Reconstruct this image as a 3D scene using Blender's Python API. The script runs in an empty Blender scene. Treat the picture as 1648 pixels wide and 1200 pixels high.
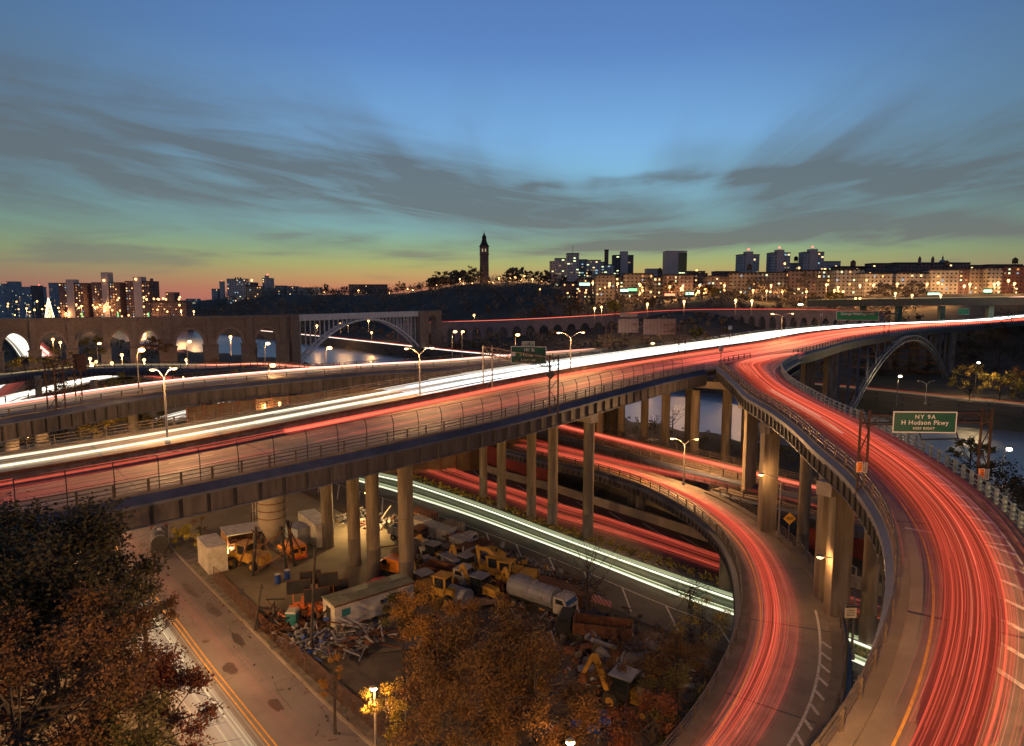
import bpy, math, random
from mathutils import Vector
random.seed(11)
R=math.radians
SC=bpy.context.scene
COL=SC.collection
# ---------------- camera
F=1100.0; PIT=math.atan(122/F); HC=40.0
cd=bpy.data.cameras.new("camera"); cam=bpy.data.objects.new("camera",cd); COL.objects.link(cam)
cam.location=(0,0,HC); cam.rotation_euler=(R(90)-PIT,0,0)
cd.sensor_width=36; cd.lens=F/1648*36; cd.clip_start=.2; cd.clip_end=30000
SC.camera=cam
SC.view_settings.view_transform='Standard'; SC.view_settings.look='None'
SC.view_settings.exposure=0.48; SC.view_settings.gamma=1
SC.cycles.use_denoising=True
SC.cycles.max_bounces=4; SC.cycles.diffuse_bounces=2; SC.cycles.glossy_bounces=2
SC.cycles.sample_clamp_indirect=6; SC.cycles.transparent_max_bounces=48
# ---------------- node expression helper
class NX:
    def __init__(s,t,o): s.t=t; s.o=o
    def _m(s,op,*a):
        n=s.t.nodes.new('ShaderNodeMath'); n.operation=op
        for i,x in enumerate((s,)+a):
            if isinstance(x,NX): s.t.links.new(x.o,n.inputs[i])
            else: n.inputs[i].default_value=x
        return NX(s.t,n.outputs[0])
    def __add__(s,b): return s._m('ADD',b)
    def __sub__(s,b): return s._m('SUBTRACT',b)
    def __mul__(s,b): return s._m('MULTIPLY',b)
    def __truediv__(s,b): return s._m('DIVIDE',b)
    def rsub(s,b): return (s*-1)+b
    def mx(s,b): return s._m('MAXIMUM',b)
    def mn(s,b): return s._m('MINIMUM',b)
    def f(s,op,*a): return s._m(op,*a)
    def cl(s): return s._m('MAXIMUM',0.0)._m('MINIMUM',1.0)
def ss(x,a,b):
    n=x.t.nodes.new('ShaderNodeMapRange'); n.interpolation_type='SMOOTHSTEP'
    x.t.links.new(x.o,n.inputs[0]); n.inputs[1].default_value=a; n.inputs[2].default_value=b
    return NX(x.t,n.outputs[0])
def mixc(t,fac,a,b):
    n=t.nodes.new('ShaderNodeMix'); n.data_type='RGBA'
    for i,x in ((0,fac),(6,a),(7,b)):
        if isinstance(x,NX): t.links.new(x.o,n.inputs[i])
        elif isinstance(x,(int,float)): n.inputs[i].default_value=x
        else: n.inputs[i].default_value=tuple(x)+(1,)
    return NX(t,n.outputs[2])
def comb(t,x,y,z):
    n=t.nodes.new('ShaderNodeCombineXYZ')
    for i,v in enumerate((x,y,z)):
        if isinstance(v,NX): t.links.new(v.o,n.inputs[i])
        else: n.inputs[i].default_value=v
    return NX(t,n.outputs[0])
def noi(t,vec,scale,detail=4,rough=.5,dist=0.):
    n=t.nodes.new('ShaderNodeTexNoise'); n.inputs['Scale'].default_value=scale
    n.inputs['Detail'].default_value=detail; n.inputs['Roughness'].default_value=rough
    n.inputs['Distortion'].default_value=dist
    if vec is not None: t.links.new(vec.o,n.inputs['Vector'])
    return NX(t,n.outputs[0])
def ramp(t,fac,stops):
    n=t.nodes.new('ShaderNodeValToRGB'); e=n.color_ramp.elements
    while len(e)<len(stops): e.new(.5)
    for el,(p,c) in zip(e,stops): el.position=p; el.color=tuple(c)+(1,)
    t.links.new(fac.o,n.inputs[0]); return NX(t,n.outputs[0])
def srgb(r,g,b):
    return tuple(((c/255)/12.92 if c/255<=.04045 else ((c/255+.055)/1.055)**2.4) for c in (r,g,b))
# ---------------- sky (dusk): world shader by direction, sky texture blended in near the horizon
wd=bpy.data.worlds.new("World"); SC.world=wd; wd.use_nodes=True
t=wd.node_tree; t.nodes.clear()
tc=t.nodes.new('ShaderNodeTexCoord'); sp=t.nodes.new('ShaderNodeSeparateXYZ')
t.links.new(tc.outputs['Generated'],sp.inputs[0])
dx,dy,dz=(NX(t,sp.outputs[i]) for i in range(3))
ya=dy.f('ABSOLUTE').mx(.05)
u=dx/ya; v=dz/ya; hor=(dx*dx+dy*dy).f('SQRT'); el=dz/hor.mx(.01)
SK=[(0,srgb(188,112,94)),(.012,srgb(190,122,92)),(.03,srgb(180,148,98)),(.048,srgb(160,166,106)),(.072,srgb(130,164,132)),(.1,srgb(118,168,172)),(.15,srgb(124,180,206)),(.22,srgb(114,166,214)),(.34,srgb(86,128,186)),(.55,srgb(66,96,150)),(1,srgb(44,64,108))]
g=ramp(t,el.cl(),SK)
lf=[(0,srgb(150,100,90)),(.014,srgb(148,104,92)),(.035,srgb(138,122,98)),(.06,srgb(124,142,106)),(.09,srgb(106,142,128)),(.14,srgb(92,130,142)),(.24,srgb(84,118,146)),(.36,srgb(72,106,146)),(.55,srgb(58,86,126)),(1,srgb(38,56,88))]
g2=ramp(t,el.cl(),lf)
side=ss((u-.02).f('ABSOLUTE'),.15,.85)
g=mixc(t,side,g,g2)
# streaked cloud: noise drawn out along a shallow V
du=u-.12; av=(du*du+.012).f('SQRT'); ac=v-av*.19
n1=noi(t,comb(t,u*.9,ac*7,0.3),2.0,5,.55,.5)
n2=noi(t,comb(t,u*2.2,ac*20,3.1),2.0,5,.6,.7)
n3=noi(t,comb(t,u*2.2,v*16,1.7),1.6,4,.5,.3)
n4=noi(t,comb(t,u*2.0,ac*6.0,5.2),1.8,4,.5,.8)
fan=noi(t,comb(t,(u-.05)*9/(v+.06).mx(.04)*.12,v*1.5,8.),1.6,4,.5,.3)
wv=(n4-.5)*.07+(n2-.5)*.02
def band(u0,v0,u1,v1,w0,w1,pw=1):
    k=ss(u,u0,u1) if u0<u1 else ss(u*-1,-u0,-u1)
    lin=((u-u0)/(u1-u0)).cl()
    vl=lin*(v1-v0)+v0
    w=lin*(w1-w0)+w0
    d=((v+wv)-vl)/w
    e=(d*d*-1).f('EXPONENT')
    sg=-1 if u0<u1 else 1
    inside=ss(u*sg-u1*sg,-.06,.10)
    return e*inside
b1=band(-.80,.24,.28,.100,.13,.03)
b2=band(.90,.20,.28,.130,.075,.042)
b3=band(.55,.090,.0,.066,.014,.009)
b4=band(.30,.165,-.02,.160,.012,.006)*.6
b5=band(.95,.31,.22,.19,.11,.035)*.55
b6=band(.44,.100,.20,.07,.020,.008)
cm=(b1*1.15+b2*1.05+b3*.6+b6*.7)*(ss(n1,.25,.62)*.35+ss(n2,.3,.7)*.45+.30)+(b4+b5)*ss(fan,.3,.7)
low=ss(n3,.5,.66)*ss(v,.012,.035)*ss(v*-1,-.115,-.075)*.6
far=ss(fan,.45,.8)*ss(v,.10,.16)*ss(v*-1,-.42,-.17)*ss(du.f('ABSOLUTE'),-.1,.3)*.4
cm=(cm+low+far).cl()*ss(el,.005,.03)
cc=ramp(t,el.cl(),[(0,srgb(122,96,92)),(.05,srgb(106,110,106)),(.12,srgb(90,102,108)),(.3,srgb(82,96,110)),(1,srgb(40,50,70))])
g=mixc(t,cm*.93,g,cc)
sky=t.nodes.new('ShaderNodeTexSky'); sky.sky_type='NISHITA'; sky.sun_disc=False
sky.sun_elevation=R(-3.0); sky.sun_rotation=R(-8)
bg=t.nodes.new('ShaderNodeBackground'); bg.inputs[1].default_value=.79
t.links.new(g.o,bg.inputs[0])
bg2=t.nodes.new('ShaderNodeBackground'); bg2.inputs[1].default_value=.06
t.links.new(sky.outputs[0],bg2.inputs[0])
ad=t.nodes.new('ShaderNodeAddShader'); t.links.new(bg.outputs[0],ad.inputs[0]); t.links.new(bg2.outputs[0],ad.inputs[1])
wo=t.nodes.new('ShaderNodeOutputWorld'); t.links.new(ad.outputs[0],wo.inputs[0])
# ---------------- materials
def M(name,c,c2=None,scale=1.,rough=.8,metal=0.,bump=0.,em=None,es=0.,det=5,spec=.3,leaf=False,stain=0.,zs=1.):
    m=bpy.data.materials.new(name); m.use_nodes=True; t=m.node_tree
    b=t.nodes['Principled BSDF']; b.inputs['Roughness'].default_value=rough; b.inputs['Metallic'].default_value=metal
    b.inputs['Specular IOR Level'].default_value=spec
    b.inputs['Base Color'].default_value=tuple(c)+(1,)
    if c2 is not None:
        tc=t.nodes.new('ShaderNodeTexCoord'); vec=NX(t,tc.outputs['Object'])
        if zs!=1:
            mp=t.nodes.new('ShaderNodeMapping'); mp.inputs['Scale'].default_value=(1,1,zs); t.links.new(vec.o,mp.inputs[0]); vec=NX(t,mp.outputs[0])
        if leaf:
            gm=t.nodes.new('ShaderNodeNewGeometry'); f=NX(t,gm.outputs['Random Per Island'])
            big=noi(t,vec,scale,2); f=(f*.6+ss(big,.35,.65)*.5).cl()
        else:
            f=ss(noi(t,vec,scale,det,.6),.3,.7)
        cx=mixc(t,f,c,c2)
        if stain:
            f2=ss(noi(t,vec,scale*(.13 if zs==1 else .8),3),.45,.62)*stain
            cx=mixc(t,f2,cx,tuple(k*.45 for k in c))
        t.links.new(cx.o,b.inputs['Base Color'])
        if bump:
            bp=t.nodes.new('ShaderNodeBump'); bp.inputs['Strength'].default_value=bump; bp.inputs['Distance'].default_value=.05
            nn=noi(t,vec,scale*6,4); t.links.new(nn.o,bp.inputs['Height']); t.links.new(bp.outputs[0],b.inputs['Normal'])
    if em: b.inputs['Emission Color'].default_value=tuple(em)+(1,); b.inputs['Emission Strength'].default_value=es
    return m
def EM(name,c,s,samp=None):
    m=bpy.data.materials.new(name); m.use_nodes=True; t=m.node_tree; t.nodes.clear()
    e=t.nodes.new('ShaderNodeEmission'); e.inputs[0].default_value=tuple(c)+(1,); e.inputs[1].default_value=s
    o=t.nodes.new('ShaderNodeOutputMaterial'); t.links.new(e.outputs[0],o.inputs[0])
    if samp: m.cycles.emission_sampling=samp
    return m
def brickmat(name,wall,mort,bw,bh,ms,rough=.85,c2=None,zs=0.):
    m=bpy.data.materials.new(name); m.use_nodes=True; t=m.node_tree; b=t.nodes['Principled BSDF']
    b.inputs['Roughness'].default_value=rough
    tc=t.nodes.new('ShaderNodeTexCoord'); s=t.nodes.new('ShaderNodeSeparateXYZ'); t.links.new(tc.outputs['Object'],s.inputs[0])
    x,y,z=(NX(t,s.outputs[i]) for i in range(3))
    vec=comb(t,x+y,z+zs,0)
    n=t.nodes.new('ShaderNodeTexBrick'); n.offset=0. if c2=='win' else .5
    t.links.new(vec.o,n.inputs['Vector'])
    n.inputs['Scale'].default_value=1; n.inputs['Brick Width'].default_value=bw; n.inputs['Row Height'].default_value=bh
    n.inputs['Mortar Size'].default_value=ms; n.inputs['Mortar Smooth'].default_value=.0
    n.inputs['Color1'].default_value=tuple(wall)+(1,)
    n.inputs['Color2'].default_value=tuple(k*.72 for k in wall)+(1,); n.inputs['Mortar'].default_value=tuple(mort)+(1,)
    big=noi(t,comb(t,x,y,z),.15,4)
    cx=mixc(t,ss(big,.3,.7)*.35,NX(t,n.outputs[0]),tuple(k*.5 for k in wall))
    t.links.new(cx.o,b.inputs['Base Color'])
    return m
ASPH=M('asphalt_road',(.13,.10,.075),(.19,.15,.11),.35,.75,bump=.15,stain=.35)
ASPH2=M('asphalt_dark',(.06,.052,.045),(.085,.072,.06),.5,.8,bump=.15,stain=.4)
CONC=M('concrete',(.30,.25,.19),(.22,.18,.135),.6,.85,bump=.2,stain=.5)
CONCD=M('concrete_weathered',(.17,.14,.11),(.10,.085,.07),1.2,.9,bump=.3,stain=.6,zs=.25)
CONCK=M('kerb_concrete',(.17,.13,.095),(.11,.085,.065),.5,.9,bump=.3,stain=.6)
STEEL=M('blue_grey_paint',(.075,.08,.115),(.05,.055,.08),.8,.55,bump=.1,stain=.6)
STEELB=M('girder_paint',(.085,.07,.068),(.045,.035,.035),1.6,.6,stain=.6,zs=.15)
RAIL=M('railing_paint',(.10,.075,.05),(.06,.045,.035),2,.5)
RAILT=M('railing_teal_paint',(.22,.30,.29),(.13,.18,.17),2,.5)
DARKM=M('dark_metal',(.03,.028,.028),(.02,.02,.02),2,.5)
GALV=M('galvanised_steel',(.27,.24,.21),(.17,.155,.14),2,.45,metal=.3)
DRUST=M('dark_rusty_steel',(.07,.035,.022),(.04,.022,.016),2,.75)
REDW=M('red_wall_paint',(.20,.035,.03),(.13,.025,.02),.5,.8,stain=.4)
DIRT=M('bare_dirt',(.13,.105,.075),(.075,.06,.045),.25,.95,bump=.6,stain=.5)
YARD=M('yard_dirt',(.24,.20,.125),(.15,.125,.08),.16,.95,bump=.5,stain=.55)
GRASS=M('rough_grass',(.05,.052,.018),(.10,.075,.03),.7,1,bump=.8,stain=.4)
STONE=brickmat('granite_blocks',(.24,.17,.125),(.12,.09,.07),1.6,.8,.05)
STONE2=brickmat('granite_wall_blocks',(.21,.17,.19),(.11,.09,.10),1.8,.9,.06)
WHITEP=M('white_steel_paint',(.58,.56,.56),(.42,.40,.40),1,.5)
LINEW=M('road_paint_white',(.55,.50,.42),(.30,.27,.22),3,.7)
LINEY=M('road_paint_yellow',(.62,.33,.05),(.42,.22,.04),3,.7)
BARK=M('bark',(.06,.045,.035),(.03,.024,.02),4,.95)
GREEN=M('sign_green',(.012,.085,.052),(.010,.065,.04),1,.4)
SIGNW=M('sign_white',(.62,.58,.52),rough=.4)
ORNG=M('orange_sign',(.75,.20,.03),(.6,.16,.03),2,.5)
GLASS=M('dark_glass',(.02,.024,.028),rough=.1,spec=.6)
RUBB=M('tyre_rubber',(.022,.02,.018),(.05,.042,.033),3,.9)
YEL=M('machine_yellow',(.55,.30,.04),(.32,.17,.035),1.5,.5,stain=.5)
ORV=M('van_orange',(.72,.24,.02),(.6,.19,.02),1.2,.35)
WHT=M('dirty_white_paint',(.50,.46,.38),(.34,.30,.24),1.2,.55,stain=.4)
GRYP=M('grey_paint',(.26,.26,.27),(.18,.18,.18),1.2,.55,stain=.3)
RUST=M('rusty_steel',(.17,.07,.03),(.08,.035,.02),2,.8,stain=.4)
ROOFG=M('roof_sheet_green_grey',(.22,.22,.15),(.15,.155,.10),.8,.7,stain=.4)
TEAL=M('teal_plastic',(.03,.17,.17),(.025,.12,.12),2,.5)
BLUE=M('blue_drum_paint',(.02,.06,.28),(.02,.05,.18),3,.45)
REDC=M('red_car_paint',(.5,.07,.05),(.4,.05,.04),2,.3)
LAMPO=EM('sodium_lamp_glass',(1,.50,.16),9)
LAMPF=EM('distant_sodium_lamp_glass',(1,.42,.12),5.5)
LAMPW=EM('white_lamp_glass',(1,.85,.55),14)
LAMPR=EM('red_beacon_glass',(1,.10,.08),4)
LAMPG=EM('green_white_lamp_glass',(.45,1,.6),3)
def GL(name,c,s):
    """light only: adds its glow to what lies behind it"""
    m=bpy.data.materials.new(name); m.use_nodes=True; t=m.node_tree; t.nodes.clear()
    e=t.nodes.new('ShaderNodeEmission'); e.inputs[0].default_value=tuple(c)+(1,); e.inputs[1].default_value=s
    tr=t.nodes.new('ShaderNodeBsdfTransparent'); a=t.nodes.new('ShaderNodeAddShader'); t.links.new(e.outputs[0],a.inputs[0]); t.links.new(tr.outputs[0],a.inputs[1])
    o=t.nodes.new('ShaderNodeOutputMaterial'); t.links.new(a.outputs[0],o.inputs[0]); m.cycles.emission_sampling='NONE'; return m
TW=GL('headlamp_light_white',(1,.92,.76),.19)
TW2=GL('headlamp_light_cream',srgb(215,205,160),.11)
TW3=GL('headlamp_light_cool',(.82,.95,1),.22)
TWD=GL('headlamp_light_faint',srgb(200,170,120),.07)
TR=GL('tail_lamp_light_red',(1,.12,.06),.085)
TR2=GL('tail_lamp_light_pink',(1,.28,.17),.11)
TRD=GL('tail_lamp_light_deep',(1,.10,.055),.055)
TA=GL('marker_light_amber',(1,.36,.10),.11)
TG=GL('headlamp_light_pale_green',srgb(205,215,165),.13)
TSR=GL('tail_lamp_glow_soft',(1,.13,.07),.0035)
TSW=GL('headlamp_glow_soft',(1,.86,.60),.005)
TSG=GL('headlamp_glow_green',srgb(195,210,155),.004)
WIN=[EM('lit_window_amber',(1,.50,.16),1.5),EM('lit_window_warm',(1,.68,.30),1.6),EM('lit_window_pale',(.85,1,.55),1.2),EM('lit_window_dim',(1,.40,.12),.6),EM('lit_window_faint',(.9,.6,.3),.28),EM('lit_window_blue',(.5,.8,1),.5)]
def leafmat(name,c,c2): return M(name,c,c2,.5,.75,leaf=True)
LF=dict(dark=leafmat('foliage_dark_green',(.022,.024,.012),(.05,.04,.016)),
 olive=leafmat('foliage_olive',(.05,.05,.014),(.11,.085,.02)),
 autumn=leafmat('foliage_rust',(.085,.042,.013),(.15,.08,.02)),
 orange=leafmat('foliage_orange',(.20,.09,.018),(.30,.15,.025)),
 yellow=leafmat('foliage_yellow_green',(.17,.14,.02),(.34,.24,.035)),
 rust=leafmat('foliage_dull_rust',(.075,.034,.012),(.115,.055,.017)),
 red=leafmat('foliage_red',(.15,.028,.012),(.10,.045,.015)),
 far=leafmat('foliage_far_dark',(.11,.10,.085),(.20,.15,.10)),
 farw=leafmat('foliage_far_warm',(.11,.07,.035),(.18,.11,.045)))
WATER=bpy.data.materials.new('river_water'); WATER.use_nodes=True
t=WATER.node_tree; b=t.nodes['Principled BSDF']; b.inputs['Base Color'].default_value=(.13,.14,.14,1); b.inputs['Roughness'].default_value=.32
b.inputs['IOR'].default_value=1.9; b.inputs['Specular IOR Level'].default_value=1.0
tc=t.nodes.new('ShaderNodeTexCoord'); bp=t.nodes.new('ShaderNodeBump'); bp.inputs['Strength'].default_value=.35; bp.inputs['Distance'].default_value=.6
nn=noi(t,NX(t,tc.outputs['Object']),.35,4); t.links.new(nn.o,bp.inputs['Height']); t.links.new(bp.outputs[0],b.inputs['Normal'])
# ---------------- geometry helpers
def W(px,py,z):
    """point at height z that the photograph shows at pixel px,py"""
    a=(px-824)/F; b=(600-py)/F
    dz=-math.sin(PIT)+b*math.cos(PIT); dy=math.cos(PIT)+b*math.sin(PIT)
    k=(z-HC)/dz
    return Vector((a*k,dy*k,z))
def WD(px,py,D):
    """point at distance D north of the camera"""
    a=(px-824)/F; b=(600-py)/F
    dz=-math.sin(PIT)+b*math.cos(PIT); dy=math.cos(PIT)+b*math.sin(PIT)
    k=D/dy
    return Vector((a*k,D,HC+dz*k))
class MB:
    def __init__(s): s.v=[]; s.f=[]; s.m=[]
    def add(s,vs,fs,mi=0):
        o=len(s.v); s.v.extend(tuple(p) for p in vs); s.f.extend(tuple(o+i for i in f) for f in fs); s.m.extend([mi]*len(fs)); return s
    def box(s,x0,x1,y0,y1,z0,z1,mi=0):
        return s.add([(x,y,z) for x in(x0,x1) for y in(y0,y1) for z in(z0,z1)],[(0,1,3,2),(4,6,7,5),(0,4,5,1),(2,3,7,6),(0,2,6,4),(1,5,7,3)],mi)
    def bar(s,p,q,r,n=6,mi=0,r2=None):
        p=Vector(p); q=Vector(q); d=(q-p)
        if d.length<1e-6: return s
        d.normalize(); a=d.cross(Vector((0,0,1)) if abs(d.z)<.95 else Vector((1,0,0))).normalized(); b=d.cross(a)
        r2=r if r2 is None else r2
        vs=[p+(a*math.cos(2*math.pi*(k+.5)/n)+b*math.sin(2*math.pi*(k+.5)/n))*r for k in range(n)]+[q+(a*math.cos(2*math.pi*(k+.5)/n)+b*math.sin(2*math.pi*(k+.5)/n))*r2 for k in range(n)]
        fs=[(k,(k+1)%n,n+(k+1)%n,n+k) for k in range(n)]+[tuple(range(n))[::-1],tuple(range(n,2*n))]
        return s.add(vs,fs,mi)
    def prof(s,pts,y0,y1,mi=0,ax='y'):
        n=len(pts)
        if ax=='y': vs=[(x,y0,z) for x,z in pts]+[(x,y1,z) for x,z in pts]
        else: vs=[(y0,x,z) for x,z in pts]+[(y1,x,z) for x,z in pts]
        return s.add(vs,[tuple(range(n)),tuple(range(2*n-1,n-1,-1))]+[(k,n+k,n+(k+1)%n,(k+1)%n) for k in range(n)],mi)
    def poly(s,pts,z0,z1,mi=0):
        n=len(pts); vs=[(x,y,z0) for x,y in pts]+[(x,y,z1) for x,y in pts]
        return s.add(vs,[tuple(range(n-1,-1,-1)),tuple(range(n,2*n))]+[(k,(k+1)%n,n+(k+1)%n,n+k) for k in range(n)],mi)
    def lathe(s,pr,n=16,mi=0,c=(0,0,0)):
        o=[]
        for r,z in pr: o+=[(c[0]+r*math.cos(2*math.pi*k/n),c[1]+r*math.sin(2*math.pi*k/n),c[2]+z) for k in range(n)]
        fs=[(i*n+k,i*n+(k+1)%n,(i+1)*n+(k+1)%n,(i+1)*n+k) for i in range(len(pr)-1) for k in range(n)]
        fs+=[tuple(range(n-1,-1,-1)),tuple(range((len(pr)-1)*n,len(pr)*n))]
        return s.add(o,fs,mi)
    def ball(s,c,r,n=8,mi=0,sq=(1,1,1)):
        pr=[(max(.001,r*math.sin(math.pi*i/(n//2+1))),-r*math.cos(math.pi*i/(n//2+1))) for i in range(n//2+2)]
        o=len(s.v); s.lathe(pr,n,mi)
        for i in range(o,len(s.v)): x,y,z=s.v[i]; s.v[i]=(c[0]+x*sq[0],c[1]+y*sq[1],c[2]+z*sq[2])
        return s
    def wheel(s,x,y,z,r,w,mi=0,ax='y',n=14):
        if ax=='y': s.bar((x,y-w/2,z),(x,y+w/2,z),r,n,mi)
        else: s.bar((x-w/2,y,z),(x+w/2,y,z),r,n,mi)
        return s
    def build(s,name,mats,parent=None,smooth=False,world=False,loc=None):
        me=bpy.data.meshes.new(name)
        vs=s.v
        if world:
            o=parent_loc(parent) if parent else (loc or Vector((0,0,0)))
            vs=[(a-o[0],b-o[1],c-o[2]) for a,b,c in vs]
        me.from_pydata(vs,[],s.f)
        if not isinstance(mats,(list,tuple)): mats=[mats]
        for m in mats: me.materials.append(m)
        me.polygons.foreach_set('material_index',s.m)
        if smooth: me.polygons.foreach_set('use_smooth',[True]*len(s.f))
        me.update()
        o=bpy.data.objects.new(name,me); COL.objects.link(o)
        if parent: o.parent=parent
        elif loc is not None: o.location=loc
        return o
def parent_loc(p):
    l=Vector(p.location)
    while p.parent: p=p.parent; l=l+Vector(p.location)
    return l
def tag(o,label=None,cat=None,group=None,kind=None):
    if label: o['label']=label
    if cat: o['category']=cat
    if group: o['group']=group
    if kind: o['kind']=kind
    return o
def thing(name,label,cat,loc=(0,0,0),rz=0,group=None,sc=1):
    o=bpy.data.objects.new(name,None); COL.objects.link(o); o.location=loc; o.rotation_euler=(0,0,rz); o.scale=(sc,)*3
    o.empty_display_size=.5
    return tag(o,label,cat,group)
KIDS={}
def dup(o,loc=None,rz=None,label=None,group=None,sc=None,parent=None):
    c=o.copy(); COL.objects.link(c)
    if parent is not None: c.parent=parent
    for ch in [k for k in kids(o)]: dup(ch,parent=c)
    if loc is not None: c.location=loc
    if rz is not None: c.rotation_euler=(0,0,rz)
    if sc is not None: c.scale=(sc,)*3 if not isinstance(sc,tuple) else sc
    if label: c['label']=label
    if group: c['group']=group
    return c
def kids(o): return list(o.children)
def catmull(P,n):
    P=[Vector(p) for p in P]; Q=[P[0]*2-P[1]]+P+[P[-1]*2-P[-2]]; out=[]
    for i in range(1,len(Q)-2):
        a,b,c,d=Q[i-1],Q[i],Q[i+1],Q[i+2]
        for k in range(12):
            s=k/12; out.append(.5*((2*b)+(c-a)*s+(2*a-5*b+4*c-d)*s*s+(3*b-a-3*c+d)*s**3))
    out.append(P[-1]); return resamp(out,n)
def resamp(P,n):
    L=[0]
    for a,b in zip(P,P[1:]): L.append(L[-1]+(b-a).length)
    out=[]; j=0
    for i in range(n):
        s=L[-1]*i/(n-1)
        while j<len(P)-2 and L[j+1]<s: j+=1
        k=(s-L[j])/max(1e-9,L[j+1]-L[j]); out.append(P[j].lerp(P[j+1],min(1,max(0,k))))
    return out
def smooth(P,k=2,it=2):
    for _ in range(it):
        Q=[]
        for i in range(len(P)):
            w=min(k,i,len(P)-1-i); Q.append(sum((P[j] for j in range(i-w,i+w+1)),Vector((0,0,0)))/(2*w+1))
        P=Q
    return P
def match(Lc,Rdense,sm=3):
    """for each station of Lc the nearest point of Rdense, never running back"""
    j=0; out=[]
    for p in Lc:
        best=j; bd=1e18
        for k in range(j,len(Rdense)):
            q=Rdense[k]; d=(q.x-p.x)**2+(q.y-p.y)**2
            if d<bd: bd=d; best=k
        j=best; out.append(Rdense[j].copy())
    out=smooth(out,sm,2)
    for p,q in zip(Lc,out): q.z=p.z
    return out
def nrm(A,B):
    d=Vector((B.x-A.x,B.y-A.y,0)); return d.normalized()
def offs(L,R,side,off,dz):
    out=[]
    for a,b in zip(L,R):
        n=nrm(a,b); p=(a if side=='L' else b)+n*off if side!='T' else a.lerp(b,off)
        out.append(Vector((p.x,p.y,p.z+dz)))
    return out
def sweep(mb,L,R,prof,mi=0,i0=0,i1=None,cap=True):
    i1=len(L) if i1 is None else i1
    C=[offs(L[i0:i1],R[i0:i1],*p) for p in prof]; n=len(prof); m=i1-i0
    vs=[C[k][i] for i in range(m) for k in range(n)]
    fs=[(i*n+k,(i+1)*n+k,(i+1)*n+(k+1)%n,i*n+(k+1)%n) for i in range(m-1) for k in range(n)]
    if cap: fs+=[tuple(range(n)),tuple(range((m-1)*n,m*n))[::-1]]
    mb.add(vs,fs,mi); return mb
def strip(mb,P,Q,mi=0):
    n=len(P); mb.add(list(P)+list(Q),[(i,i+1,n+i+1,n+i) for i in range(n-1)],mi); return mb
def rail_along(mb,P,h=1.1,step=2.4,rails=(.35,.7,1.05),r=.065,post=.08,mi=0,n=4):
    Q=resamp(P,max(2,int(sum((b-a).length for a,b in zip(P,P[1:]))/step)))
    for p in Q: mb.box(p.x-post,p.x+post,p.y-post,p.y+post,p.z,p.z+h,mi)
    for z in rails:
        for a,b in zip(Q,Q[1:]): mb.bar((a.x,a.y,a.z+z),(b.x,b.y,b.z+z),r,n,mi)
    return mb
def plen(P): return sum((b-a).length for a,b in zip(P,P[1:]))
def mark(mb,L,R,side,off,w,dz=.012,i0=0,i1=None,mi=0,dash=None):
    i1=len(L) if i1 is None else i1
    A=offs(L[i0:i1],R[i0:i1],side,off-w/2 if side!='T' else off,dz)
    B=offs(L[i0:i1],R[i0:i1],side,off+w/2,dz) if side!='T' else None
    if side=='T':
        B=[a+nrm(l,r)*w for a,l,r in zip(A,L[i0:i1],R[i0:i1])]
    if dash:
        on,off_=dash; k=0
        while k+on<len(A): strip(mb,A[k:k+on+1],B[k:k+on+1],mi); k+=on+off_
    else: strip(mb,A,B,mi)
def trails(mb,L,R,specs,rnd):
    """specs: (t centre across 0-1, spread, count, height lo, hi, radius, material index, min length share)"""
    m=len(L)
    for tc,spr,cnt,h0,h1,r,mi,ml in specs:
        for _ in range(cnt):
            tt=min(.97,max(.03,rnd.gauss(tc,spr))); h=rnd.uniform(h0,h1); ln=rnd.uniform(ml,1.0) if ml<1 else 1
            a=rnd.uniform(0,1-ln); i0=int(a*(m-1)); i1=max(i0+3,int((a+ln)*(m-1))+1)
            ph=rnd.uniform(0,6.28); wf=rnd.uniform(.01,.03); am=rnd.uniform(0,.010)
            rr=r*rnd.uniform(.6,1.3); rz=min(rr,.06); vs=[]
            for i in range(i0,min(i1,m)):
                q=L[i].lerp(R[i],tt+am*math.sin(ph+i*wf*6)); n=nrm(L[i],R[i]); z=q.z+h
                vs+=[(q.x-n.x*rr,q.y-n.y*rr,z-rz*.5),(q.x+n.x*rr,q.y+n.y*rr,z-rz*.5),(q.x,q.y,z+rz)]
            k=len(vs)//3
            fs=[(i*3+j,i*3+(j+1)%3,i*3+3+(j+1)%3,i*3+3+j) for i in range(k-1) for j in range(3)]
            mb.add(vs,fs,mi)
TM=[TW,TW2,TW3,TWD,TR,TR2,TRD,TA,TG,TSR,TSW,TSG]
def mktrails(L,R,specs,label,seed=1):
    mb=MB(); trails(mb,L,R,specs,random.Random(seed)); o=mb.build('light_trails',TM)
    return tag(o,label,'light trails',kind='stuff')
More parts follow.
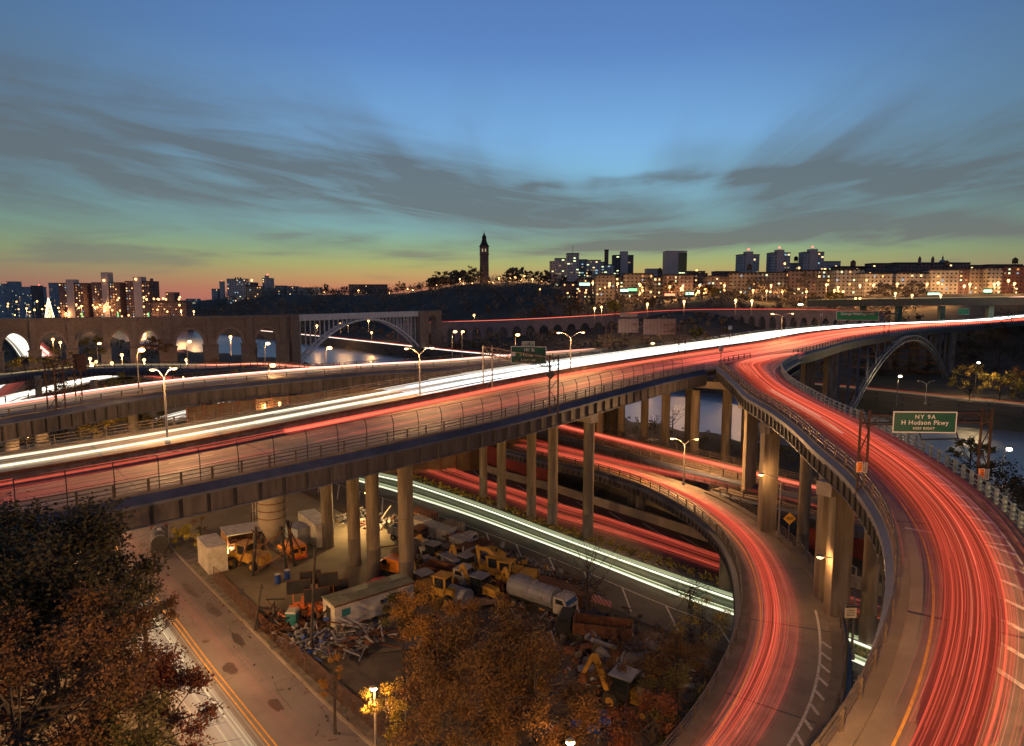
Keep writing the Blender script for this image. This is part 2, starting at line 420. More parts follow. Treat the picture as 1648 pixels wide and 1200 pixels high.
# ---------------- terrain
FB=[(-2600,3500),(-800,1400),(-560,1060),(-397,850),(-300,729),(-176,590),(-40,420),(123,244),(154,206),(300,40),(420,-120)]
NB=[(-2600,2400),(-1050,1300),(-420,706),(-285,538),(-160,425),(-60,348),(44,205),(97,142),(190,40),(300,-120)]
def sdist(P,x,y):
    bd=1e18; sg=1
    for (ax,ay),(bx,by) in zip(P,P[1:]):
        ux,uy=bx-ax,by-ay; k=max(0,min(1,((x-ax)*ux+(y-ay)*uy)/(ux*ux+uy*uy)))
        qx,qy=x-ax-ux*k,y-ay-uy*k; d=qx*qx+qy*qy
        if d<bd-1e-6: bd=d; sg=1 if ux*qy-uy*qx>0 else -1
    return sg*math.sqrt(bd)
Mc=[(0,784,23.4),(200,749,23.8),(420,705,24.4),(587,669,24.8),(733,640,25.2),(800,624,25.6),(987,591,26.4),(1157,564,27),(1220,555,27.2),(1309,538,27.5),(1417,527,27.5),(1499,523,27.5),(1600,518.5,27.5)]
MP=[Vector((-74,35,22.4))]+[W(*p) for p in Mc]+[Vector((302,402,27.5)),Vector((372,470,27.5))]
MPxy=[(p.x,p.y) for p in MP]
RIDGE=[(-600,8),(250,9),(295,12),(325,30),(370,39),(400,41),(480,43),(560,43),(640,46),(700,51),(740,57),(850,58),(900,52),(950,46),(1000,43),(1100,42),(1300,42),(1500,43),(1700,43),(2400,40)]
def lerpt(T,x):
    if x<=T[0][0]: return T[0][1]
    for (a,b),(c,d) in zip(T,T[1:]):
        if x<=c: return b+(d-b)*(x-a)/(c-a)
    return T[-1][1]
def sms(x,a,b):
    k=max(0,min(1,(x-a)/(b-a))); return k*k*(3-2*k)
def hgt(x,y):
    sF=sdist(FB,x,y); sN=-sdist(NB,x,y)
    if sN>0:
        h=4-5.5*(1-sms(sN,0,9))
        h+=8*sms(-(x+10)*.6+(30-y)*.7,14,40)*(1 if y<60 else 0)*sms(-x,26,50)
        if x<-90 and y>150: h+=1.5*math.sin(x*.03)*math.sin(y*.02)
        return h
    if sF>0:
        if sF<14: return 5.6
        u=824+1100*x/max(y,60)
        pl=lerpt(RIDGE,u)
        q=sms(u,1130,1330); k=sms(sF,12+40*q,285+95*q-145*(1-sms(u,440,640))); h=6+(pl-6)*k
        h+=1.6*math.sin(x*.045+1)*math.sin(y*.037)*k*(1 if sF<300 else .2)
        if sF>340 and u<1000: h-=min(30,(sF-340)*.05)
        if x>60:
            dM=abs(sdist(MPxy,x,y))
            if dM<60: h=min(h,24+max(0,dM-22)*.5)
        return max(4,h)
    return -4
def terrain():
    nr,na=150,300; vs=[]; fs=[]
    for i in range(nr):
        r=3*(9000/3)**(i/(nr-1))
        for j in range(na):
            a=R(-86+172*j/(na-1)); x=r*math.sin(a); y=r*math.cos(a); vs.append((x,y,hgt(x,y)))
    for i in range(nr-1):
        for j in range(na-1): k=i*na+j; fs.append((k,k+1,k+na+1,k+na))
    m=MB(); m.add(vs,[f[::-1] for f in fs]); return m
GND=M('ground_soil',(.09,.07,.05),(.055,.05,.032),.12,1,bump=.5,stain=.5)
tag(terrain().build('ground',GND,smooth=True),kind='structure')
mb=MB(); mb.add([(-2500,-400,0),(1500,-400,0),(1500,5000,0),(-2500,5000,0)],[(0,1,2,3)])
tag(mb.build('river',WATER),kind='structure')
mb=MB(); mb.add([(-120,-30,3.6),(80,-30,3.6),(80,4,3.6),(-120,4,3.6)],[(0,1,2,3)])
# ---------------- roads on the ground
def groundroad(name,Lp,Rp,z,mat,n=60):
    L=catmull([W(a,b,z) for a,b in Lp],n); Rr=catmull([W(a,b,z) for a,b in Rp],n)
    m=MB(); strip(m,L,Rr); tag(m.build(name,mat),kind='structure'); return L,Rr
# expressway at ground level, headlight carriageway
DW_L=[(470,706),(587,752),(669,773),(797,818),(944,874),(1181,955),(1330,1004),(1480,1060)]
DW_R=[(380,750),(560,815),(700,858),(820,902),(900,935),(1040,1003),(1200,1062),(1330,1130)]
z=4.05
dwL,dwR=groundroad('highway_road',DW_L,DW_R,z,ASPH2)
DR_L=[(560,680),(700,728),(771,757),(813,772),(899,796),(960,814),(1040,841),(1144,876),(1300,925),(1440,968)]
DR_R=[(500,706),(600,738),(700,778),(816,815),(880,844),(960,866),(1067,900),(1155,931),(1330,990),(1470,1035)]
drL,drR=groundroad('highway_lanes_road',DR_L,DR_R,z+.004,ASPH2)
mb=MB()
mark(mb,dwL,dwR,'T',.06,.15); mark(mb,dwL,dwR,'T',.62,.15)
for i in range(4,58,3):
    a=dwL[i].lerp(dwR[i],.63); b=dwL[min(59,i+2)].lerp(dwR[min(59,i+2)],.93)
    n=(b-a).normalized(); s=Vector((-n.y,n.x,0))*.1; up=Vector((0,0,.012))
    mb.add([a+s+up,a-s+up,b-s+up,b+s+up],[(0,1,2,3)])
mark(mb,drL,drR,'T',.30,.15,dz=.012)
mark(mb,drL,drR,'T',.62,.15,dz=.012,dash=(1,2))
for i in range(4,58,3):
    a=drL[i].lerp(drR[i],.29); b=drL[max(0,i-2)].lerp(drR[max(0,i-2)],.06)
    n=(b-a).normalized(); s=Vector((-n.y,n.x,0))*.1; up=Vector((0,0,.012))
    mb.add([a+s+up,a-s+up,b-s+up,b+s+up],[(0,1,2,3)])
tag(mb.build('highway_markings',LINEW),kind='structure')
# street lower left
SL=[(120,790),(170,845),(184,880),(232,944),(280,997),(333,1067),(420,1176),(520,1300)]
SR=[(205,790),(245,850),(269,877),(325,935),(400,1011),(453,1064),(520,1133),(640,1240)]
Cc=catmull([W(a,b,4.06) for a,b in SL],60); Rk=match(Cc,catmull([W(a,b,4.06) for a,b in SR],400))
n_=[nrm(a,b) for a,b in zip(Cc,Rk)]
Lk=[c-n*5.6 for c,n in zip(Cc,n_)]
STR=M('street_asphalt',(.15,.13,.125),(.19,.165,.155),.22,.8,bump=.15,stain=.5)
mb=MB(); strip(mb,Lk,Rk); tag(mb.build('street_road',STR),kind='structure')
mb=MB()
for o in (-.22,.22): mark(mb,Cc,Rk,'L',o,.13,dz=.01)
tag(mb.build('street_markings',LINEY),kind='structure')
mb=MB(); sweep(mb,Cc,Rk,[('R',0,-.1),('R',0,.14),('R',.25,.14),('R',.25,-.1)]); tag(mb.build('kerb',CONC),kind='structure')
mb=MB(); sweep(mb,Cc,Rk,[('R',.25,-.1),('R',.25,.12),('R',2.6,.13),('R',2.6,-.1)]); tag(mb.build('pavement',CONCD),kind='structure')
m_=MB(); rnd=random.Random(12)
def blot(m,c,rx,ry,rot,z,n=14):
    pts=[]
    for k in range(n):
        a=6.283*k/n; q=rnd.uniform(.7,1.15); x=math.cos(a)*rx*q; y=math.sin(a)*ry*q; pts.append((c[0]+x*math.cos(rot)-y*math.sin(rot),c[1]+x*math.sin(rot)+y*math.cos(rot),z))
    m.add(pts,[tuple(range(n))])
for k,(i,o,rx,ry) in enumerate(((18,1.2,1.6,.5),(22,3.4,1.1,.6),(26,1.9,.9,.5),(34,3.9,3.0,.5),(38,4.1,2.6,.6),(43,4.0,2.2,.5),(30,-1.5,1.3,.5),(46,1.4,1.2,.7),(12,2.2,1.2,.5),(51,2.4,1.2,.5),(36,.9,.7,.4))):
    q=Cc[i]+nrm(Cc[i],Rk[i])*o; d=Cc[i+1]-Cc[i]; blot(m_,q,rx,ry,math.atan2(d.y,d.x),4.066+k*.0004)
for k in range(26):
    i=rnd.randrange(4,54); q=Cc[i]+nrm(Cc[i],Rk[i])*rnd.uniform(-4,4.5); q=Vector((q.x,q.y,4.0655)); d=(Cc[i+1]-Cc[i]).normalized() if rnd.random()<.6 else nrm(Cc[i],Rk[i])
    for s in range(rnd.randrange(3,9)):
        r_=q+d*rnd.uniform(.4,.9)+Vector((rnd.gauss(0,.15),rnd.gauss(0,.15),0)); r_.z=q.z; w_=Vector((-(r_-q).y,(r_-q).x,0)).normalized()*.025; m_.add([q-w_,q+w_,r_+w_,r_-w_],[(0,1,2,3)]); q=r_
tag(m_.build('street_patches',M('asphalt_patch',(.055,.045,.038),(.08,.065,.05),1,.6)),kind='structure')
for i,o,lab in ((42,1.3,'round manhole cover in the right lane of the street, nearer one'),(27,1.2,'round manhole cover farther up the street')):
    q=Cc[i]+nrm(Cc[i],Rk[i])*o; mb=MB(); mb.lathe([(.42,0),(.42,.02),(.36,.025),(.36,.02)],18); o_=mb.build('manhole_cover',CONCD,loc=Vector((q.x,q.y,4.075))); tag(o_,lab,'manhole cover')
# yard
Y=[(262,842),(345,930),(430,995),(520,1060),(700,1040),(800,960),(700,880),(560,830),(440,770),(330,770)]
mb=MB(); pts=[W(a,b,4.03) for a,b in Y]; mb.add(pts,[tuple(range(len(pts)))]); tag(mb.build('yard_ground',YARD),kind='structure')
Y=[(520,1062),(700,1042),(800,962),(900,960),(1060,1020),(1260,1120),(1330,1180),(1100,1260),(700,1240)]
mb=MB(); pts=[W(a,b,4.02) for a,b in Y]; mb.add(pts,[tuple(range(len(pts)))]); tag(mb.build('scrapyard_ground',DIRT),kind='structure')
# grass median between the carriageways
mb=MB(); A=[p+Vector((0,0,.03)) for p in drR]; B=match(A,dwL,1); B=[Vector((q.x,q.y,4.08)) for q in B]
strip(mb,A,B); tag(mb.build('median_ground',CONCD),kind='structure')
rnd=random.Random(4); mb=MB()
for i in range(2600):
    k=rnd.uniform(3,52); a=A[int(k)].lerp(B[int(k)],rnd.uniform(.08,.5)); s=rnd.uniform(.1,.45)
    a=a+Vector((rnd.uniform(-1,1),rnd.uniform(-1,1),0))
    d=Vector((rnd.uniform(-1,1),rnd.uniform(-1,1),rnd.uniform(.3,1)))*s; e=Vector((rnd.uniform(-1,1),rnd.uniform(-1,1),rnd.uniform(-.2,.6)))*s
    mb.add([a,a+d,a+d+e,a+e],[(0,1,2,3)])
tag(mb.build('verge_weeds',LF['yellow']),label='low weeds growing along the strip between the two highway carriageways',cat='weeds',kind='stuff')
# ---------------- viaduct builder
def viaduct(name,label,cat,L,Rr,group=None,girder=1.9,over=.42,railL='steel',railR='steel',curb=(1.0,.4),parapet=False,stiff=2.2,rl=(0,None),rr=(0,None),gcol=None,topm=None,thick=.35):
    T=thing(name,label,cat,tuple(L[len(L)//2]),group=group)
    gm=gcol or [STEEL,STEELB]
    mb=MB(); sweep(mb,L,Rr,[('L',0,0),('R',0,0),('R',0,-thick),('L',0,-thick)]); mb.build('roadway',topm or ASPH,T,world=True)
    for side,sg,i01,kind,cw in (('L',1,rl,railL,curb[0]),('R',-1,rr,railR,curb[1])):
        if kind is None: continue
        i0,i1=i01; i1=len(L) if i1 is None else i1
        mb=MB(); sweep(mb,L,Rr,[(side,0,-.1),(side,0,.2),(side,sg*cw,.2),(side,sg*cw,-.1)],0,i0,i1); mb.build('kerb_strip',CONCK,T,world=True)
        # edge shelf and girder
        mb=MB()
        sweep(mb,L,Rr,[(side,-sg*over,-.85),(side,-sg*over,-.60 if over>.5 else -.35),(side,sg*.0,.0),(side,sg*.0,-.75)],0,i0,i1)
        sweep(mb,L,Rr,[(side,-sg*.30,-.75),(side,sg*.1,-.75),(side,sg*.1,-.55-girder),(side,-sg*.30,-.55-girder)],1,i0,i1)
        P=resamp(offs(L[i0:i1],Rr[i0:i1],side,-sg*.40,-.75),max(2,int(plen(L[i0:i1])/stiff)))
        for p in P: mb.box(p.x-.10,p.x+.10,p.y-.12,p.y+.12,p.z-girder+.2,p.z-.02,2)
        sweep(mb,L,Rr,[(side,-sg*.42,-.55-girder),(side,sg*.2,-.55-girder),(side,sg*.2,-.67-girder),(side,-sg*.42,-.67-girder)],0,i0,i1)
        mb.build('edge_girder',gm+[DARKM],T,world=True)
        P=offs(L[i0:i1],Rr[i0:i1],side,sg*.15,.2)
        mb=MB()
        if kind=='steel': rail_along(mb,P,1.05,2.5)
        elif kind=='teal': rail_along(mb,P,1.15,1.5,(.3,.62,1.05),.06,.11)
        elif kind=='thin': rail_along(mb,P,1.0,3.5,(.5,.95),.05,.07)
        mb.build('railing',RAILT if kind=='teal' else RAIL,T,world=True)
    mb=MB(); st_=max(2,int(round(13/max(.1,plen(L)/len(L)))))
    for i in range(2,len(L)-1,st_):
        a,b=L[i],Rr[i]; d=(L[i+1]-L[i]).normalized()*.09; up=Vector((0,0,.008)); mb.add([a+up-d,b+up-d,b+up+d,a+up+d],[(0,1,2,3)])
    mb.build('expansion_joints',DARKM,T,world=True)
    k=max(1,int((L[0]-Rr[0]).length/4)); mb=MB()
    for j in range(1,k):
        tt=j/k; sweep(mb,L,Rr,[('T',tt,-thick),('T',tt+.02,-thick),('T',tt+.02,-girder-.3),('T',tt,-girder-.3)])
    if k>1: mb.build('inner_girders',STEELB,T,world=True)
    return T
COLC=M('column_concrete',(.24,.185,.12),(.12,.09,.06),1.1,.85,bump=.25,stain=.75,zs=.12)
def column(T,p,zt,r=.85,zb=3.6,mat=None,sq=False,wd=None):
    mb=MB()
    if sq: mb.box(p[0]-r,p[0]+r,p[1]-r*.8,p[1]+r*.8,zb,zt)
    else:
        mb.lathe([(r*1.01,zb),(r*1.01,zb+4.2)],20,c=(p[0],p[1],0),mi=1); mb.lathe([(r*.985,zb+4.2),(r*.985,zt)],20,c=(p[0],p[1],0)); k=zb+6.5
        while k<zt-1: mb.lathe([(r*.985,k),(r*.997,k+.03),(r*.985,k+.06)],20,c=(p[0],p[1],0),mi=1); k+=3.1
    return mb.build('column',[mat or COLC,CONCD],T,world=True,smooth=False)
def capbeam(T,a,b,zt,h=1.5,w=1.6,mat=None):
    a=Vector((a[0],a[1],0)); b=Vector((b[0],b[1],0)); d=(b-a).normalized(); n=Vector((-d.y,d.x,0))*w/2; a=a-d*1.0; b=b+d*1.0
    mb=MB(); mb.poly([(p.x,p.y) for p in (a+n,b+n,b-n,a-n)],zt-h,zt); return mb.build('cap_beam',mat or CONC,T,world=True)
# ---------------- main viaduct
NS=150
Mm=smooth(catmull(MP,NS),2,2)
Nc=[(80,826,23.5),(155,813,23.7),(419,757,24.3),(587,720,24.8),(819,670,25.6),(960,628,26.3),(1115,593,27),(1144,589,27),(1290,570,27.3),(1314,562,27.4),(1363,548,27.5),(1428,538,27.5),(1499,528,27.5),(1553,524,27.5)]
Nd=catmull([Vector((-62,30,22.4))]+[W(*p) for p in Nc]+[Vector((250,345,27.5)),Vector((312,391,27.5)),Vector((382,458,27.5))],1400)
Nn=match(Mm,Nd,4)
Ff=[m+nrm(n,m)*15.5 for m,n in zip(Mm,Nn)]
for i in range(NS): Nn[i].z=Mm[i].z; Ff[i].z=Mm[i].z
def nearest(P,q):
    return min(range(len(P)),key=lambda i:(P[i].x-q.x)**2+(P[i].y-q.y)**2)
iG=nearest(Nn,W(1144,589,27)); iH=nearest(Nn,W(1290,570,27.3)); iS=nearest(Nn,W(80,826,23.5))
MV=viaduct('expressway_viaduct','long high expressway viaduct with white headlight lanes and red tail light lanes','viaduct',Nn,Ff,railL='steel',railR='steel',rl=(0,iG),rr=(0,None),curb=(.7,.5),girder=2.0,over=.75)
mb=MB(); sweep(mb,Nn,Ff,[('L',0,-.1),('L',0,.2),('L',.5,.2),('L',.5,-.1)],0,iH,NS); mb.build('kerb_strip',CONC,MV,world=True)
mb=MB(); sweep(mb,Nn,Ff,[('L',-.4,-.75),('L',-.4,-.35),('L',0,.16),('L',0,-.75)],0,iH,NS); sweep(mb,Nn,Ff,[('L',-.3,-.75),('L',.1,-.75),('L',.1,-2.4),('L',-.3,-2.4)],1,iG,NS); mb.build('edge_girder',[STEEL,STEELB],MV,world=True)
mb=MB(); rail_along(mb,offs(Nn[iH:],Ff[iH:],'L',.15,.2),1.05,3); mb.build('railing',RAIL,MV,world=True)
mb=MB(); sweep(mb,Mm,Ff,[('L',-.25,0.0),('L',-.25,.95),('L',.2,.95),('L',.2,0.0)],0)
sweep(mb,Mm,Ff,[('L',-.22,.95),('L',-.22,1.25),('L',.16,1.25),('L',.16,.95)],1)
P=resamp(Mm,int(plen(Mm)/4.5))
for p in P: mb.box(p.x-.28,p.x-.18,p.y-.2,p.y-.1,p.z,p.z+.96,1)
mb.build('median_barrier',[CONCD,RUST],MV,world=True)
mb=MB()
for tt in (.25,.5,.75): pass
A_=offs(Nn,Ff,'L',.9,.0); 
mark(mb,Nn,Ff,'L',1.1,.15); 
for k in (1,2,3): 
    Q1=[a.lerp(b,k/4)+Vector((0,0,.012)) for a,b in zip(Nn,Mm)]; Q2=[q+nrm(a,b)*.15 for q,a,b in zip(Q1,Nn,Mm)]
    for s in range(0,iG-2,3): strip(mb,Q1[s:s+2],Q2[s:s+2])
    Q1=[a.lerp(b,k/4)+Vector((0,0,.012)) for a,b in zip(Mm,Ff)]; Q2=[q+nrm(a,b)*.15 for q,a,b in zip(Q1,Mm,Ff)]
    for s in range(0,NS-2,3): strip(mb,Q1[s:s+2],Q2[s:s+2])
mb.build('lane_markings',LINEW,MV,world=True)
# leaning mesh fence on the near edge
P=resamp(offs(Nn[iS:iG-2],Ff[iS:iG-2],'L',.1,.2),int(plen(Nn[iS:iG-2])/3.1))
Nr=[nrm(Nn[nearest(Nn,p)],Mm[nearest(Nn,p)]) for p in P]
FS=[(0,0),(0,1.3),(.04,1.9),(.16,2.4),(.40,2.8)]
mb=MB()
for p,n in zip(P,Nr):
    for (a,b),(c,d) in zip(FS,FS[1:]): mb.bar(p+n*a+Vector((0,0,b)),p+n*c+Vector((0,0,d)),.045,5)
for s,rz in ((FS[-1],.035),(FS[1],.03)):
    Q=[p+n*s[0]+Vector((0,0,s[1])) for p,n in zip(P,Nr)]
    for a,b in zip(Q,Q[1:]): mb.bar(a,b,rz,4)
mb.build('mesh_fence_frame',DARKM,MV,world=True)
def ztop(x,y):
    i=nearest(Mm,Vector((x,y,0))); return Mm[i].z-2.75
BENTS=[[(655,948,.95),(602,927,.88),(571,908,.85),(528,880,.85)],[(946,865,.82),(889,846,.8),(855,833,.78),(807,818,.78),(778,800,.72)]]
for bt in BENTS:
    ps=[]
    for a,b,r in bt:
        p=W(a,b,4.0); ps.append((p,r))
        column(MV,p,Mm[nearest(Nn,p)].z-3.9 if 1 else 0,r)
    zz=Mm[nearest(Nn,ps[0][0])].z-2.7
    capbeam(MV,ps[0][0],ps[1][0],zz,1.25,1.7); capbeam(MV,ps[1][0],ps[-1][0],zz,1.25,1.7)
for px,D,r in ((966,140,.82),(1001,143,.82),(1039,140,.8),(1073,136,.85),(1110,150,.8),(1121,128,.85),(1172,132,.95),(1203,138,.85),(1217,128,.8)):
    p=WD(px,600,D); column(MV,(p.x,p.y),ztop(p.x,p.y)-1.1,r)
a=WD(1073,600,136); b=WD(1217,600,128); capbeam(MV,(a.x,a.y),(b.x,b.y),ztop(a.x,a.y),1.4,1.8)
for D,px in ((62,150),(70,-60),(88,60)):
    p=WD(px,600,D); column(MV,(p.x,p.y),ztop(p.x,p.y),.9)
# steel arch span over the river
P1=W(1375,650,7.8); P2=W(1525,612,5.0)
dd=(P2-P1); dd.z=0; dl=dd.length; dh=dd/dl; pn=Vector((-dh.y,dh.x,0))
for k,off in enumerate((0.8,25.5)):
    mb=MB(); N_=28; pts=[]
    for i in range(N_+1):
        s=i/N_; q=P1+dd*s+pn*off; q.z=6+(19.0)*(1-(2*s-1)**2); pts.append(q)
    for a,b in zip(pts,pts[1:]):
        for o in (0,1.7):
            for w in (-.5,.5):
                mb.bar(a+Vector((0,0,o-.5))+pn*w,b+Vector((0,0,o-.5))+pn*w,.28,4)
    for i in range(0,N_,1):
        a=pts[i];b=pts[i+1]; mb.bar(a+Vector((0,0,-.5)),b+Vector((0,0,1.2)),.12,4)
    ar=mb.build('arch_rib',GRYP if k==0 else STEEL,MV,world=True)  # near rib's lighter colour stands in for light falling on it
    for i in range(-3,N_+4,2):
        s=i/N_; q=P1+dd*s+pn*off; zb=(6+19*(1-(2*s-1)**2)) if 0<=s<=1 else 5
        if zb<24.6: mb=MB(); mb.box(q.x-.3,q.x+.3,q.y-.3,q.y+.3,zb,24.9); mb.build('spandrel_column',STEEL,MV,world=True)
mb=MB()
for i in range(1,28,2):
    s=i/28; z0=6+19*(1-(2*s-1)**2)
    a=P1+dd*s+pn*.8; b=P1+dd*s+pn*25.5; a.z=b.z=z0; mb.bar(a,b,.2,4)
    s2=min(1,(i+2)/28); c=P1+dd*s2+pn*25.5; c.z=6+19*(1-(2*s2-1)**2); mb.bar(a,c,.14,4)
mb.build('arch_bracing',RUST,MV,world=True)
for s in (-.12,1.10):
    for off in (2.5,9,16,24):
        q=P1+dd*s+pn*off; mb=MB(); mb.box(q.x-1.5,q.x+1.5,q.y-1.5,q.y+1.5,1,25); mb.build('pier',CONCD,MV,world=True)
for s in (0,1):
    q=P1+dd*s+pn*13; mb=MB(); a=q-pn*15; b=q+pn*15
    mb.poly([(a.x-dh.x*3,a.y-dh.y*3),(b.x-dh.x*3,b.y-dh.y*3),(b.x+dh.x*3,b.y+dh.y*3),(a.x+dh.x*3,a.y+dh.y*3)],-3,6); mb.build('footing',CONCD,MV,world=True)
# main trails: red near lanes, white far lanes
Zr=[Vector(p) for p in Nn]
iM1=nearest(Mm,W(420,705,24.4)); iW=nearest(Mm,W(700,648,25.1)); iM2=nearest(Mm,W(430,703,24.6))
mktrails(Nn[:iM1+1],Mm[:iM1+1],[(.28,.05,12,.55,.9,.03,6,.6),(.55,.06,10,.55,.9,.03,6,.5),(.84,.02,14,.5,.9,.03,4,1),(.5,.28,26,.4,.8,.5,9,.9)],'thin red tail light streaks on the dim left end of the expressway viaduct',1)
mktrails(Nn[iM1:],Mm[iM1:],[(.28,.07,26,.55,.9,.035,4,.5),(.30,.1,26,.5,.9,.035,6,.4),(.55,.08,26,.55,.9,.035,6,.4),(.83,.035,34,.5,.9,.05,4,1),(.83,.05,14,.5,.9,.05,6,1),(.45,.3,14,.4,.9,.03,7,.2),(.5,.26,44,.3,.8,.5,9,.6)],'red tail light streaks along the near lanes of the high expressway viaduct',2)
mktrails(Mm[:iW+1],Ff[:iW+1],[(.10,.025,22,.5,.8,.04,1,1),(.36,.025,20,.5,.8,.04,1,1),(.62,.025,18,.5,.8,.04,1,1),(.10,.008,5,.55,.75,.05,0,1),(.36,.008,4,.55,.75,.05,0,1),(.62,.006,3,.55,.75,.04,0,1),(.40,.24,40,.4,.8,.45,10,.9)],'cream headlight streaks in three bands on the far lanes of the expressway',3)
mktrails(Mm[iM2:],Ff[iM2:],[(.10,.028,20,.5,.8,.05,0,.6),(.36,.028,18,.5,.8,.05,0,.6),(.62,.028,16,.5,.8,.05,0,.55),(.4,.25,30,.4,.8,.45,10,.6)],'white headlight streaks along the middle of the far expressway lanes',36)
mktrails(Mm[iW:],Ff[iW:],[(.12,.035,44,.5,.9,.06,2,.75),(.38,.035,44,.5,.9,.06,2,.7),(.64,.035,38,.5,.9,.06,2,.65),(.85,.03,12,.5,.8,.05,0,.6)],'dense blue-white headlight streaks where the far viaduct lanes near the river arch',4)
mktrails(Nn[iG:],Mm[iG:],[(.5,.22,130,.4,.9,.05,4,.6),(.4,.2,60,.4,.9,.04,6,.3),(.45,.2,16,.4,.9,.04,5,.3),(.5,.25,40,.4,.9,.5,9,.7)],'dense red tail light streaks on the near lanes over the river arch',5)
# ---------------- upper ramp
AL=[(1290,571.5,27.3),(1215,576.8,27.1),(1158,587.5,27),(1166,598,27),(1186,616,26.7),(1203,634,26.5),(1241,656,26.2),(1281,685,25.9),(1320,722,25.4),(1363,756,25.0),(1385,781,24.7),(1409,814,24.4),(1428,849,24.0),(1436,884,23.7),(1440,925,23.3),(1438,960,23.0),(1431,995,22.7),(1417,1043,22.3),(1396,1092,22.0),(1374,1138,21.7),(1336,1200,21.4),(1280,1275,21),(1190,1370,20.5)]
ARr=[(1300,571,27.3),(1272,584,27.15),(1259,595,27),(1262,607,26.9),(1276,621,26.8),(1300,636,26.5),(1345,662,26.2),(1395,683,25.9),(1472,723,25.3),(1553,775,24.7),(1605,815,24.3),(1660,870,23.8),(1708,935,23.3),(1745,1010,22.8),(1765,1100,22.3),(1765,1200,21.8),(1740,1330,21.2),(1690,1480,20.6)]
NA=130
aL=smooth(catmull([W(*p) for p in AL],NA),2,2); aR=match(aL,catmull([W(*p) for p in ARr],1500),5)
UR=viaduct('curved_ramp','upper curved ramp sweeping down the right side full of red tail light streaks','ramp',aL,aR,railL='steel',railR='teal',curb=(.8,1.1),girder=1.5,rl=(14,None),rr=(10,None),stiff=1.6)
mb=MB(); mark(mb,aL,aR,'L',2.0,.13,i0=14,mi=0); mb.build('edge_line',LINEY,UR,world=True)
mb=MB(); 
for i in range(40,NA-14,2):
    a=offs([aL[i]],[aR[i]],'R',-4.6,.015)[0]; b=offs([aL[i+1 if i<70 else i+2]],[aR[i+1 if i<70 else i+2]],'R',-1.5,.015)[0]
    n=(b-a).normalized(); s=Vector((-n.y,n.x,0))*.17; mb.add([a+s,a-s,b-s,b+s],[(0,1,2,3)])
mark(mb,aL,aR,'R',-4.65,.2,i0=40,i1=NA-14,dash=(2,2)); mark(mb,aL,aR,'R',-1.45,.12,i0=12)
for i in (74,102):
    a=offs([aL[i]],[aR[i]],'L',1.2,.016)[0]; b=offs([aL[i+1]],[aR[i+1]],'R',-1.4,.016)[0]
    n=(b-a).normalized(); s=Vector((-n.y,n.x,0))*.16; mb.add([a+s,a-s,b-s,b+s],[(0,1,2,3)])
mb.build('lane_markings',LINEW,UR,world=True)
mktrails(aL,aR,[(.36,.03,9,.5,.9,.03,4,.6),(.47,.04,9,.5,.9,.03,4,.6),(.60,.04,7,.5,.9,.03,4,.5),(.46,.13,50,.4,.95,.016,4,.2),(.50,.16,90,.3,.95,.02,6,.15),(.62,.12,30,.35,.95,.016,4,.15),(.46,.14,16,.5,.8,.018,5,.15),(.45,.15,130,.4,.9,.5,9,.6)],'red tail light streaks curving down the upper ramp',6)
mktrails(aL[58:84],aR[58:84],[(.38,.03,16,.5,.7,.016,1,.4),(.40,.02,7,.5,.7,.02,0,.4),(.4,.03,14,.4,.7,.2,10,.4)],'pale headlight flare of streaks in the bend of the upper ramp',7)
mktrails(aL[2:50],aR[2:50],[(.42,.12,50,.5,.9,.03,4,.4),(.43,.08,22,.5,.9,.03,5,.5),(.43,.1,24,.5,.9,.3,9,.5)],'bright pink streaks where the upper ramp leaves the expressway',8)
for px,py,D,r in ((1240,690,86,.95),(1337,740,66,.8),(1358,755,62,.9),(1210,650,103,.85)):
    p=WD(px,py,D); i=nearest(aL,p); column(UR,(p.x,p.y),aL[i].z-2.6,r,sq=True)
for D,a_,b_ in ((86,1238,1300),(62,1340,1420),(103,1200,1262)):
    p=WD(a_,700,D); q=WD(b_,700,D+5); i=nearest(aL,p); capbeam(UR,(p.x,p.y),(q.x,q.y),aL[i].z-2.15,1.3,1.5)
p=WD(1300,700,91); column(UR,(p.x,p.y),21,.8); p=WD(1415,700,67); column(UR,(p.x,p.y),20,.8)
# ---------------- lower ramps
zB=lambda py:10.0
BL=[(813,723),(899,744),(960,757),(1027,779),(1067,797),(1120,829),(1157,864),(1173,888),(1185,920),(1190,954),(1191,985),(1184,1024),(1168,1066),(1141,1120),(1107,1171),(1075,1212),(1020,1270),(950,1335)]
BR=[(850,712),(950,733),(1050,760),(1144,790),(1178,806),(1220,832),(1271,868),(1301,901),(1325,932),(1344,966),(1358,1004),(1364,1045),(1365,1097),(1357,1150),(1334,1205),(1290,1275),(1230,1350)]
NBs=120
bL=smooth(catmull([W(a,b,10) for a,b in BL],NBs),2,2); bR=match(bL,catmull([W(a,b,10) for a,b in BR],1500),5)
iB=nearest(bR,W(1144,790,10))
LR=viaduct('lower_curved_ramp','lower curved ramp with yellow edge line and comb shaped white marking','ramp',bL,bR,railL='steel',railR='steel',curb=(1.0,1.1),girder=1.0,rr=(iB,None),stiff=1.2)
mb=MB(); mark(mb,bL,bR,'L',1.9,.16,i0=10); mb.build('edge_line',LINEY,LR,world=True)
mb=MB(); i0=nearest(bR,W(1352,985,10)); mark(mb,bL,bR,'R',-2.0,.2,i0=i0)
for i in range(i0+6,NBs-2,2):
    a=offs([bL[i]],[bR[i]],'R',-1.95,.015)[0]; b=offs([bL[i+1]],[bR[i+1]],'R',-1.15,.015)[0]
    n=(b-a).normalized(); s=Vector((-n.y,n.x,0))*.13; mb.add([a+s,a-s,b-s,b+s],[(0,1,2,3)])
mb.build('comb_marking',LINEW,LR,world=True)
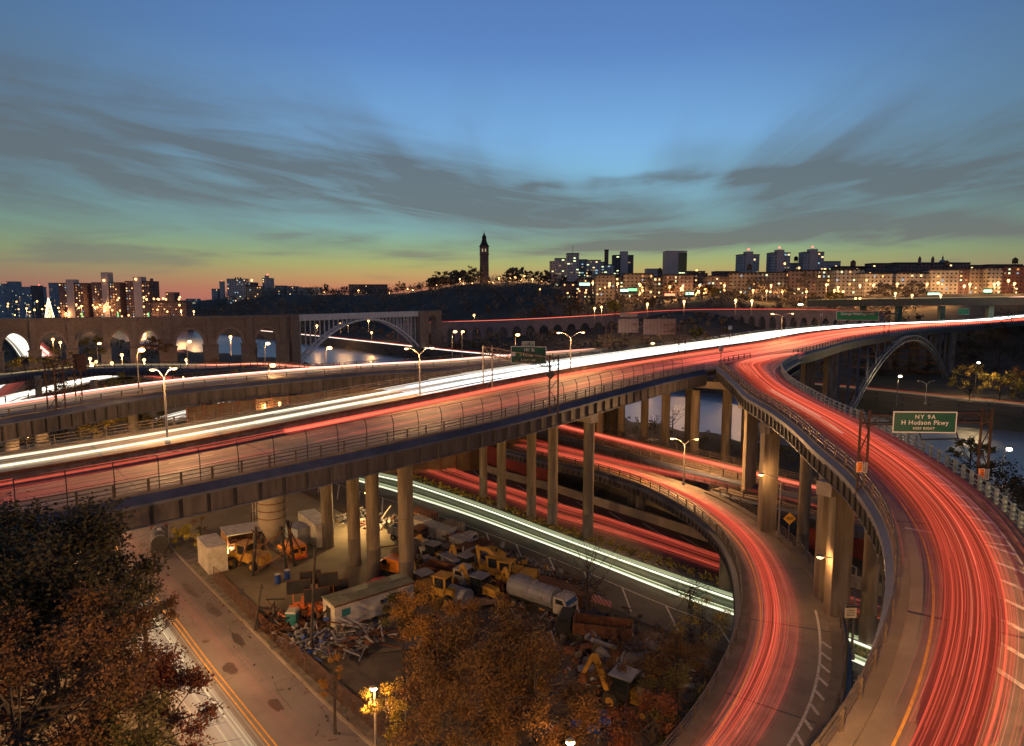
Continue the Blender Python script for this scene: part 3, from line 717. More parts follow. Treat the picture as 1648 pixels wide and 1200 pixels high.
mktrails(bL,bR,[(.27,.02,7,.5,.9,.03,4,.7),(.38,.02,7,.5,.9,.03,4,.6),(.34,.09,34,.4,.9,.016,4,.3),(.38,.11,60,.4,.9,.02,6,.25),(.56,.05,7,.4,.9,.014,6,.4),(.33,.08,7,.4,.8,.016,5,.2),(.36,.12,50,.4,.8,.4,9,.6)],'red tail light streaks curving along the lower ramp',9)
for a,b,r in ((1168,945,.85),(1030,828,.8)):
    p=W(a,b,4); i=nearest(bL,p); column(LR,p,8.7,r)
for i in (30,60,85):
    q=bL[i].lerp(bR[i],.5); column(LR,(q.x,q.y),8.7,.8)
def edges(Lp,Rp,zl,n=80):
    f=(lambda p:W(p[0],p[1],p[2])) if zl is None else (lambda p:W(p[0],p[1],zl))
    L=smooth(catmull([f(p) for p in Lp],n),2,1); Rr=match(L,catmull([f(p) for p in Rp],900),4); return L,Rr
R1n=[(760,655),(864,690),(960,714),(1088,749),(1220,781),(1330,806),(1420,822),(1560,846)]
R1f=[(780,644),(880,670),(960,694),(1067,719),(1220,757),(1325,785),(1440,806),(1580,832)]
L1,RR1=edges(R1n,R1f,11.4)
T=viaduct('lower_road_bridge','low straight road bridge behind the columns carrying one dense red streak','ramp',L1,RR1,railL='steel',railR='steel',curb=(.5,.5),girder=.9,stiff=2)
mktrails(L1,RR1,[(.5,.07,30,.5,.9,.04,4,.7),(.5,.04,8,.5,.9,.03,5,.5),(.4,.12,24,.4,.8,.03,6,.4),(.48,.14,24,.4,.8,.4,9,.6)],'dense red streak along the straight low road bridge behind the columns',10)
R2n=[(1144,788),(1200,803),(1254,815),(1340,838),(1420,852),(1560,878)]
R2f=[(1088,757),(1160,771),(1220,785),(1325,812),(1420,830),(1580,855)]
L2,RR2=edges(R2n,R2f,9.96)
T=viaduct('lower_road_branch','low road branch running on straight beside the lower curved ramp','ramp',L2,RR2,railL='steel',railR=None,curb=(.5,.5),girder=.9,stiff=2)
L3,RR3=edges([(820,716),(960,748),(1067,775),(1144,790),(1180,800)],[(860,708),(960,732),(1060,756),(1160,772),(1200,782)],10.03)
mktrails(L2,RR2,[(.5,.12,18,.5,.9,.03,6,.6),(.5,.12,6,.5,.9,.03,4,.6),(.5,.15,14,.4,.8,.35,9,.6)],'thin red streaks on the low road branch beside the curved ramp',11)
mktrails(L3,RR3,[(.55,.12,18,.5,.9,.03,4,.6),(.45,.14,18,.5,.9,.03,6,.6),(.5,.14,20,.4,.8,.35,9,.6)],'red streaks fanning out where the low ramp and its branch divide',12)
for k,(a,b) in enumerate(((890,700),(1020,740),(1330,812),(1010,790))):
    q=W(a,b,10); mb=MB()
# red wall and concrete barrier by the red lanes
def wall(name,label,P,z0,z1,th,mat,cat='wall',cap=None):
    m=MB(); A=[Vector(p) for p in P]
    for a,b in zip(A,A[1:]):
        d=Vector((b.x-a.x,b.y-a.y,0)).normalized(); n=Vector((-d.y,d.x,0))*th/2
        za0,za1=(z0,z1) if not callable(z1) else (z0,z1(a)); zb1=z1 if not callable(z1) else z1(b)
        m.add([a.xy.to_3d()-n+Vector((0,0,z0)),a.xy.to_3d()+n+Vector((0,0,z0)),b.xy.to_3d()+n+Vector((0,0,z0)),b.xy.to_3d()-n+Vector((0,0,z0)),
               a.xy.to_3d()-n+Vector((0,0,za1)),a.xy.to_3d()+n+Vector((0,0,za1)),b.xy.to_3d()+n+Vector((0,0,zb1)),b.xy.to_3d()-n+Vector((0,0,zb1))],
              [(0,1,2,3),(4,5,6,7),(0,1,5,4),(3,2,6,7),(0,3,7,4),(1,2,6,5)])
    o=m.build(name,mat,loc=Vector((P[0][0],P[0][1],0)),world=True)
    return tag(o,label,cat)
wall('red_wall','dark red retaining wall behind the red highway lanes between the columns',[W(a,b,4) for a,b in ((600,695),(700,730),(790,757),(870,782),(885,786))],3.5,9.2,.6,REDW)
wall('concrete_barrier','low concrete barrier beside the red highway lanes and hatched shoulder',[W(a,b,4) for a,b in ((770,754),(813,769),(899,793),(1040,838),(1144,873),(1300,922),(1440,965))],3.9,5.5,.5,CONC,'barrier')
wall('abutment_wall','dark red abutment wall seen between the tall right hand columns',[W(1290,880,4),W(1370,895,4),W(1500,925,4)],3.8,9,.6,REDW)
mktrails(dwL,dwR,[(.13,.010,9,.5,.8,.035,8,1),(.20,.010,12,.5,.8,.04,8,1),(.20,.003,5,.6,.7,.05,0,1),(.40,.010,9,.5,.8,.035,8,1),(.46,.010,12,.5,.8,.04,8,1),(.46,.003,4,.6,.7,.05,0,1),(.30,.13,36,.4,.8,.35,11,.9)],'pale green-white headlight streaks on the highway at ground level',13)
mktrails(drL,drR,[(.48,.04,18,.5,.9,.03,4,.5),(.50,.06,20,.5,.9,.03,6,.4),(.78,.04,16,.5,.9,.03,4,.4),(.8,.05,16,.5,.9,.03,6,.4),(.62,.2,40,.4,.8,.4,9,.6)],'red tail light streaks on the highway at ground level behind the columns',14)
# street trails
mktrails(Lk,Cc,[(.45,.15,10,.5,.8,.03,1,.7),(.72,.07,10,.5,.8,.03,1,.7),(.6,.15,22,.4,.8,.5,10,.9)],'faint white headlight streaks on the street at lower left',15)
mktrails(Cc,Rk,[(.45,.2,9,.5,.8,.012,6,.5),(.4,.15,10,.4,.8,.5,9,.8)],'faint red streaks on the right half of the street at lower left',16)
# ---------------- second viaduct and its joining ramp
V2n=[(-70,688,24),(0,674,24),(80,661,24),(187,642,24),(301,625,24.2),(420,613,24.5),(507,605,24.8),(608,596,25.2),(700,592,25.6),(781,586,26),(880,577,26.3),(940,573,26.5),(1000,567,26.6)]
V2f=[(-70,662,24),(0,650,24),(80,639,24),(187,623,24),(301,611,24.2),(420,600.5,24.5),(507,594,24.8),(608,587.5,25.2),(700,583,25.6),(781,577,26),(880,569,26.3),(960,563,26.5),(1020,559,26.6)]
v2L,v2R=edges(V2n,V2f,None,90)
T2=viaduct('second_viaduct','second blue-grey girder viaduct running behind the main expressway at left','viaduct',v2L,v2R,railL='thin',railR='thin',curb=(.6,.5),girder=2.3,stiff=2.0,over=.75)
for px,D in ((60,104),(210,118),(330,124),(470,140),(10,95)):
    p=WD(px,600,D); column(T2,(p.x,p.y),21.3,.9,mat=CONCD)
mktrails(v2L,v2R,[(.3,.06,14,.5,.9,.05,3,.8),(.5,.06,14,.5,.9,.05,5,.8),(.62,.05,16,.5,.9,.05,4,.5),(.7,.03,8,.5,.8,.05,0,.6),(.5,.15,30,.4,.8,.4,10,.8)],'pinkish streaks along the second viaduct behind the expressway',17)
i4=nearest(v2L,W(301,625,24.2))
WALLB=M('weathered_brown_wall',(.15,.095,.05),(.09,.055,.03),.5,.9,stain=.5)
P=offs(v2L[i4:],v2R[i4:],'L',-1.2,0)
m=MB()
for i in range(len(P)-1):
    a,b=P[i],P[i+1]; d=(b-a).normalized(); n=Vector((-d.y,d.x,0))*.25
    zt=min(a.z,b.z)-3.1
    m.poly([(a.x-n.x,a.y-n.y),(b.x-n.x,b.y-n.y),(b.x+n.x,b.y+n.y),(a.x+n.x,a.y+n.y)],3.5,zt,0)
    if i%2==0: m.box(a.x-.15,a.x+.15,a.y-.5,a.y,3.5,zt+.1,1)
    for zz in (zt-2.2,zt-4.6): m.bar((a.x,a.y-.3,zz),(b.x,b.y-.3,zz),.12,4,1)
tag(m.build('ribbed_wall',[WALLB,RUST],loc=Vector((P[0].x,P[0].y,3.5)),world=True),'long brown ribbed wall below the second viaduct, behind the white lanes','wall')
V3n=[(-80,620,15),(0,609,16),(61,599.5,17),(133,594.5,19),(232,593,20),(328,594,21.5),(400,590,22.5),(467,596,23.7),(533,598,24.6),(600,597,25.1)]
V3f=[(-80,610,15),(0,600,16),(61,591,17),(133,585.5,19),(232,583.5,20),(328,583,21.5),(400,582,22.5),(467,586,23.7),(533,590,24.6),(600,589,25.1)]
v3L,v3R=edges(V3n,V3f,None,70)
T3=viaduct('joining_ramp','curved ramp at left that swings across and joins the second viaduct','ramp',v3L,v3R,railL='thin',railR='thin',curb=(.5,.5),girder=1.3,stiff=2.2)
for px,D in ((235,186),(325,172),(150,190),(60,200),(420,168)):
    p=WD(px,600,D); column(T3,(p.x,p.y),17,.9,mat=CONC)
mktrails(v3L,v3R,[(.5,.12,16,.5,.9,.06,3,.6),(.5,.14,20,.4,.8,.5,10,.8)],'faint streaks on the curved ramp that joins the second viaduct',18)
mktrails(v3L[35:],v3R[35:],[(.5,.12,30,.5,.9,.06,4,.4),(.5,.1,14,.5,.9,.06,5,.4),(.5,.14,20,.4,.8,.5,9,.8)],'red streaks where the joining ramp meets the second viaduct',19)
# ---------------- interchange loops on the ground far left
def loop(pts,w,z,specs,label,seed,name='loop_road',pz=None):
    C=smooth(catmull([W(a,b,z) for a,b in pts],50),2,1); L=[];Rr=[]
    for i,c in enumerate(C):
        d=(C[min(i+1,49)]-C[max(0,i-1)]).normalized(); n=Vector((-d.y,d.x,0)); L.append(c+n*w/2); Rr.append(c-n*w/2)
    m=MB(); strip(m,L,Rr); tag(m.build(name,ASPH2),kind='structure')
    mktrails(L,Rr,specs,label,seed)
loop([(-30,665),(20,642),(80,628),(130,615),(165,609),(185,605),(180,599),(155,600),(120,604)],9,6.2,[(.5,.22,90,.5,.9,.09,0,.8)],'white headlight streak on the small loop road at far left',20)
loop([(185,596),(240,605),(300,616),(360,628)],12,6.1,[(.5,.2,40,.5,.9,.08,4,.8)],'red streaks on the road under the joining ramp',21)
loop([(240,592),(330,604),(420,618)],8,6.3,[(.5,.2,26,.5,.9,.08,4,.8)],'thin red streaks crossing behind the second viaduct',22)
loop([(60,575),(38,553),(20,540),(5,532)],16,6.2,[(.5,.2,150,.5,.9,.16,0,1)],'blazing white headlight streaks seen through the leftmost stone arch',23)
loop([(80,575),(58,553),(40,538),(30,531)],9,6.4,[(.5,.2,70,.5,.9,.12,4,1)],'red streaks beside the white ones through the leftmost stone arch',24)
loop([(-30,700),(5,640),(22,622),(40,612)],9,6.5,[(.4,.2,26,.5,.9,.06,4,.8),(.1,.03,14,.5,.9,.1,0,.8)],'red streaks on the curving road at the left edge',25)
loop([(-20,718),(20,700),(60,680),(90,670)],7,5.2,[(.5,.25,26,.5,.9,.06,0,.7)],'white streaks seen in the gap below the second viaduct at left edge',26)
loop([(260,680),(300,668),(340,658),(380,650)],8,5.2,[(.5,.25,26,.5,.9,.07,0,.8)],'white streaks in the gap between the two viaducts',27)
loop([(330,672),(380,658),(430,646)],8,5.5,[(.5,.25,20,.5,.9,.06,4,.8)],'red streaks in the gap between the two viaducts',28)
loop([(212,557),(250,562),(300,568)],7,6.2,[(.5,.2,14,.5,.9,.09,5,.6)],'pink streak on a bank road seen through the stone arches',29)
# ---------------- stone bridge with steel arch (far left to centre)
def archwall(mb,A,B,ztop,opens,zs,zc,th,zbot,mi=0,ns=14):
    """wall from A to B with arched openings; opens = list of (s0,s1) in 0-1"""
    d=(B-A); d=Vector((d.x,d.y,0)); n=Vector((-d.y,d.x,0)).normalized()*th/2
    st=[(0,zbot)]
    for s0,s1 in opens:
        st+= [(s0,zbot),(s0,zs)]
        for k in range(1,ns): 
            w=-math.cos(math.pi*k/ns); st.append(((s0+s1)/2+(s1-s0)/2*w,zs+(zc-zs)*math.sqrt(max(0,1-w*w))))
        st+=[(s1,zs),(s1,zbot)]
    st.append((1,zbot))
    zt=ztop if callable(ztop) else (lambda s:ztop)
    vs=[]
    for s,z in st:
        p=A+d*s
        vs+=[(p.x-n.x,p.y-n.y,z),(p.x-n.x,p.y-n.y,zt(s)),(p.x+n.x,p.y+n.y,z),(p.x+n.x,p.y+n.y,zt(s))]
    fs=[]
    for i in range(len(st)-1):
        a=i*4; b=a+4
        if abs(st[i][0]-st[i+1][0])>1e-9: fs+=[(a,b,b+1,a+1),(a+2,a+3,b+3,b+2),(a+1,b+1,b+3,a+3)]
        fs.append((a,a+2,b+2,b))
    fs+=[(0,1,3,2),(len(vs)-4,len(vs)-2,len(vs)-1,len(vs)-3)]
    mb.add(vs,fs,mi); return mb
HA=W(-170,514.5,31); HB=W(463,506.6,31); HD=HB-HA
def spar(A,B,px):
    # where the line A-B meets the vertical plane through the camera and pixel column px
    k=(px-824)/F*math.cos(0); 
    # x = k*y*c ; small pitch correction through the depth is ignored
    k=(px-824)/(F*math.cos(PIT)+0)*1.0
    return (k*A.y-A.x)/((B.x-A.x)-k*(B.y-A.y))
ST=thing('stone_arch_bridge','high stone aqueduct bridge with round arches and one pale steel arch over the river','bridge',(HA.x,HA.y,4))
OP=[(-120,-78),(-56,-14),(5,51),(67,111),(128,166),(180,213),(227,259),(285,331),(351,393),(412,449)]
mb=MB(); archwall(mb,HA,HB,30.1,[(spar(HA,HB,a),spar(HA,HB,b)) for a,b in OP],17.2,24.6,5.0,0)
mb.build('arcade_wall',STONE,ST,world=True)
mb=MB(); n=Vector((-HD.y,HD.x,0)).normalized(); d=Vector((HD.x,HD.y,0))
for o0,o1,z0,z1 in ((-3.2,3.2,29.6,30.1),(-3.0,3.0,26.6,27.1),(-2.75,2.75,30.1,31.0)):
    a=HA+n*o0; b=HA+n*o1; c=HB+n*o1; e=HB+n*o0
    mb.poly([(p.x,p.y) for p in (a,e,c,b)],z0,z1)
mb.build('cornice',STONE,ST,world=True)
dh2=d.normalized()
for (a,b),(c,e) in zip(OP,OP[1:]+[(463,470)]):
    s=spar(HA,HB,(b+c)/2); q=HA+d*s; w=(HA+d*spar(HA,HB,c)-HA-d*spar(HA,HB,b)).length
    mb=MB()
    for ww,dd_,z0,z1 in ((w*.5+.3,4.3,-1,16.6),(min(1.6,w*.5-.6),3.5,17.0,29.6),(w*.5+.6,4.7,16.6,17.2)):
        pa=[q+dh2*sx*ww+n*sy*dd_ for sx,sy in ((-1,-1),(1,-1),(1,1),(-1,1))]; mb.poly([(p.x,p.y) for p in pa],z0,z1)
    mb.build('pier',STONE,ST,world=True)
for a,b in OP:
    s0,s1=spar(HA,HB,a),spar(HA,HB,b); cx_=HA+d*((s0+s1)/2); hw=(d*(s1-s0)).length/2; mb=MB()
    for k in range(17):
        a0,a1=math.pi*k/17,math.pi*(k+.86)/17
        for o in (-2.5,):
            vs=[]
            for oo in (o-.28,o+.05):
                for aa,rr_ in ((a0,0),(a0,1.1),(a1,1.1),(a1,0)):
                    q=cx_-dh2*math.cos(aa)*(hw+rr_)+n*oo; vs.append((q.x,q.y,17.2+math.sin(aa)*(7.4+rr_)))
            mb.add(vs,[(0,1,2,3),(4,5,6,7),(0,1,5,4),(1,2,6,5),(2,3,7,6),(3,0,4,7)])
    mb.build('arch_ring',M('voussoir_stone',(.30,.22,.16),(.2,.145,.11),1,.85) if 'voussoir_stone' not in bpy.data.materials else bpy.data.materials['voussoir_stone'],ST,world=True)
SA=W(470,506.4,31); SB=W(669,500.5,31); sd=SB-SA; sd.z=0; sh=sd.normalized(); sn=Vector((-sh.y,sh.x,0))
mb=MB()
for off in (-2.2,2.2):
    a=SA+sn*(off-.15); b=SB+sn*(off-.15); c=SB+sn*(off+.15); e=SA+sn*(off+.15)
    mb.poly([(p.x,p.y) for p in (a,b,c,e)],27.8,31.0)
    for k in range(1,24): q=SA+sd*(k/24)+sn*(off+(-.2 if off<0 else .2)*1); mb.box(q.x-.12,q.x+.12,q.y-.12,q.y+.12,27.8,31)
a=SA-sn*2; b=SB-sn*2; c=SB+sn*2; e=SA+sn*2; mb.poly([(p.x,p.y) for p in (a,b,c,e)],30.2,30.6)
mb.build('steel_deck_girder',WHITEP,ST,world=True)
for off in (-1.9,1.9):
    mb=MB(); pts=[]
    for i in range(33):
        s=i/32; q=SA+sd*s+sn*off; z0=3*(1-s)+8*s; q.z=z0+(27.2-5.5)*(1-(2*s-1)**2)*1.0+(.0); q.z=min(q.z,27.4); pts.append(q)
    for a,b in zip(pts,pts[1:]):
        mb.bar(a,b,.75,4)
    mb.build('arch_rib',WHITEP,ST,world=True)
    for i in range(1,30):
        s=i/30; q=SA+sd*s+sn*off; z0=3*(1-s)+8*s+21.7*(1-(2*s-1)**2)
        if z0<27.3: mb=MB(); mb.bar((q.x,q.y,z0),(q.x,q.y,27.9),.28,4); mb.build('spandrel_column',WHITEP,ST,world=True)
mb=MB()
for i in range(0,30,2):
    s=i/30; a=SA+sd*s+sn*1.9; a.z=3*(1-s)+8*s+21.7*(1-(2*s-1)**2); s=(i+1)/30; b=SA+sd*s-sn*1.9; b.z=3*(1-s)+8*s+21.7*(1-(2*s-1)**2); mb.bar(a,b,.18,4)
mb.build('arch_bracing',WHITEP,ST,world=True)
SE=SB+sh*26
mb=MB(); archwall(mb,SB-sh*.2,SE,31,[(.42,.78)],24.5,28.5,5,4); mb.build('end_arcade',STONE,ST,world=True)
for q,z0 in ((SB+sh*2.5,4),(SA-sh*1.0,-1)):
    mb=MB(); pa=[q+sh*sx*2.6+sn*sy*3.3 for sx,sy in ((-1,-1),(1,-1),(1,1),(-1,1))]; mb.poly([(p.x,p.y) for p in pa],z0,31.3); mb.build('pier',STONE,ST,world=True)
# ---------------- far bank wall and riverside drive
def fbpt(i,s,off,z):
    (ax,ay),(bx,by)=FB[i],FB[i+1]; x=ax+(bx-ax)*s; y=ay+(by-ay)*s
    l=math.hypot(bx-ax,by-ay); nx,ny=-(by-ay)/l,(bx-ax)/l
    return Vector((x+nx*off,y+ny*off,z))
FP=[fbpt(i,s,0,0) for i in (3,4,5,6,7) for s in (0,.25,.5,.75)]+[fbpt(8,s,0,0) for s in (0,.3,.6)]
FBs=[(p.x,p.y) for p in FP]
RW=brickmat('river_wall_stone',(.075,.062,.06),(.035,.03,.03),2.4,1.0,.06)
m=MB()
for a,b in zip(FP,FP[1:]):
    dd_=(b-a).normalized(); nn_=Vector((-dd_.y,dd_.x,0)); m.poly([(a.x-nn_.x*.5,a.y-nn_.y*.5),(b.x-nn_.x*.5,b.y-nn_.y*.5),(b.x+nn_.x,b.y+nn_.y),(a.x+nn_.x,a.y+nn_.y)],-3,6.9)
tag(m.build('river_wall',RW,loc=Vector((FP[6].x,FP[6].y,0)),world=True),'long dark stone wall holding the far bank of the river','wall')
A=catmull([p for p in FP],120); nA=[nrm(A[i],A[min(i+1,119)]) if i<119 else nrm(A[118],A[119]) for i in range(120)]
dl1=[Vector((p.x-n.y*1.6*1,p.y+n.x*1.6*1,6.2)) for p,n in zip(A,nA)]; dl2=[Vector((p.x-n.y*13,p.y+n.x*13,6.2)) for p,n in zip(A,nA)]
m=MB(); strip(m,dl1,dl2); tag(m.build('riverside_road',ASPH2),kind='structure')
kx=nearest(dl1,Vector((80,285,0)))
mktrails(dl1[kx:],dl2[kx:],[(.2,.04,5,.7,1.1,.08,3,.9),(.65,.06,5,.7,1.0,.08,6,.7)],'faint cream streak on the riverside drive beneath the river arch',39)
mktrails(dl1[:kx+1],dl2[:kx+1],[(.2,.05,16,.7,1.1,.12,0,.9),(.28,.05,8,.6,1.0,.10,3,.8),(.65,.06,16,.7,1.0,.10,6,.7)],'white and red streaks on the riverside drive along the far bank',30)
# ---------------- masonry arcade on the far slope
AT=[(640,524,19),(700,520.5,21),(820,517,23),(973,509,26.5),(1093,501,29.5),(1220,500,31.2),(1310,501,31.8),(1420,504,32)]
AP=smooth(catmull([W(*p) for p in AT],80),2,2)
AR2=thing('masonry_arcade','purple-grey masonry arcade with round arches carrying a road along the wooded slope','bridge',(AP[40].x,AP[40].y,15))
m=MB(); nb=0; tot=plen(AP); nbay=int(tot/9.5); Q=resamp(AP,nbay+1)
for a,b in zip(Q,Q[1:]):
    zt0,zt1=a.z,b.z; zm=(zt0+zt1)/2
    archwall(m,Vector((a.x,a.y,0)),Vector((b.x,b.y,0)),(lambda s,zt0=zt0,zt1=zt1:zt0+(zt1-zt0)*s),[(.17,.83)],zm-8,zm-3.6,2.0,zm-19,ns=12)
m.build('arch_wall',STONE2,AR2,world=True)
Q2=[Vector((p.x,p.y,p.z)) for p in AP]; dn=[nrm(Q2[min(i,78)],Q2[min(i,78)+1]) for i in range(80)]
U1=[Vector((p.x-n.y*-.8,p.y+n.x*-.8,p.z+.02)) for p,n in zip(Q2,dn)]; U2=[Vector((p.x-n.y*10,p.y+n.x*10,p.z+.02)) for p,n in zip(Q2,dn)]
m=MB(); sweep(m,U1,U2,[('L',0,0),('R',0,0),('R',0,-.5),('L',0,-.5)]); m.build('roadway',ASPH2,AR2,world=True)
m=MB(); sweep(m,U1,U2,[('L',-.35,-.4),('L',-.35,.8),('L',.2,.8),('L',.2,-.4)]); m.build('parapet',STONE2,AR2,world=True)
mktrails(U1,U2,[(.4,.1,18,.9,1.3,.12,6,.5),(.4,.1,8,.9,1.3,.10,4,.4)],'thin red streak on the arcade road across the wooded slope',31)
mktrails(U1[8:34],U2[8:34],[(.25,.05,8,.9,1.2,.12,5,.7)],'pink-white streak on the left stretch of the arcade road',32)
# slope ramp road joining upward right, seen behind the expressway
# ---------------- overpass at far right with green columns
OL=[WD(1300,487,470),WD(1420,485,430),WD(1500,484.5,410),WD(1610,483,390),WD(1800,480,360)]
OVt=thing('overpass','grey-green concrete overpass on green columns at far right','bridge',tuple(OL[2]))
PL=catmull([Vector((p.x,p.y,p.z)) for p in OL],30); PR=[Vector((p.x+6,p.y+12,p.z)) for p in PL]
GRN=M('green_steel_paint',(.12,.16,.10),(.09,.12,.075),1,.6)
m=MB(); sweep(m,PL,PR,[('L',0,.9),('R',0,.9),('R',0,-2.6),('L',0,-2.6)]); m.build('deck_beam',M('overpass_concrete',(.17,.15,.10),(.12,.11,.075),.8,.8),OVt,world=True)
m=MB(); sweep(m,PL,PR,[('L',-.2,.9),('L',.3,.9),('L',.3,1.6),('L',-.2,1.6)]); m.build('parapet',GRN,OVt,world=True)
for px,D in ((1383,443),(1440,425),(1508,408),(1585,393)):
    p=WD(px,600,D); m=MB(); m.box(p.x-1.5,p.x+1.5,p.y-1.5,p.y+1.5,20,WD(px,492,D).z); m.build('column',GRN,OVt,world=True)
mktrails([p+Vector((0,0,1.2)) for p in PL],[p+Vector((0,0,1.2)) for p in PR],[(.15,.05,12,.6,1,.12,3,.7)],'faint white streak along the top of the far overpass',33)
def flytrail(pts,w,specs,label,seed):
    C=catmull([WD(*p) for p in pts],40); L=[c for c in C]; Rr=[c+Vector((w*.4,w*.9,0)) for c in C]
    mktrails(L,Rr,specs,label,seed)
    m=MB(); strip(m,[p-Vector((0,0,.3)) for p in L],[p-Vector((0,0,.3)) for p in Rr]); tag(m.build('far_road',ASPH2),kind='structure')
flytrail([(1380,500.5,520),(1440,497,525),(1500,494,530),(1560,490,540)],7,[(.3,.1,14,.4,.8,.16,3,.8),(.7,.1,14,.4,.8,.16,4,.8)],'streaks on the road seen between overpass and expressway',34)
flytrail([(1440,498,500),(1510,496.5,505),(1600,495,515),(1660,493,520)],6,[(.5,.1,16,.4,.8,.16,4,.8)],'red streaks behind the green overpass columns',35)
flytrail([(1535,479,560),(1580,475.5,575),(1620,472,590),(1680,467,610)],7,[(.4,.15,30,.4,.8,.2,0,.8)],'white streaks on the hill road in front of the brick blocks at right',36)
flytrail([(1590,482,500),(1630,479.5,510),(1690,477,520)],6,[(.4,.15,20,.4,.8,.16,4,.8),(.6,.1,8,.4,.8,.12,0,.6)],'red streaks on the hill road at the right edge',37)
# ---------------- street lamps
def point(parent,loc,P,c=(1,.52,.20),r=.12):
    l=bpy.data.lights.new('lamp_light','POINT'); l.energy=P; l.color=c; l.shadow_soft_size=r
    o=bpy.data.objects.new('lamp_light',l); COL.objects.link(o); o.parent=parent; o.location=loc; return o
def head(T,p,dirx,diry,lit=True,r=.22,P=4000,mat=None,c=(1,.52,.20),tilt=0):
    m=MB(); m.ball((0,0,0),.42,8,0,(1.0,.55,.35)); h=m.build('lamp_head',GALV,T); h.location=p; h.rotation_euler=(0,0,math.atan2(diry,dirx))
    if lit:
        m=MB(); m.ball((0.05,0,-.10),r,8,0,(1.3,1,.75)); m.build('lamp_glass',mat or LAMPO,h,smooth=True)
        if P: point(T,(p[0],p[1],p[2]-.45),P,c)
    else:
        m=MB(); m.ball((0.05,0,-.10),.18,8,0,(1.3,1,.75)); m.build('lamp_glass',GLASS,h,smooth=True)
def lamp2(px,pyb,pyh,zb,arms,label,group=None,P=4000,lit=True,rise=1.0,pw=.13,r=.24,mat=None,c=(1,.52,.20)):
    b=W(px,pyb,zb); D=b.y; zt=WD(px,pyh,D).z; h=zt-zb
    T=thing('street_lamp',label,'street lamp',tuple(b),group=group)
    m=MB(); m.bar((0,0,0),(0,0,h-rise),pw,8,0,pw*.6); m.box(-.22,.22,-.22,.22,0,.5); m.build('pole',GALV,T)
    for ax,ay in arms:
        m=MB(); l=math.hypot(ax,ay); m.bar((0,0,h-rise),(ax*.45,ay*.45,h-rise*.25),.07,6); m.bar((ax*.45,ay*.45,h-rise*.25),(ax,ay,h),.06,6); m.build('arm',GALV,T)
        head(T,(ax,ay,h),ax,ay,lit,r,P,mat,c)
    return T
mdir=(Mm[60]-Mm[50]).normalized(); mnx,mny=-mdir.y,mdir.x
PZ=4800
def cross(px,pyb,pyh,zb,a0,label,**k):
    lamp2(px,pyb,pyh,zb,[(a0,.6),(-a0,-.6)],label,**k)
cross(676,641,559,25,1.75,'double armed street lamp on the median in front of the blue river reach',P=PZ)
cross(918,602,534,26.2,2.2,'double armed street lamp with two starry lights right of the exit sign',P=PZ)
cross(1257,549,504,27.3,3.2,'double armed street lamp on the median above the start of the upper ramp',P=PZ,group=None)
cross(270,716,592,23.9,.8,'nearest tall street lamp rising from the median at left',P=PZ)
lamp2(1100,780,705,10,[(-1.9,.3),(1.8,-.2)],'double armed street lamp where the low ramp divides, in front of the tall columns',P=5000)
lamp2(1253,862,763,10,[(-2.4,.2)],'single armed street lamp beside the thick column and yellow warning sign',P=600)
lamp2(1370,1060,897,6,[(-3.2,.4)],'single armed street lamp in the gap between the two curved ramps',P=450)
lamp2(1489,650,613,6.5,[(-2.4,.2),(2.4,.2)],'unlit double armed street lamp rising behind the green 9A sign',lit=False,P=0)
lamp2(1443,652,605,6.5,[(.5,0)],'dazzling yellowish street lamp under the river arch',P=7000,r=.45,mat=LAMPW,c=(1,.72,.35))
lamp2(1568,640,583,6.5,[(.5,0)],'starry street lamp above the yellow tree across the river',P=8000,r=.4,mat=LAMPW,c=(1,.65,.25))
lamp2(1612,770,722,3.8,[(1.0,0)],'large dazzling lamp at the right edge over the dark river bank',P=4000,r=.45,mat=LAMPW,c=(1,.72,.5))
lamp2(829,600,538,21,[(.6,0)],'starry street lamp directly behind the exit 181 St sign',P=8000,r=.42)
lamp2(1046,590,552,20,[(.6,0)],'starry street lamp under the backs of the two grey gantry signs',P=8000,r=.4)
lamp2(728,598,533,20,[(.8,0)],'street lamp on the slope, left one of the pair left of the sign gantry',P=7000,r=.4)
lamp2(744,592,533,18,[(.2,0)],'street lamp on the slope, right one of the pair left of the sign gantry',P=7000,r=.4)
lamp2(1625,1260,1080,12,[(.1,0)],'street lamp below the right edge',P=0) if 0 else None
# poles with single lamps at left, (px, base y, head y, base z)
for px,yb,yh,zb,lab in ((224,633,562,24,'street lamp with a tall pole on the second viaduct, below the fifth stone arch'),(302,584,549,21,'street lamp on the joining ramp in front of the stone arch pier'),
   (427,592,552,22.6,'street lamp on the joining ramp in front of the last stone arch'),(433,610,587,24,'low street lamp beside the second viaduct left of the steel arch'),
   (158,586,552,19,'street lamp on a pole under the third stone arch'),(525,594,559,24.3,'street lamp with round glow in front of the river left of the reach'),
   (535,596,560,24.3,None)):
    if lab is None: continue
    lamp2(px,yb,yh,zb,[(.8,0)],lab,P=1500,r=.45)
def Dr(px,sf=270):
    D=300.
    while sdist(FBs,(px-824)/F*D,D)<sf and D<1200: D+=8
    return D

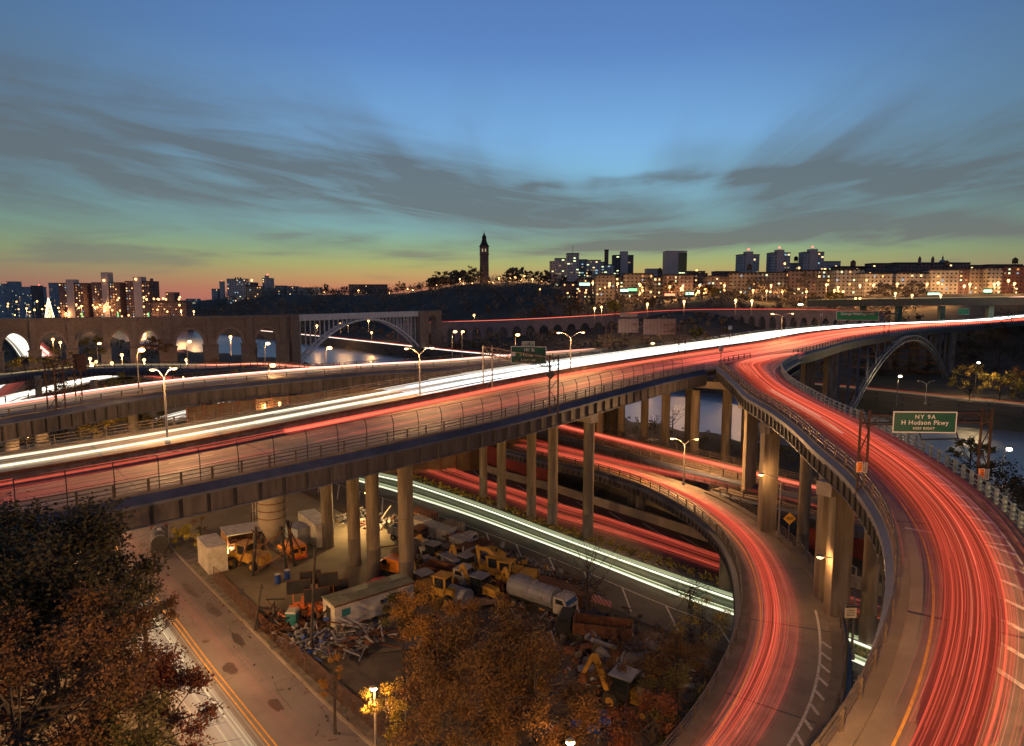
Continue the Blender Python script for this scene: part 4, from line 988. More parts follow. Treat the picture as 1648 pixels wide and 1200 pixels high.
def mini(loc,h,r,mat,label,group,P=0,c=(1,.5,.18)):
    """small far lamp: pole, head, glass"""
    T=thing('street_lamp',label,'street lamp',(loc[0],loc[1],loc[2]-h),group=group)
    if 'pole' not in MINI:
        m=MB(); m.bar((0,0,-1),(0,0,1),.14,5); MINI['pole']=m.build('pole',GALV,T); p=MINI['pole']
    else: p=MINI['pole'].copy(); COL.objects.link(p); p.parent=T
    p.scale=(1,1,h/2); p.location=(0,0,h/2-.1)
    k=('g',mat.name)
    if k not in MINI:
        m=MB(); m.ball((0,0,0),1,8); MINI[k]=m.build('lamp_glass',mat,T,smooth=True); g=MINI[k]
    else: g=MINI[k].copy(); COL.objects.link(g); g.parent=T
    g.scale=(r,)*3; g.location=(0,0,h)
    if P: point(T,(0,-r*1.1,h-r*1.1),P,c,.3)
    return T
MINI={}
def group_lamps(pts,D,h,r,label,group,P=0,mat=None,Pe=1):
    for i,(px,py) in enumerate(pts):
        d=D(px) if callable(D) else D
        mini(WD(px,py,d),h,r,mat or LAMPF,label,group,P if i%Pe==0 else 0)
group_lamps([(656,465),(664,466),(703,458),(740,449),(746,456),(760,456),(769,458),(472,471),(522,470),(577,467),(627,470)],lambda px:Dr(px,255),9,.85,'orange lamp glowing on the wooded ridge to the left of the water tower','ridge lamps left of the water tower',P=4000)
group_lamps([(787,453),(794,454),(803,447),(821,448),(829,446),(839,449),(844,444),(857,449),(872,452),(905,450)],lambda px:Dr(px,255),9,.9,'orange lamp glowing on the ridge between the water tower and the hospital','ridge lamps right of the water tower',P=2500)
group_lamps([(954,455),(981,456),(994,456),(1029,457),(1034,467),(1078,461),(1096,464),(1099,460),(1081,471),(1126,459),(1135,465),(1166,459),(1124,467)],560,8,.85,'orange street lamp in front of the apartment houses below the tall slab tower','lamps below the slab tower',P=4500)
group_lamps([(1212,467),(1234,468),(1241,459),(1259,469),(1298,469),(1330,458),(1349,462),(1343,467),(1349,469),(1357,469),(1384,459)],540,8,.85,'orange street lamp in front of the apartment row below the three twin towers','lamps below the three towers',P=5000)
group_lamps([(1406,459),(1444,457),(1492,457),(1510,455),(1552,460),(1561,457),(1600,457),(1606,455),(1623,451),(1633,456)],545,9,.95,'orange street lamp in front of the pale apartment row at far right','lamps before the right hand row',P=6000)
group_lamps([(1393,439),(1414,437),(1455,437),(1479,432),(1486,432),(1507,432),(1263,424),(1286,431),(1328,433)],700,12,1.0,'orange lamp above the roofs of the apartment row','lamps above the roofs',P=0)
group_lamps([(1441,472),(1468,475),(1514,475),(1377,480),(1384,480)],470,8,.8,'orange street lamp standing by the far overpass','lamps by the overpass',P=12000)
group_lamps([(957,496),(968,494),(1042,489),(1101,485),(1184,483),(1210,484)],lambda px:430-(px-957)*.2,8,.75,'orange street lamp on the road above the arcade','arcade road lamps',P=6000)
group_lamps([(763,507)],500,8,.8,'lone orange lamp in the wood below the water tower',None,P=2500)
group_lamps([(510,524),(548,521),(560,519),(593,516),(598,535)],520,8,.85,'orange lamp seen through the steel arch','lamps seen through the steel arch',P=4000)
group_lamps([(669,528)],480,8,.8,'orange lamp at the right foot of the pale steel arch',None,P=2500)
group_lamps([(686,510),(695,510)],500,6,.7,'orange lamp beside the little lit arch at the bridge end','lamps at the bridge end',P=2500)
group_lamps([(85,546),(97,551)],370,8,.75,'orange lamp seen through the second stone arch','lamps seen through the second arch',P=5000)
group_lamps([(196,571),(180,584),(145,577),(155,582),(149,586),(232,579),(300,579),(371,542)],260,7,.6,'round orange lamp at the foot of the stone arches','lamps at the foot of the arches',P=6000)
group_lamps([(295,603),(313,602),(394,595),(627,589),(640,588)],200,6,.45,'small orange lamp beside the curved joining ramp','lamps by the joining ramp',P=900)
group_lamps([(427,651),(450,649)],125,3.5,.3,'small round orange lamp against the brown ribbed wall','lamps against the brown wall',P=500)
group_lamps([(45,698)],150,6,.45,'bright lamp in the gap under the second viaduct at left',None,P=2500)
rnd=random.Random(7)
group_lamps([(rnd.uniform(0,330),rnd.gauss(496,9)) for _ in range(46)],lambda px:rnd.uniform(620,900),7,.8,'tiny orange lamp among the housing blocks at far left','tiny lamps at far left',P=14000,Pe=3)
group_lamps([(rnd.uniform(230,300),482-rnd.uniform(0,4)) for _ in range(9)],800,7,1.1,'orange lamp in the row above the low brick blocks at left','row of lamps above the low blocks',P=0)
group_lamps([(rnd.uniform(860,1180),rnd.uniform(462,474)) for _ in range(18)],545,6,.55,'tiny shop lamp along the street below the hospital','tiny street lights below the hospital',P=0)
# ---------------- buildings
WINM={}
def winmesh(k):
    if k not in WINM:
        m=MB(); m.box(-.5,.5,-.06,.06,-.5,.5); me=bpy.data.meshes.new('window'); me.from_pydata(m.v,[],m.f); me.materials.append(WIN[k]); WINM[k]=me
    return WINM[k]
def facade(name,wall,win=(.03,.03,.035),bw=3.4,bh=3.1,ms=.95): return brickmat(name,win,wall,bw,bh,ms,c2='win')
FTAN=facade('tan_brick_facade',(.34,.26,.18)); FPINK=facade('pink_brick_facade',(.30,.20,.155)); FPALE=facade('pale_brick_facade',(.52,.45,.34))
FRED=facade('red_brick_facade',(.20,.08,.06)); FBRN=facade('brown_brick_facade',(.22,.125,.105),(.07,.045,.04)); FDRK=facade('dark_brick_facade',(.17,.125,.115)); FGRY=facade('grey_concrete_facade',(.42,.40,.39),(.15,.15,.16)); FSLAB=M('slab_tower_concrete',(.50,.40,.36),(.44,.35,.31),.1,.8)
ROOFM=M('roof_tar',(.035,.03,.03),(.05,.04,.035),.3,.9)
bn=0
def building(label,px0,px1,yt,D,yb=None,zb=None,dep=14,mat=FTAN,rot=0,win=14,wk=(0,0,1,3),name='apartment_building',core=None,extra=None,ww=1.5,wh=1.5,seed=None,cat='building',group=None,side=True,par=.8):
    global bn; bn+=1; rnd=random.Random(seed or bn*17)
    a=WD(px0,500,D); b=WD(px1,500,D); w=(b.x-a.x); zt=WD(px0,yt,D).z; zb=min(zb,hgt((a.x+b.x)/2,D)-1)
    h=zt-zb; T=thing(name,label,cat,((a.x+b.x)/2,D,zb),rz=R(rot),group=group)
    m=MB(); m.box(-w/2,w/2,0,dep,0,h); m.build('wall',mat,T)
    m=MB(); m.box(-w/2-.2,w/2+.2,-.2,dep+.2,h,h+par); m.build('roof',ROOFM if mat not in (FSLAB,) else FSLAB,T)
    if core:
        c0,c1,ch=core; m=MB(); m.box(-w/2+c0*w,-w/2+c1*w,-.8,dep*.5,0,h+ch); m.build('stair_core',mat if mat in(FSLAB,) else FSLAB,T)
    nx=max(1,int(w/3.2)); nz=max(1,int(h/3.1)); cells=[(i,j) for i in range(nx) for j in range(nz)]; rnd.shuffle(cells)
    for i,j in cells[:win]:
        x=-w/2+(i+.5)*w/nx; z=(j+.5)*h/nz
        if core and core[0]*w-1<x+w/2<core[1]*w+1: continue
        o=bpy.data.objects.new('window',winmesh(rnd.choice(tuple(wk)+(4,4,5) if len(wk)>2 else wk))); COL.objects.link(o); o.parent=T; o.location=(x,-.1,z); k_=rnd.uniform(.7,1.15); o.scale=(ww*k_,1,wh*rnd.uniform(.7,1.1))
    if extra: extra(T,w,h,dep)
    return T
def beacon(dx=0,dz=2,col=LAMPR,r=1.0):
    def f(T,w,h,dep):
        m=MB(); m.bar((dx*w,dep/3,h),(dx*w,dep/3,h+dz),.2,5); m.build('mast',DARKM,T)
        m=MB(); m.ball((dx*w,dep/3,h+dz),r,8); m.build('beacon_lamp',col,T)
    return f
def tank(dx=0):
    def f(T,w,h,dep):
        m=MB()
        for sx in (-1,1):
            for sy in (-1,1): m.bar((dx*w+sx*1.3,dep/2+sy*1.3,h),(dx*w+sx*1.3,dep/2+sy*1.3,h+3.5),.2,4)
        m.build('tank_legs',DARKM,T); m=MB(); m.lathe([(2.1,3.5),(2.1,7),(.1,8.6)],12,c=(dx*w,dep/2,h)); m.build('water_tank',ROOFM,T)
    return f
# three brown housing towers at left
for k,(x0,x1,yt,c,lab) in enumerate(((96,137,456,(.33,.62,5),'left one of the three brown housing towers at far left, with lit windows'),(149,196,455,(.37,.60,13),'middle one of the three brown housing towers, with the tall dark core'),(203,244,453,(.35,.68,6),'right one of the three brown housing towers, with the chimney on its right'))):
    def ex(T,w,h,dep,k=k):
        if k==2: m=MB(); m.box(w/2-.5,w/2+2,2,5,0,h+4); m.build('chimney',FDRK,T)
        if k!=0: m=MB(); m.ball((-.02*w,-1.5,h+3),1.3,8); m.build('beacon_lamp',LAMPF,T)
        if k!=1 or 1: m=MB(); m.box(w*.36,w*.36+1.6,-.4,0,4,26); m.build('green_lit_stairwell',EM('green_stair_light',(.35,.9,.3),.8) if k==0 else bpy.data.materials['green_stair_light'],T)
    building(lab,x0,x1,yt,850,zb=12,dep=20,mat=FBRN,win=64,core=c,ww=1.25,wh=1.35,extra=ex,rot=-4,wk=(0,0,1,1,3),name='housing_tower')
building('low brown housing block with a row of lamps, right of the three towers',244,300,486,800,zb=8,dep=16,mat=FBRN,win=26,ww=1.3,wh=1.2)
building('dark low block between the left and the middle housing tower',137,150,490,900,zb=10,mat=FDRK,win=4)
building('low dark block with a flat roof at the foot of the hill, far left',268,282,471,880,zb=8,mat=FDRK,win=2)
rnd=random.Random(5); FHZ=facade('haze_tinted_facade',(.34,.34,.36),(.20,.20,.22))  # distance haze is put into the colours of these far facades
LB=[(-14,8,455,'blue-green lit tower cut by the left edge of the picture'),(8,16,470,'narrow dark tower second from the left edge'),(14,29,451,'jagged dark tower block with green lit windows near the left edge'),(29,38,476,'low dim block left of the flat lit office'),(38,68,459,'flat topped office with a pale lit roof sign'),(58,66,478,'small dim block in front of the flat topped office'),(81,91,454,'slim tower with a pale green lantern top'),(88,97,470,'dim block just left of the brown housing towers'),(40,60,486,'low lit block in the left city cluster'),(0,24,486,'broad low block at the left edge'),(196,204,466,'pale distant tower between the housing towers'),(137,146,464,'pale spired distant tower between the left and middle housing towers'),(66,80,492,'low dim block behind the glowing white cone'),(300,318,481,'low dark block at the foot of the wooded hill')]
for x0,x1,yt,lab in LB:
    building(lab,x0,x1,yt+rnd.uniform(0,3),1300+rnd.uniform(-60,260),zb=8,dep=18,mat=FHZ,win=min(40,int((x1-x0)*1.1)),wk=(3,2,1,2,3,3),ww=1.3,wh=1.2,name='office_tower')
T=building('flat office block behind the housing estate with tiny beacon',52,64,460,1250,zb=8,mat=FDRK,win=6,extra=beacon(.4,2))
# glowing white cone of lights
p=WD(80,512,560)
T=thing('light_cone_tree','tall glowing white cone of lights standing above the stone bridge at left','light tree',tuple(p))
m=MB(); rnd=random.Random(3)
for k in range(420):
    hh=rnd.random()**1.3; r=(1-hh)*2.9+.25; a=rnd.uniform(0,6.28); m.ball((r*math.cos(a),r*math.sin(a),1+hh*15.5),.24,4)
o=m.build('light_bulbs',EM('white_bulb',(1,.80,.42),3.5),T); o['kind']='stuff'
m=MB(); m.lathe([(2.7,.6),(.2,16.5)],14); m.build('cone_frame',EM('glowing_net',(1,.62,.28),.55),T); m=MB(); m.bar((0,0,0),(0,0,17),.2,6); m.build('pole',GALV,T)
# far centre blocks on the hill
building('lit flat roofed block on the hill behind the last stone arches',367,397,449,1050,zb=30,mat=FGRY,win=22,wk=(1,1,2),extra=lambda T,w,h,d:[MB().box(-w*.1+k*4,-w*.1+k*4+1.5,2,4,h,h+3).build('roof_vent',FDRK,T) for k in range(3)])
building('small block with a bright lamp beside the flat roofed hill block',401,412,455,1050,zb=30,mat=FDRK,win=5,extra=beacon(-.1,4,LAMPF,1.6))
building('narrow tower with a red beacon on the hill left of the pale steel arch',424,438,448,1080,zb=30,mat=FGRY,win=14,core=(.3,.6,5),wk=(1,2,0),extra=beacon(0,6,LAMPR,1.2))
building('thin grey far tower between the hill trees and the sky',355,359,453,1300,zb=30,mat=FSLAB,win=0,extra=beacon(0,2,LAMPR,.8))
building('low pale far block beside the thin grey tower',342,352,465,1300,zb=25,mat=FGRY,win=2)
building('wide low tan block stretching below the skyline at left centre',398,422,461,1020,zb=30,mat=FTAN,win=10)
building('small pale block left of the ridge trees',441,459,460,1100,zb=30,mat=FGRY,win=6)
building('tiny pale block on the skyline with a mast',462,478,461,1100,zb=30,mat=FGRY,win=4,extra=beacon(.2,6,DARKM,.3))
building('low far block on the skyline left of the flat shed',480,516,463,1100,zb=30,mat=FGRY,win=6)
building('long low flat roofed shed on the ridge left of the water tower',562,622,458.5,Dr(590,275),zb=38,mat=FDRK,win=6,par=1.2,name='flat_shed',wk=(1,))
# hospital cluster
H=[(885,893,421,'lowest left step of the grey hospital cluster',FGRY,3,None),(893,913,416,'left grey block of the hospital cluster',FGRY,9,None),(912,931,408,'tall stepped block with antenna in the hospital cluster',FGRY,9,beacon(0,9,DARKM,.3)),(929,944,418,'hospital block with a row of pale windows beside the stepped one',FGRY,16,None),(943,966,419,'broad hospital block with bright bands of windows',FGRY,30,None),(965,973,422,'narrow hospital block behind the chimney',FGRY,8,None),(971,987,426,'low hospital wing with bright yellow windows',FGRY,26,None),(986,1018,411,'broad tallest hospital block at the right of the cluster',FDRK,22,None)]
for x0,x1,yt,lab,mt,wn,ex in H:
    building(lab,x0,x1,yt,800+rnd.uniform(-25,25),zb=34,mat=mt,win=wn,wk=(1,2,2),ww=2.6,wh=1.3,extra=ex,name='hospital_block',core=(.35,.72,5) if x0==986 else None)
T=thing('chimney_stack','dark square chimney stack rising from the hospital cluster','chimney',tuple(WD(976,440,790)))
m=MB(); m.box(-2.1,2.1,0,4,0,26); m.build('stack',FDRK,T); m=MB(); m.box(-2.4,2.4,-.3,4.3,26,27.2); m.build('rim',ROOFM,T)
T=building('tall plain slab tower with one lit side, standing alone on the skyline',1070,1103,404,700,zb=38,mat=FSLAB,win=0,dep=16,name='slab_tower',par=.5)
w=(WD(1103,500,700).x-WD(1070,500,700).x)
m=MB(); m.box(w*.10,w/2+.15,-.25,3,2,WD(1,404,700).z-39.5); m.build('glass_side',GLASS,T)
rnd=random.Random(8)
for j in range(9):
    for i in range(3):
        if rnd.random()<.8:
            o=bpy.data.objects.new('window',winmesh(2)); COL.objects.link(o); o.parent=T; o.location=(w*.18+i*w*.12,-.4,4.5+j*2.75); o.scale=(w*.105,1,1.0)
for x0,x1,yt,lab,dzz in ((1188,1219,410,'left one of the three twin towers with red beacons',0),(1238,1268,407,'middle one of the three twin towers with red beacons, the tallest',0),(1290,1322,406,'right one of the three twin towers with red beacons',0)):
    building(lab,x0,x1,yt,720,zb=36,mat=FGRY,win=26,core=(.27,.66,3.5),wk=(1,0,1),dep=14,extra=beacon(.0,6,LAMPR,.9),name='twin_tower',ww=2,wh=1.6)
building('pale block behind the middle of the three twin towers',1266,1292,424,740,zb=36,mat=FGRY,win=14,wk=(1,1,0),extra=tank(.1))
building('pale block right of the three twin towers',1320,1349,421,760,zb=36,mat=FGRY,win=14,wk=(2,1))
building('stepped low block in the gap left of the slab tower',1040,1062,433,760,zb=36,mat=FSLAB,win=0)
building('dark low roofs at the left foot of the slab tower',1062,1072,437,720,zb=36,mat=FDRK,win=0)
building('dark low block with a red lamp right of the slab tower',1104,1133,437,690,zb=36,mat=FBRN,win=3,extra=beacon(.1,1,LAMPF,1.2))
ROW=[(905,932,455,FBRN,'low brown houses under the left end of the hospital',8,620),(932,958,449,FBRN,'brown apartment block below the hospital windows',10,600),(958,989,443,FTAN,'tan apartment block lit by a street lamp below the hospital',8,585),(989,1003,446,FDRK,'dark narrow block between tan apartment houses',6,590),(1003,1050,441,FTAN,'tan apartment block with bright top floor windows and green shop light below',12,585),(1050,1070,446,FTAN,'tan block with fire escapes left of the slab tower',8,590),(1070,1115,443,FPINK,'pinkish apartment block directly below the slab tower',10,580),(1115,1137,441,FDRK,'dark block right of the pinkish one',4,600),(1137,1174,445,FPINK,'pinkish apartment block left of the long pale row',10,585),(1174,1222,440,FTAN,'long tan apartment block below the left twin tower',10,580),(1222,1268,439,FTAN,'tan apartment block below the middle twin tower',10,585),(1268,1312,436,FPINK,'pinkish apartment block behind the dark round tree',8,580),(1312,1342,435,FTAN,'tan apartment block below the right twin tower',8,585),(1342,1388,434,FPALE,'pale apartment block with a green lit bay',12,575),(1388,1434,441,FPALE,'yellowish apartment block with balconies',8,560),(1434,1440,428,FDRK,'dark gap block between yellowish and pale blocks',0,600),(1440,1496,440,FPALE,'long pale apartment block with arched top windows',14,565),(1496,1538,435,FPALE,'tall pale apartment block with corner bays',8,560),(1538,1556,434,FBRN,'brownish apartment block right of the corner bays',4,565),(1556,1586,433,FTAN,'apartment block with dark bays toward the right edge',8,565),(1586,1609,432,FPALE,'whitish apartment block with green shop light',8,560),(1609,1650,430,FRED,'red brick apartment block at the right edge',12,565),(1650,1720,428,FRED,'red brick block cut off by the right edge',8,580)]
rnd=random.Random(21)
for k,(x0,x1,yt,mt,lab,wn,D) in enumerate(ROW):
    ex=None
    if k%4==1: ex=tank(.2)
    building(lab,x0,x1,yt,D,zb=39,mat=mt,win=wn,wk=(0,1,0,2,3),extra=ex,par=1.0,rot=rnd.uniform(-5,5))
BACK=[(1345,1390,430,'dark roofed row behind the pale apartment block'),(1400,1436,425,'dark roofed block with lit attic windows'),(1436,1500,424,'long dark roofed building under the two spires'),(1500,1556,424,'dark roofed building under the dome'),(1556,1575,428,'gabled dark roof right of the dome'),(1375,1400,431,'low dark roof with a gable'),(1586,1640,427,'dark roofs behind the red brick block'),(1150,1186,438,'dark distant roofs left of the twin towers')]
for x0,x1,yt,lab in BACK: building(lab,x0,x1,yt,640,zb=38,mat=FBRN,win=3,wk=(0,1),par=1.2)
for px,yt in ((1479.5,412),(1500.5,414)):
    T=thing('spire','%s dark slim spire standing on the skyline beside the dome'%('left' if px<1490 else 'right'),'spire',tuple(WD(px,428,640)))
    m=MB(); m.lathe([(1.3,0),(1.3,6),(1.6,6.1),(1.2,7),(.1,9.5)],8); m.build('shaft',FBRN,T)
T=thing('dome','small domed roof with a lantern on the skyline at right','dome',tuple(WD(1516.5,426,645)))
m=MB(); m.lathe([(3.4,0),(3.4,1.5),(3.1,2.6),(2.2,4),(.9,4.9)],14); m.build('dome_shell',GRYP,T,smooth=True); m=MB(); m.lathe([(.7,4.8),(.7,6.5),(.9,6.6),(.1,8.4),(.08,10.5)],8); m.build('lantern',FBRN,T)
# coloured shop lights
for px,py,w_,col,lab in ((1005,467,6,LAMPG,'cool white shop sign glowing below the hospital'),(1018,466,7,EM('green_neon',(.2,1,.25),2.2),'green neon shop front beside the cool white sign'),(1110,472,6,LAMPG,'pale shop front under the pinkish blocks'),(1078,474,8,EM('red_neon',(1,.25,.12),2),'reddish shop front glow below the slab tower'),(941,457,8,LAMPG,'pale green lit windows of a low pavilion'),(1590,468,6,LAMPG,'green white shop light in the right hand row'),(1503,473,9,LAMPG,'bright shop front under the pale corner block'),(1287,491,5,LAMPW,'small bright bus shelter light on the slope')):
    p=WD(px,py,540); T=thing('shop_front',lab,'shop front',tuple(p)); m=MB(); m.box(-w_/2,w_/2,0,.4,-.9,.9); m.build('lit_sign',col,T); m=MB(); m.box(-w_/2-.4,w_/2+.4,.4,3,-3,2); m.build('shop_wall',FDRK,T)
# ---------------- water tower
DT=Dr(779,262); p=WD(779.5,459,DT); p.z=hgt(p.x,p.y); T=thing('water_tower','tall octagonal stone water tower with a pointed roof on the wooded ridge','tower',(p.x,p.y,p.z-2),sc=(WD(779.5,370,DT).z-p.z+2)/70)
BRT=M('tower_stone',(.17,.11,.09),(.11,.075,.065),.15,.85)
T.scale=(T.scale[0]*1.3,T.scale[0]*1.3,T.scale[2]); m=MB(); m.lathe([(5.2,0),(4.9,3),(4.55,6),(4.35,38),(4.9,38.4),(4.9,39.2),(4.5,39.6),(4.5,48),(5.0,48.6),(5.0,49.4)],8); m.build('shaft',BRT,T)
m=MB(); m.lathe([(5.1,49.4),(3.9,51.5),(2.8,54.5),(2.2,57.5),(2.0,60),(2.3,60.2),(2.3,61),(1.5,62.8),(.5,65.5),(.15,67.8),(.1,70)],8); m.build('roof',ROOFM,T)
for dx_ in (-1.5,1.5):
    m=MB(); m.box(dx_-.55,dx_+.55,-4.62,-4.2,42,45.8); m.build('window',EM('sky_glow_panel',srgb(170,150,120),.8) if dx_<0 else bpy.data.materials['sky_glow_panel'],T)  # panels glow by themselves in place of sky showing through the openings
# ---------------- gantries and signs
def text(body,size,T,loc,mat,name='lettering',ext=.01,rz=0,sp=1.0):
    c=bpy.data.curves.new(name,'FONT'); c.body=body; c.size=size; c.align_x='CENTER'; c.align_y='CENTER'; c.extrude=ext; c.space_character=sp; c.offset=.012*size
    c.materials.append(mat); o=bpy.data.objects.new('tmp',c); COL.objects.link(o); me=bpy.data.meshes.new_from_object(o.evaluated_get(bpy.context.evaluated_depsgraph_get())); bpy.data.objects.remove(o)
    o=bpy.data.objects.new(name,me); COL.objects.link(o); o.parent=T; o.location=loc; o.rotation_euler=(R(90),0,rz); return o
def lattice_tower(T,p,zb,zt,w=.9,mat=DRUST,name='tower',dirv=Vector((1,0,0))):
    m=MB(); d=dirv.normalized()*w/2; a=Vector((p.x,p.y,zb)); L_=T.location
    n=max(2,int((zt-zb)/1.4))
    for s in (-1,1): m.bar(a+d*s,a+d*s+Vector((0,0,zt-zb)),.11,6)
    for k in range(n):
        z0=(zt-zb)*k/n; z1=(zt-zb)*(k+1)/n; s=1 if k%2 else -1
        m.bar(a+d*s+Vector((0,0,z0)),a-d*s+Vector((0,0,z1)),.05,4)
    return m.build(name,mat,T,world=True)
def lattice_beam(T,a,b,h=1.1,mat=DRUST):
    m=MB(); d=b-a; up=Vector((0,0,h/2)); n=max(4,int(d.length/1.2)); sd_=Vector((-d.y,d.x,0)).normalized()*.4
    for o in (sd_,-sd_):
        m.bar(a+up+o,b+up+o,.07,4); m.bar(a-up+o,b-up+o,.07,4)
        for k in range(n): s=1 if k%2 else -1; m.bar(a+d*(k/n)+up*s+o,a+d*((k+1)/n)-up*s+o,.04,4)
    return m.build('truss_beam',mat,T,world=True)
def signpanel(name,label,c,w,h,rz,cat='road sign',face=GREEN,back=False,brd=.08):
    T=thing(name,label,cat,tuple(c),rz=rz); m=MB(); m.box(-w/2,w/2,-.05,.05,-h/2,h/2); m.build('panel',face,T)
    m=MB()
    if not back:
        for a in ((-w/2,w/2,-.075,-.05,h/2-brd,h/2),(-w/2,w/2,-.075,-.05,-h/2,-h/2+brd),(-w/2,-w/2+brd,-.075,-.05,-h/2+brd,h/2-brd),(w/2-brd,w/2,-.075,-.05,-h/2+brd,h/2-brd)): m.box(*a)
        m.build('border',SIGNW,T)
    else:
        for k in range(int(w/.8)): m.box(-w/2+.3+k*.8,-w/2+.4+k*.8,-.12,-.05,-h/2,h/2)
        m.build('stiffeners',GALV,T)
    return T
# 9A gantry across the upper ramp
ga=W(1386,783,24.7); gb=W(1580,776,24.7); gb=Vector((gb.x,gb.y,24.7))
zt=WD(1386,660,ga.y).z; G=thing('sign_gantry','rusty lattice gantry across the upper ramp holding the green 9A sign','gantry',tuple(ga))
gd=(gb-ga); gd.z=0
lattice_tower(G,ga,24.0,zt,.75,dirv=Vector((.7,.7,0)) if 0 else gd); lattice_tower(G,gb,24.3,zt,.9,dirv=gd)
lattice_beam(G,Vector((ga.x,ga.y,zt-.75)),Vector((gb.x,gb.y,zt-.75)),.75)
m=MB(); a=ga+gd*.42; b=ga+gd*.72; m.bar((a.x,a.y-.8,zt-2.35),(b.x,b.y-.8,zt-2.35),.07,6); m.bar((a.x,a.y,zt-1.1),(a.x,a.y-.8,zt-2.35),.05,4); m.bar((b.x,b.y,zt-1.1),(b.x,b.y-.8,zt-2.35),.05,4); m.build('light_catwalk',DARKM,G,world=True)
c=WD(1487.5,679,ga.y*.99); 
S=signpanel('road_sign','green overhead sign reading NY 9A, H Hudson Pkwy, keep right',c,101*c.y/F*1.0,35*c.y/F,R(-3)); w=101*c.y/F
text('NY 9A',.46,S,(0,-.09,.42),SIGNW,sp=1.3); text('H Hudson Pkwy',.50,S,(0,-.09,-.04),SIGNW,sp=1.12); text('KEEP RIGHT',.27,S,(-.05,-.09,-.50),SIGNW,sp=1.2)
for px,py,dd_,lab in ((1383,751,-.4,'small orange striped marker panel on the left leg of the 9A gantry'),(1579,762,-.4,'small orange striped marker panel on the right leg of the 9A gantry')):
    c=WD(px,py,ga.y+dd_); S=signpanel('marker_sign',lab,c,.46,.85,0,face=ORNG,back=False,brd=.02)
    m=MB()
    for k in range(4): m.bar((-.05,-.085,-.28+k*.18),(.17,-.085,-.2+k*.18),.03,4)
    m.build('stripes',RUST,S)
    c2=WD(px+9,py+1,ga.y+dd_+.1); S=signpanel('small_panel',lab.replace('orange striped marker','speckled grey back'),c2,.34,.85,R(20),face=GALV,brd=.02)
# 181 St gantry across the red lanes
ga=W(891,657,25.9); gb=W(785,628,25.6); 
za=WD(893,571,ga.y).z; zt2=WD(785,556,gb.y).z
G=thing('sign_gantry','dark lattice gantry across the red lanes holding the 181 St sign','gantry',tuple(ga))
gd=(gb-ga); gd.z=0
lattice_tower(G,ga,25.2,max(za,zt2),1.1,dirv=Vector((1,0,0))); lattice_tower(G,gb,25.6,max(za,zt2)-.2,1.4,mat=GALV,dirv=Vector((1,0,0)))
zz=max(za,zt2)-1.0; lattice_beam(G,Vector((ga.x,ga.y,zz)),Vector((gb.x,gb.y,zz)),1.3)
D_=(ga.y*.45+gb.y*.55)-1.6; c=WD(850.5,571,D_)
S=signpanel('road_sign','green overhead sign reading 181 St, H Hudson Pkwy, right lane',c,57*D_/F*1.02,28*D_/F,R(-14))
text('181 St',.62,S,(.1,-.09,.70),SIGNW); text('H Hudson Pkwy',.46,S,(.36,-.09,-.02),SIGNW,sp=1.05); text('RIGHT LANE',.38,S,(0,-.09,-.74),SIGNW)
m=MB(); m.poly([(math.cos(a)*.42,math.sin(a)*.42) for a in [k*math.pi/4+.39 for k in range(8)]],0,.02); o=m.build('route_shield',SIGNW,S); o.rotation_euler=(R(90),0,0); o.location=(-2.12,-.08,.10); o.scale=(.75,.75,1); text('9A',.30,S,(-2.12,-.12,.10),DARKM)
c=WD(850,552.5,D_); S=signpanel('exit_tab_sign','small green exit tab above the 181 St sign',c,20*D_/F,6.5*D_/F,R(-14),face=GREEN,brd=.05); text('EXIT 1A',.42,S,(0,-.09,0),SIGNW)
c=WD(886,603,ga.y-1); S=signpanel('warning_sign','dark diamond sign on the right leg of the 181 St gantry',c,.9,.9,0,face=DARKM,brd=.01); S.rotation_euler=(0,R(45),0)
# gantry with two sign backs on the white lanes
ga=W(979,571,26.6); gb=W(1097,575,26.8); zt=WD(1097,526,gb.y).z; zt1=WD(979,517,ga.y).z
G=thing('sign_gantry','brown lattice gantry over the white lanes with two sign backs','gantry',tuple(gb))
lattice_tower(G,ga,26.5,max(zt,zt1),1.4,dirv=Vector((1,0,0))); lattice_tower(G,gb,26.8,max(zt,zt1),1.4,dirv=Vector((1,0,0)))
lattice_beam(G,Vector((ga.x,ga.y,max(zt,zt1)-1.2)),Vector((gb.x,gb.y,max(zt,zt1)-1.2)),1.5)
BACKM=M('sign_back_aluminium',(.20,.13,.11),(.15,.10,.085),1.5,.5)
for x0,x1,y0,y1,lab in ((995,1028,513,535,'left grey sign back hanging on the gantry over the white lanes'),(1035,1088,513,538,'right wider grey sign back hanging on the gantry over the white lanes')):
    Dm=ga.y+(gb.y-ga.y)*((x0+x1)/2-979)/118-1; c=WD((x0+x1)/2,(y0+y1)/2,Dm); S=signpanel('overhead_sign',lab,c,(x1-x0)*Dm/F,(y1-y0)*Dm/F,R(3),face=BACKM,back=True)
    if x0==995: m=MB(); m.box(-2,2,-.05,.05,1.9*1.0+.15,2.9); m.build('exit_tab',BACKM,S)
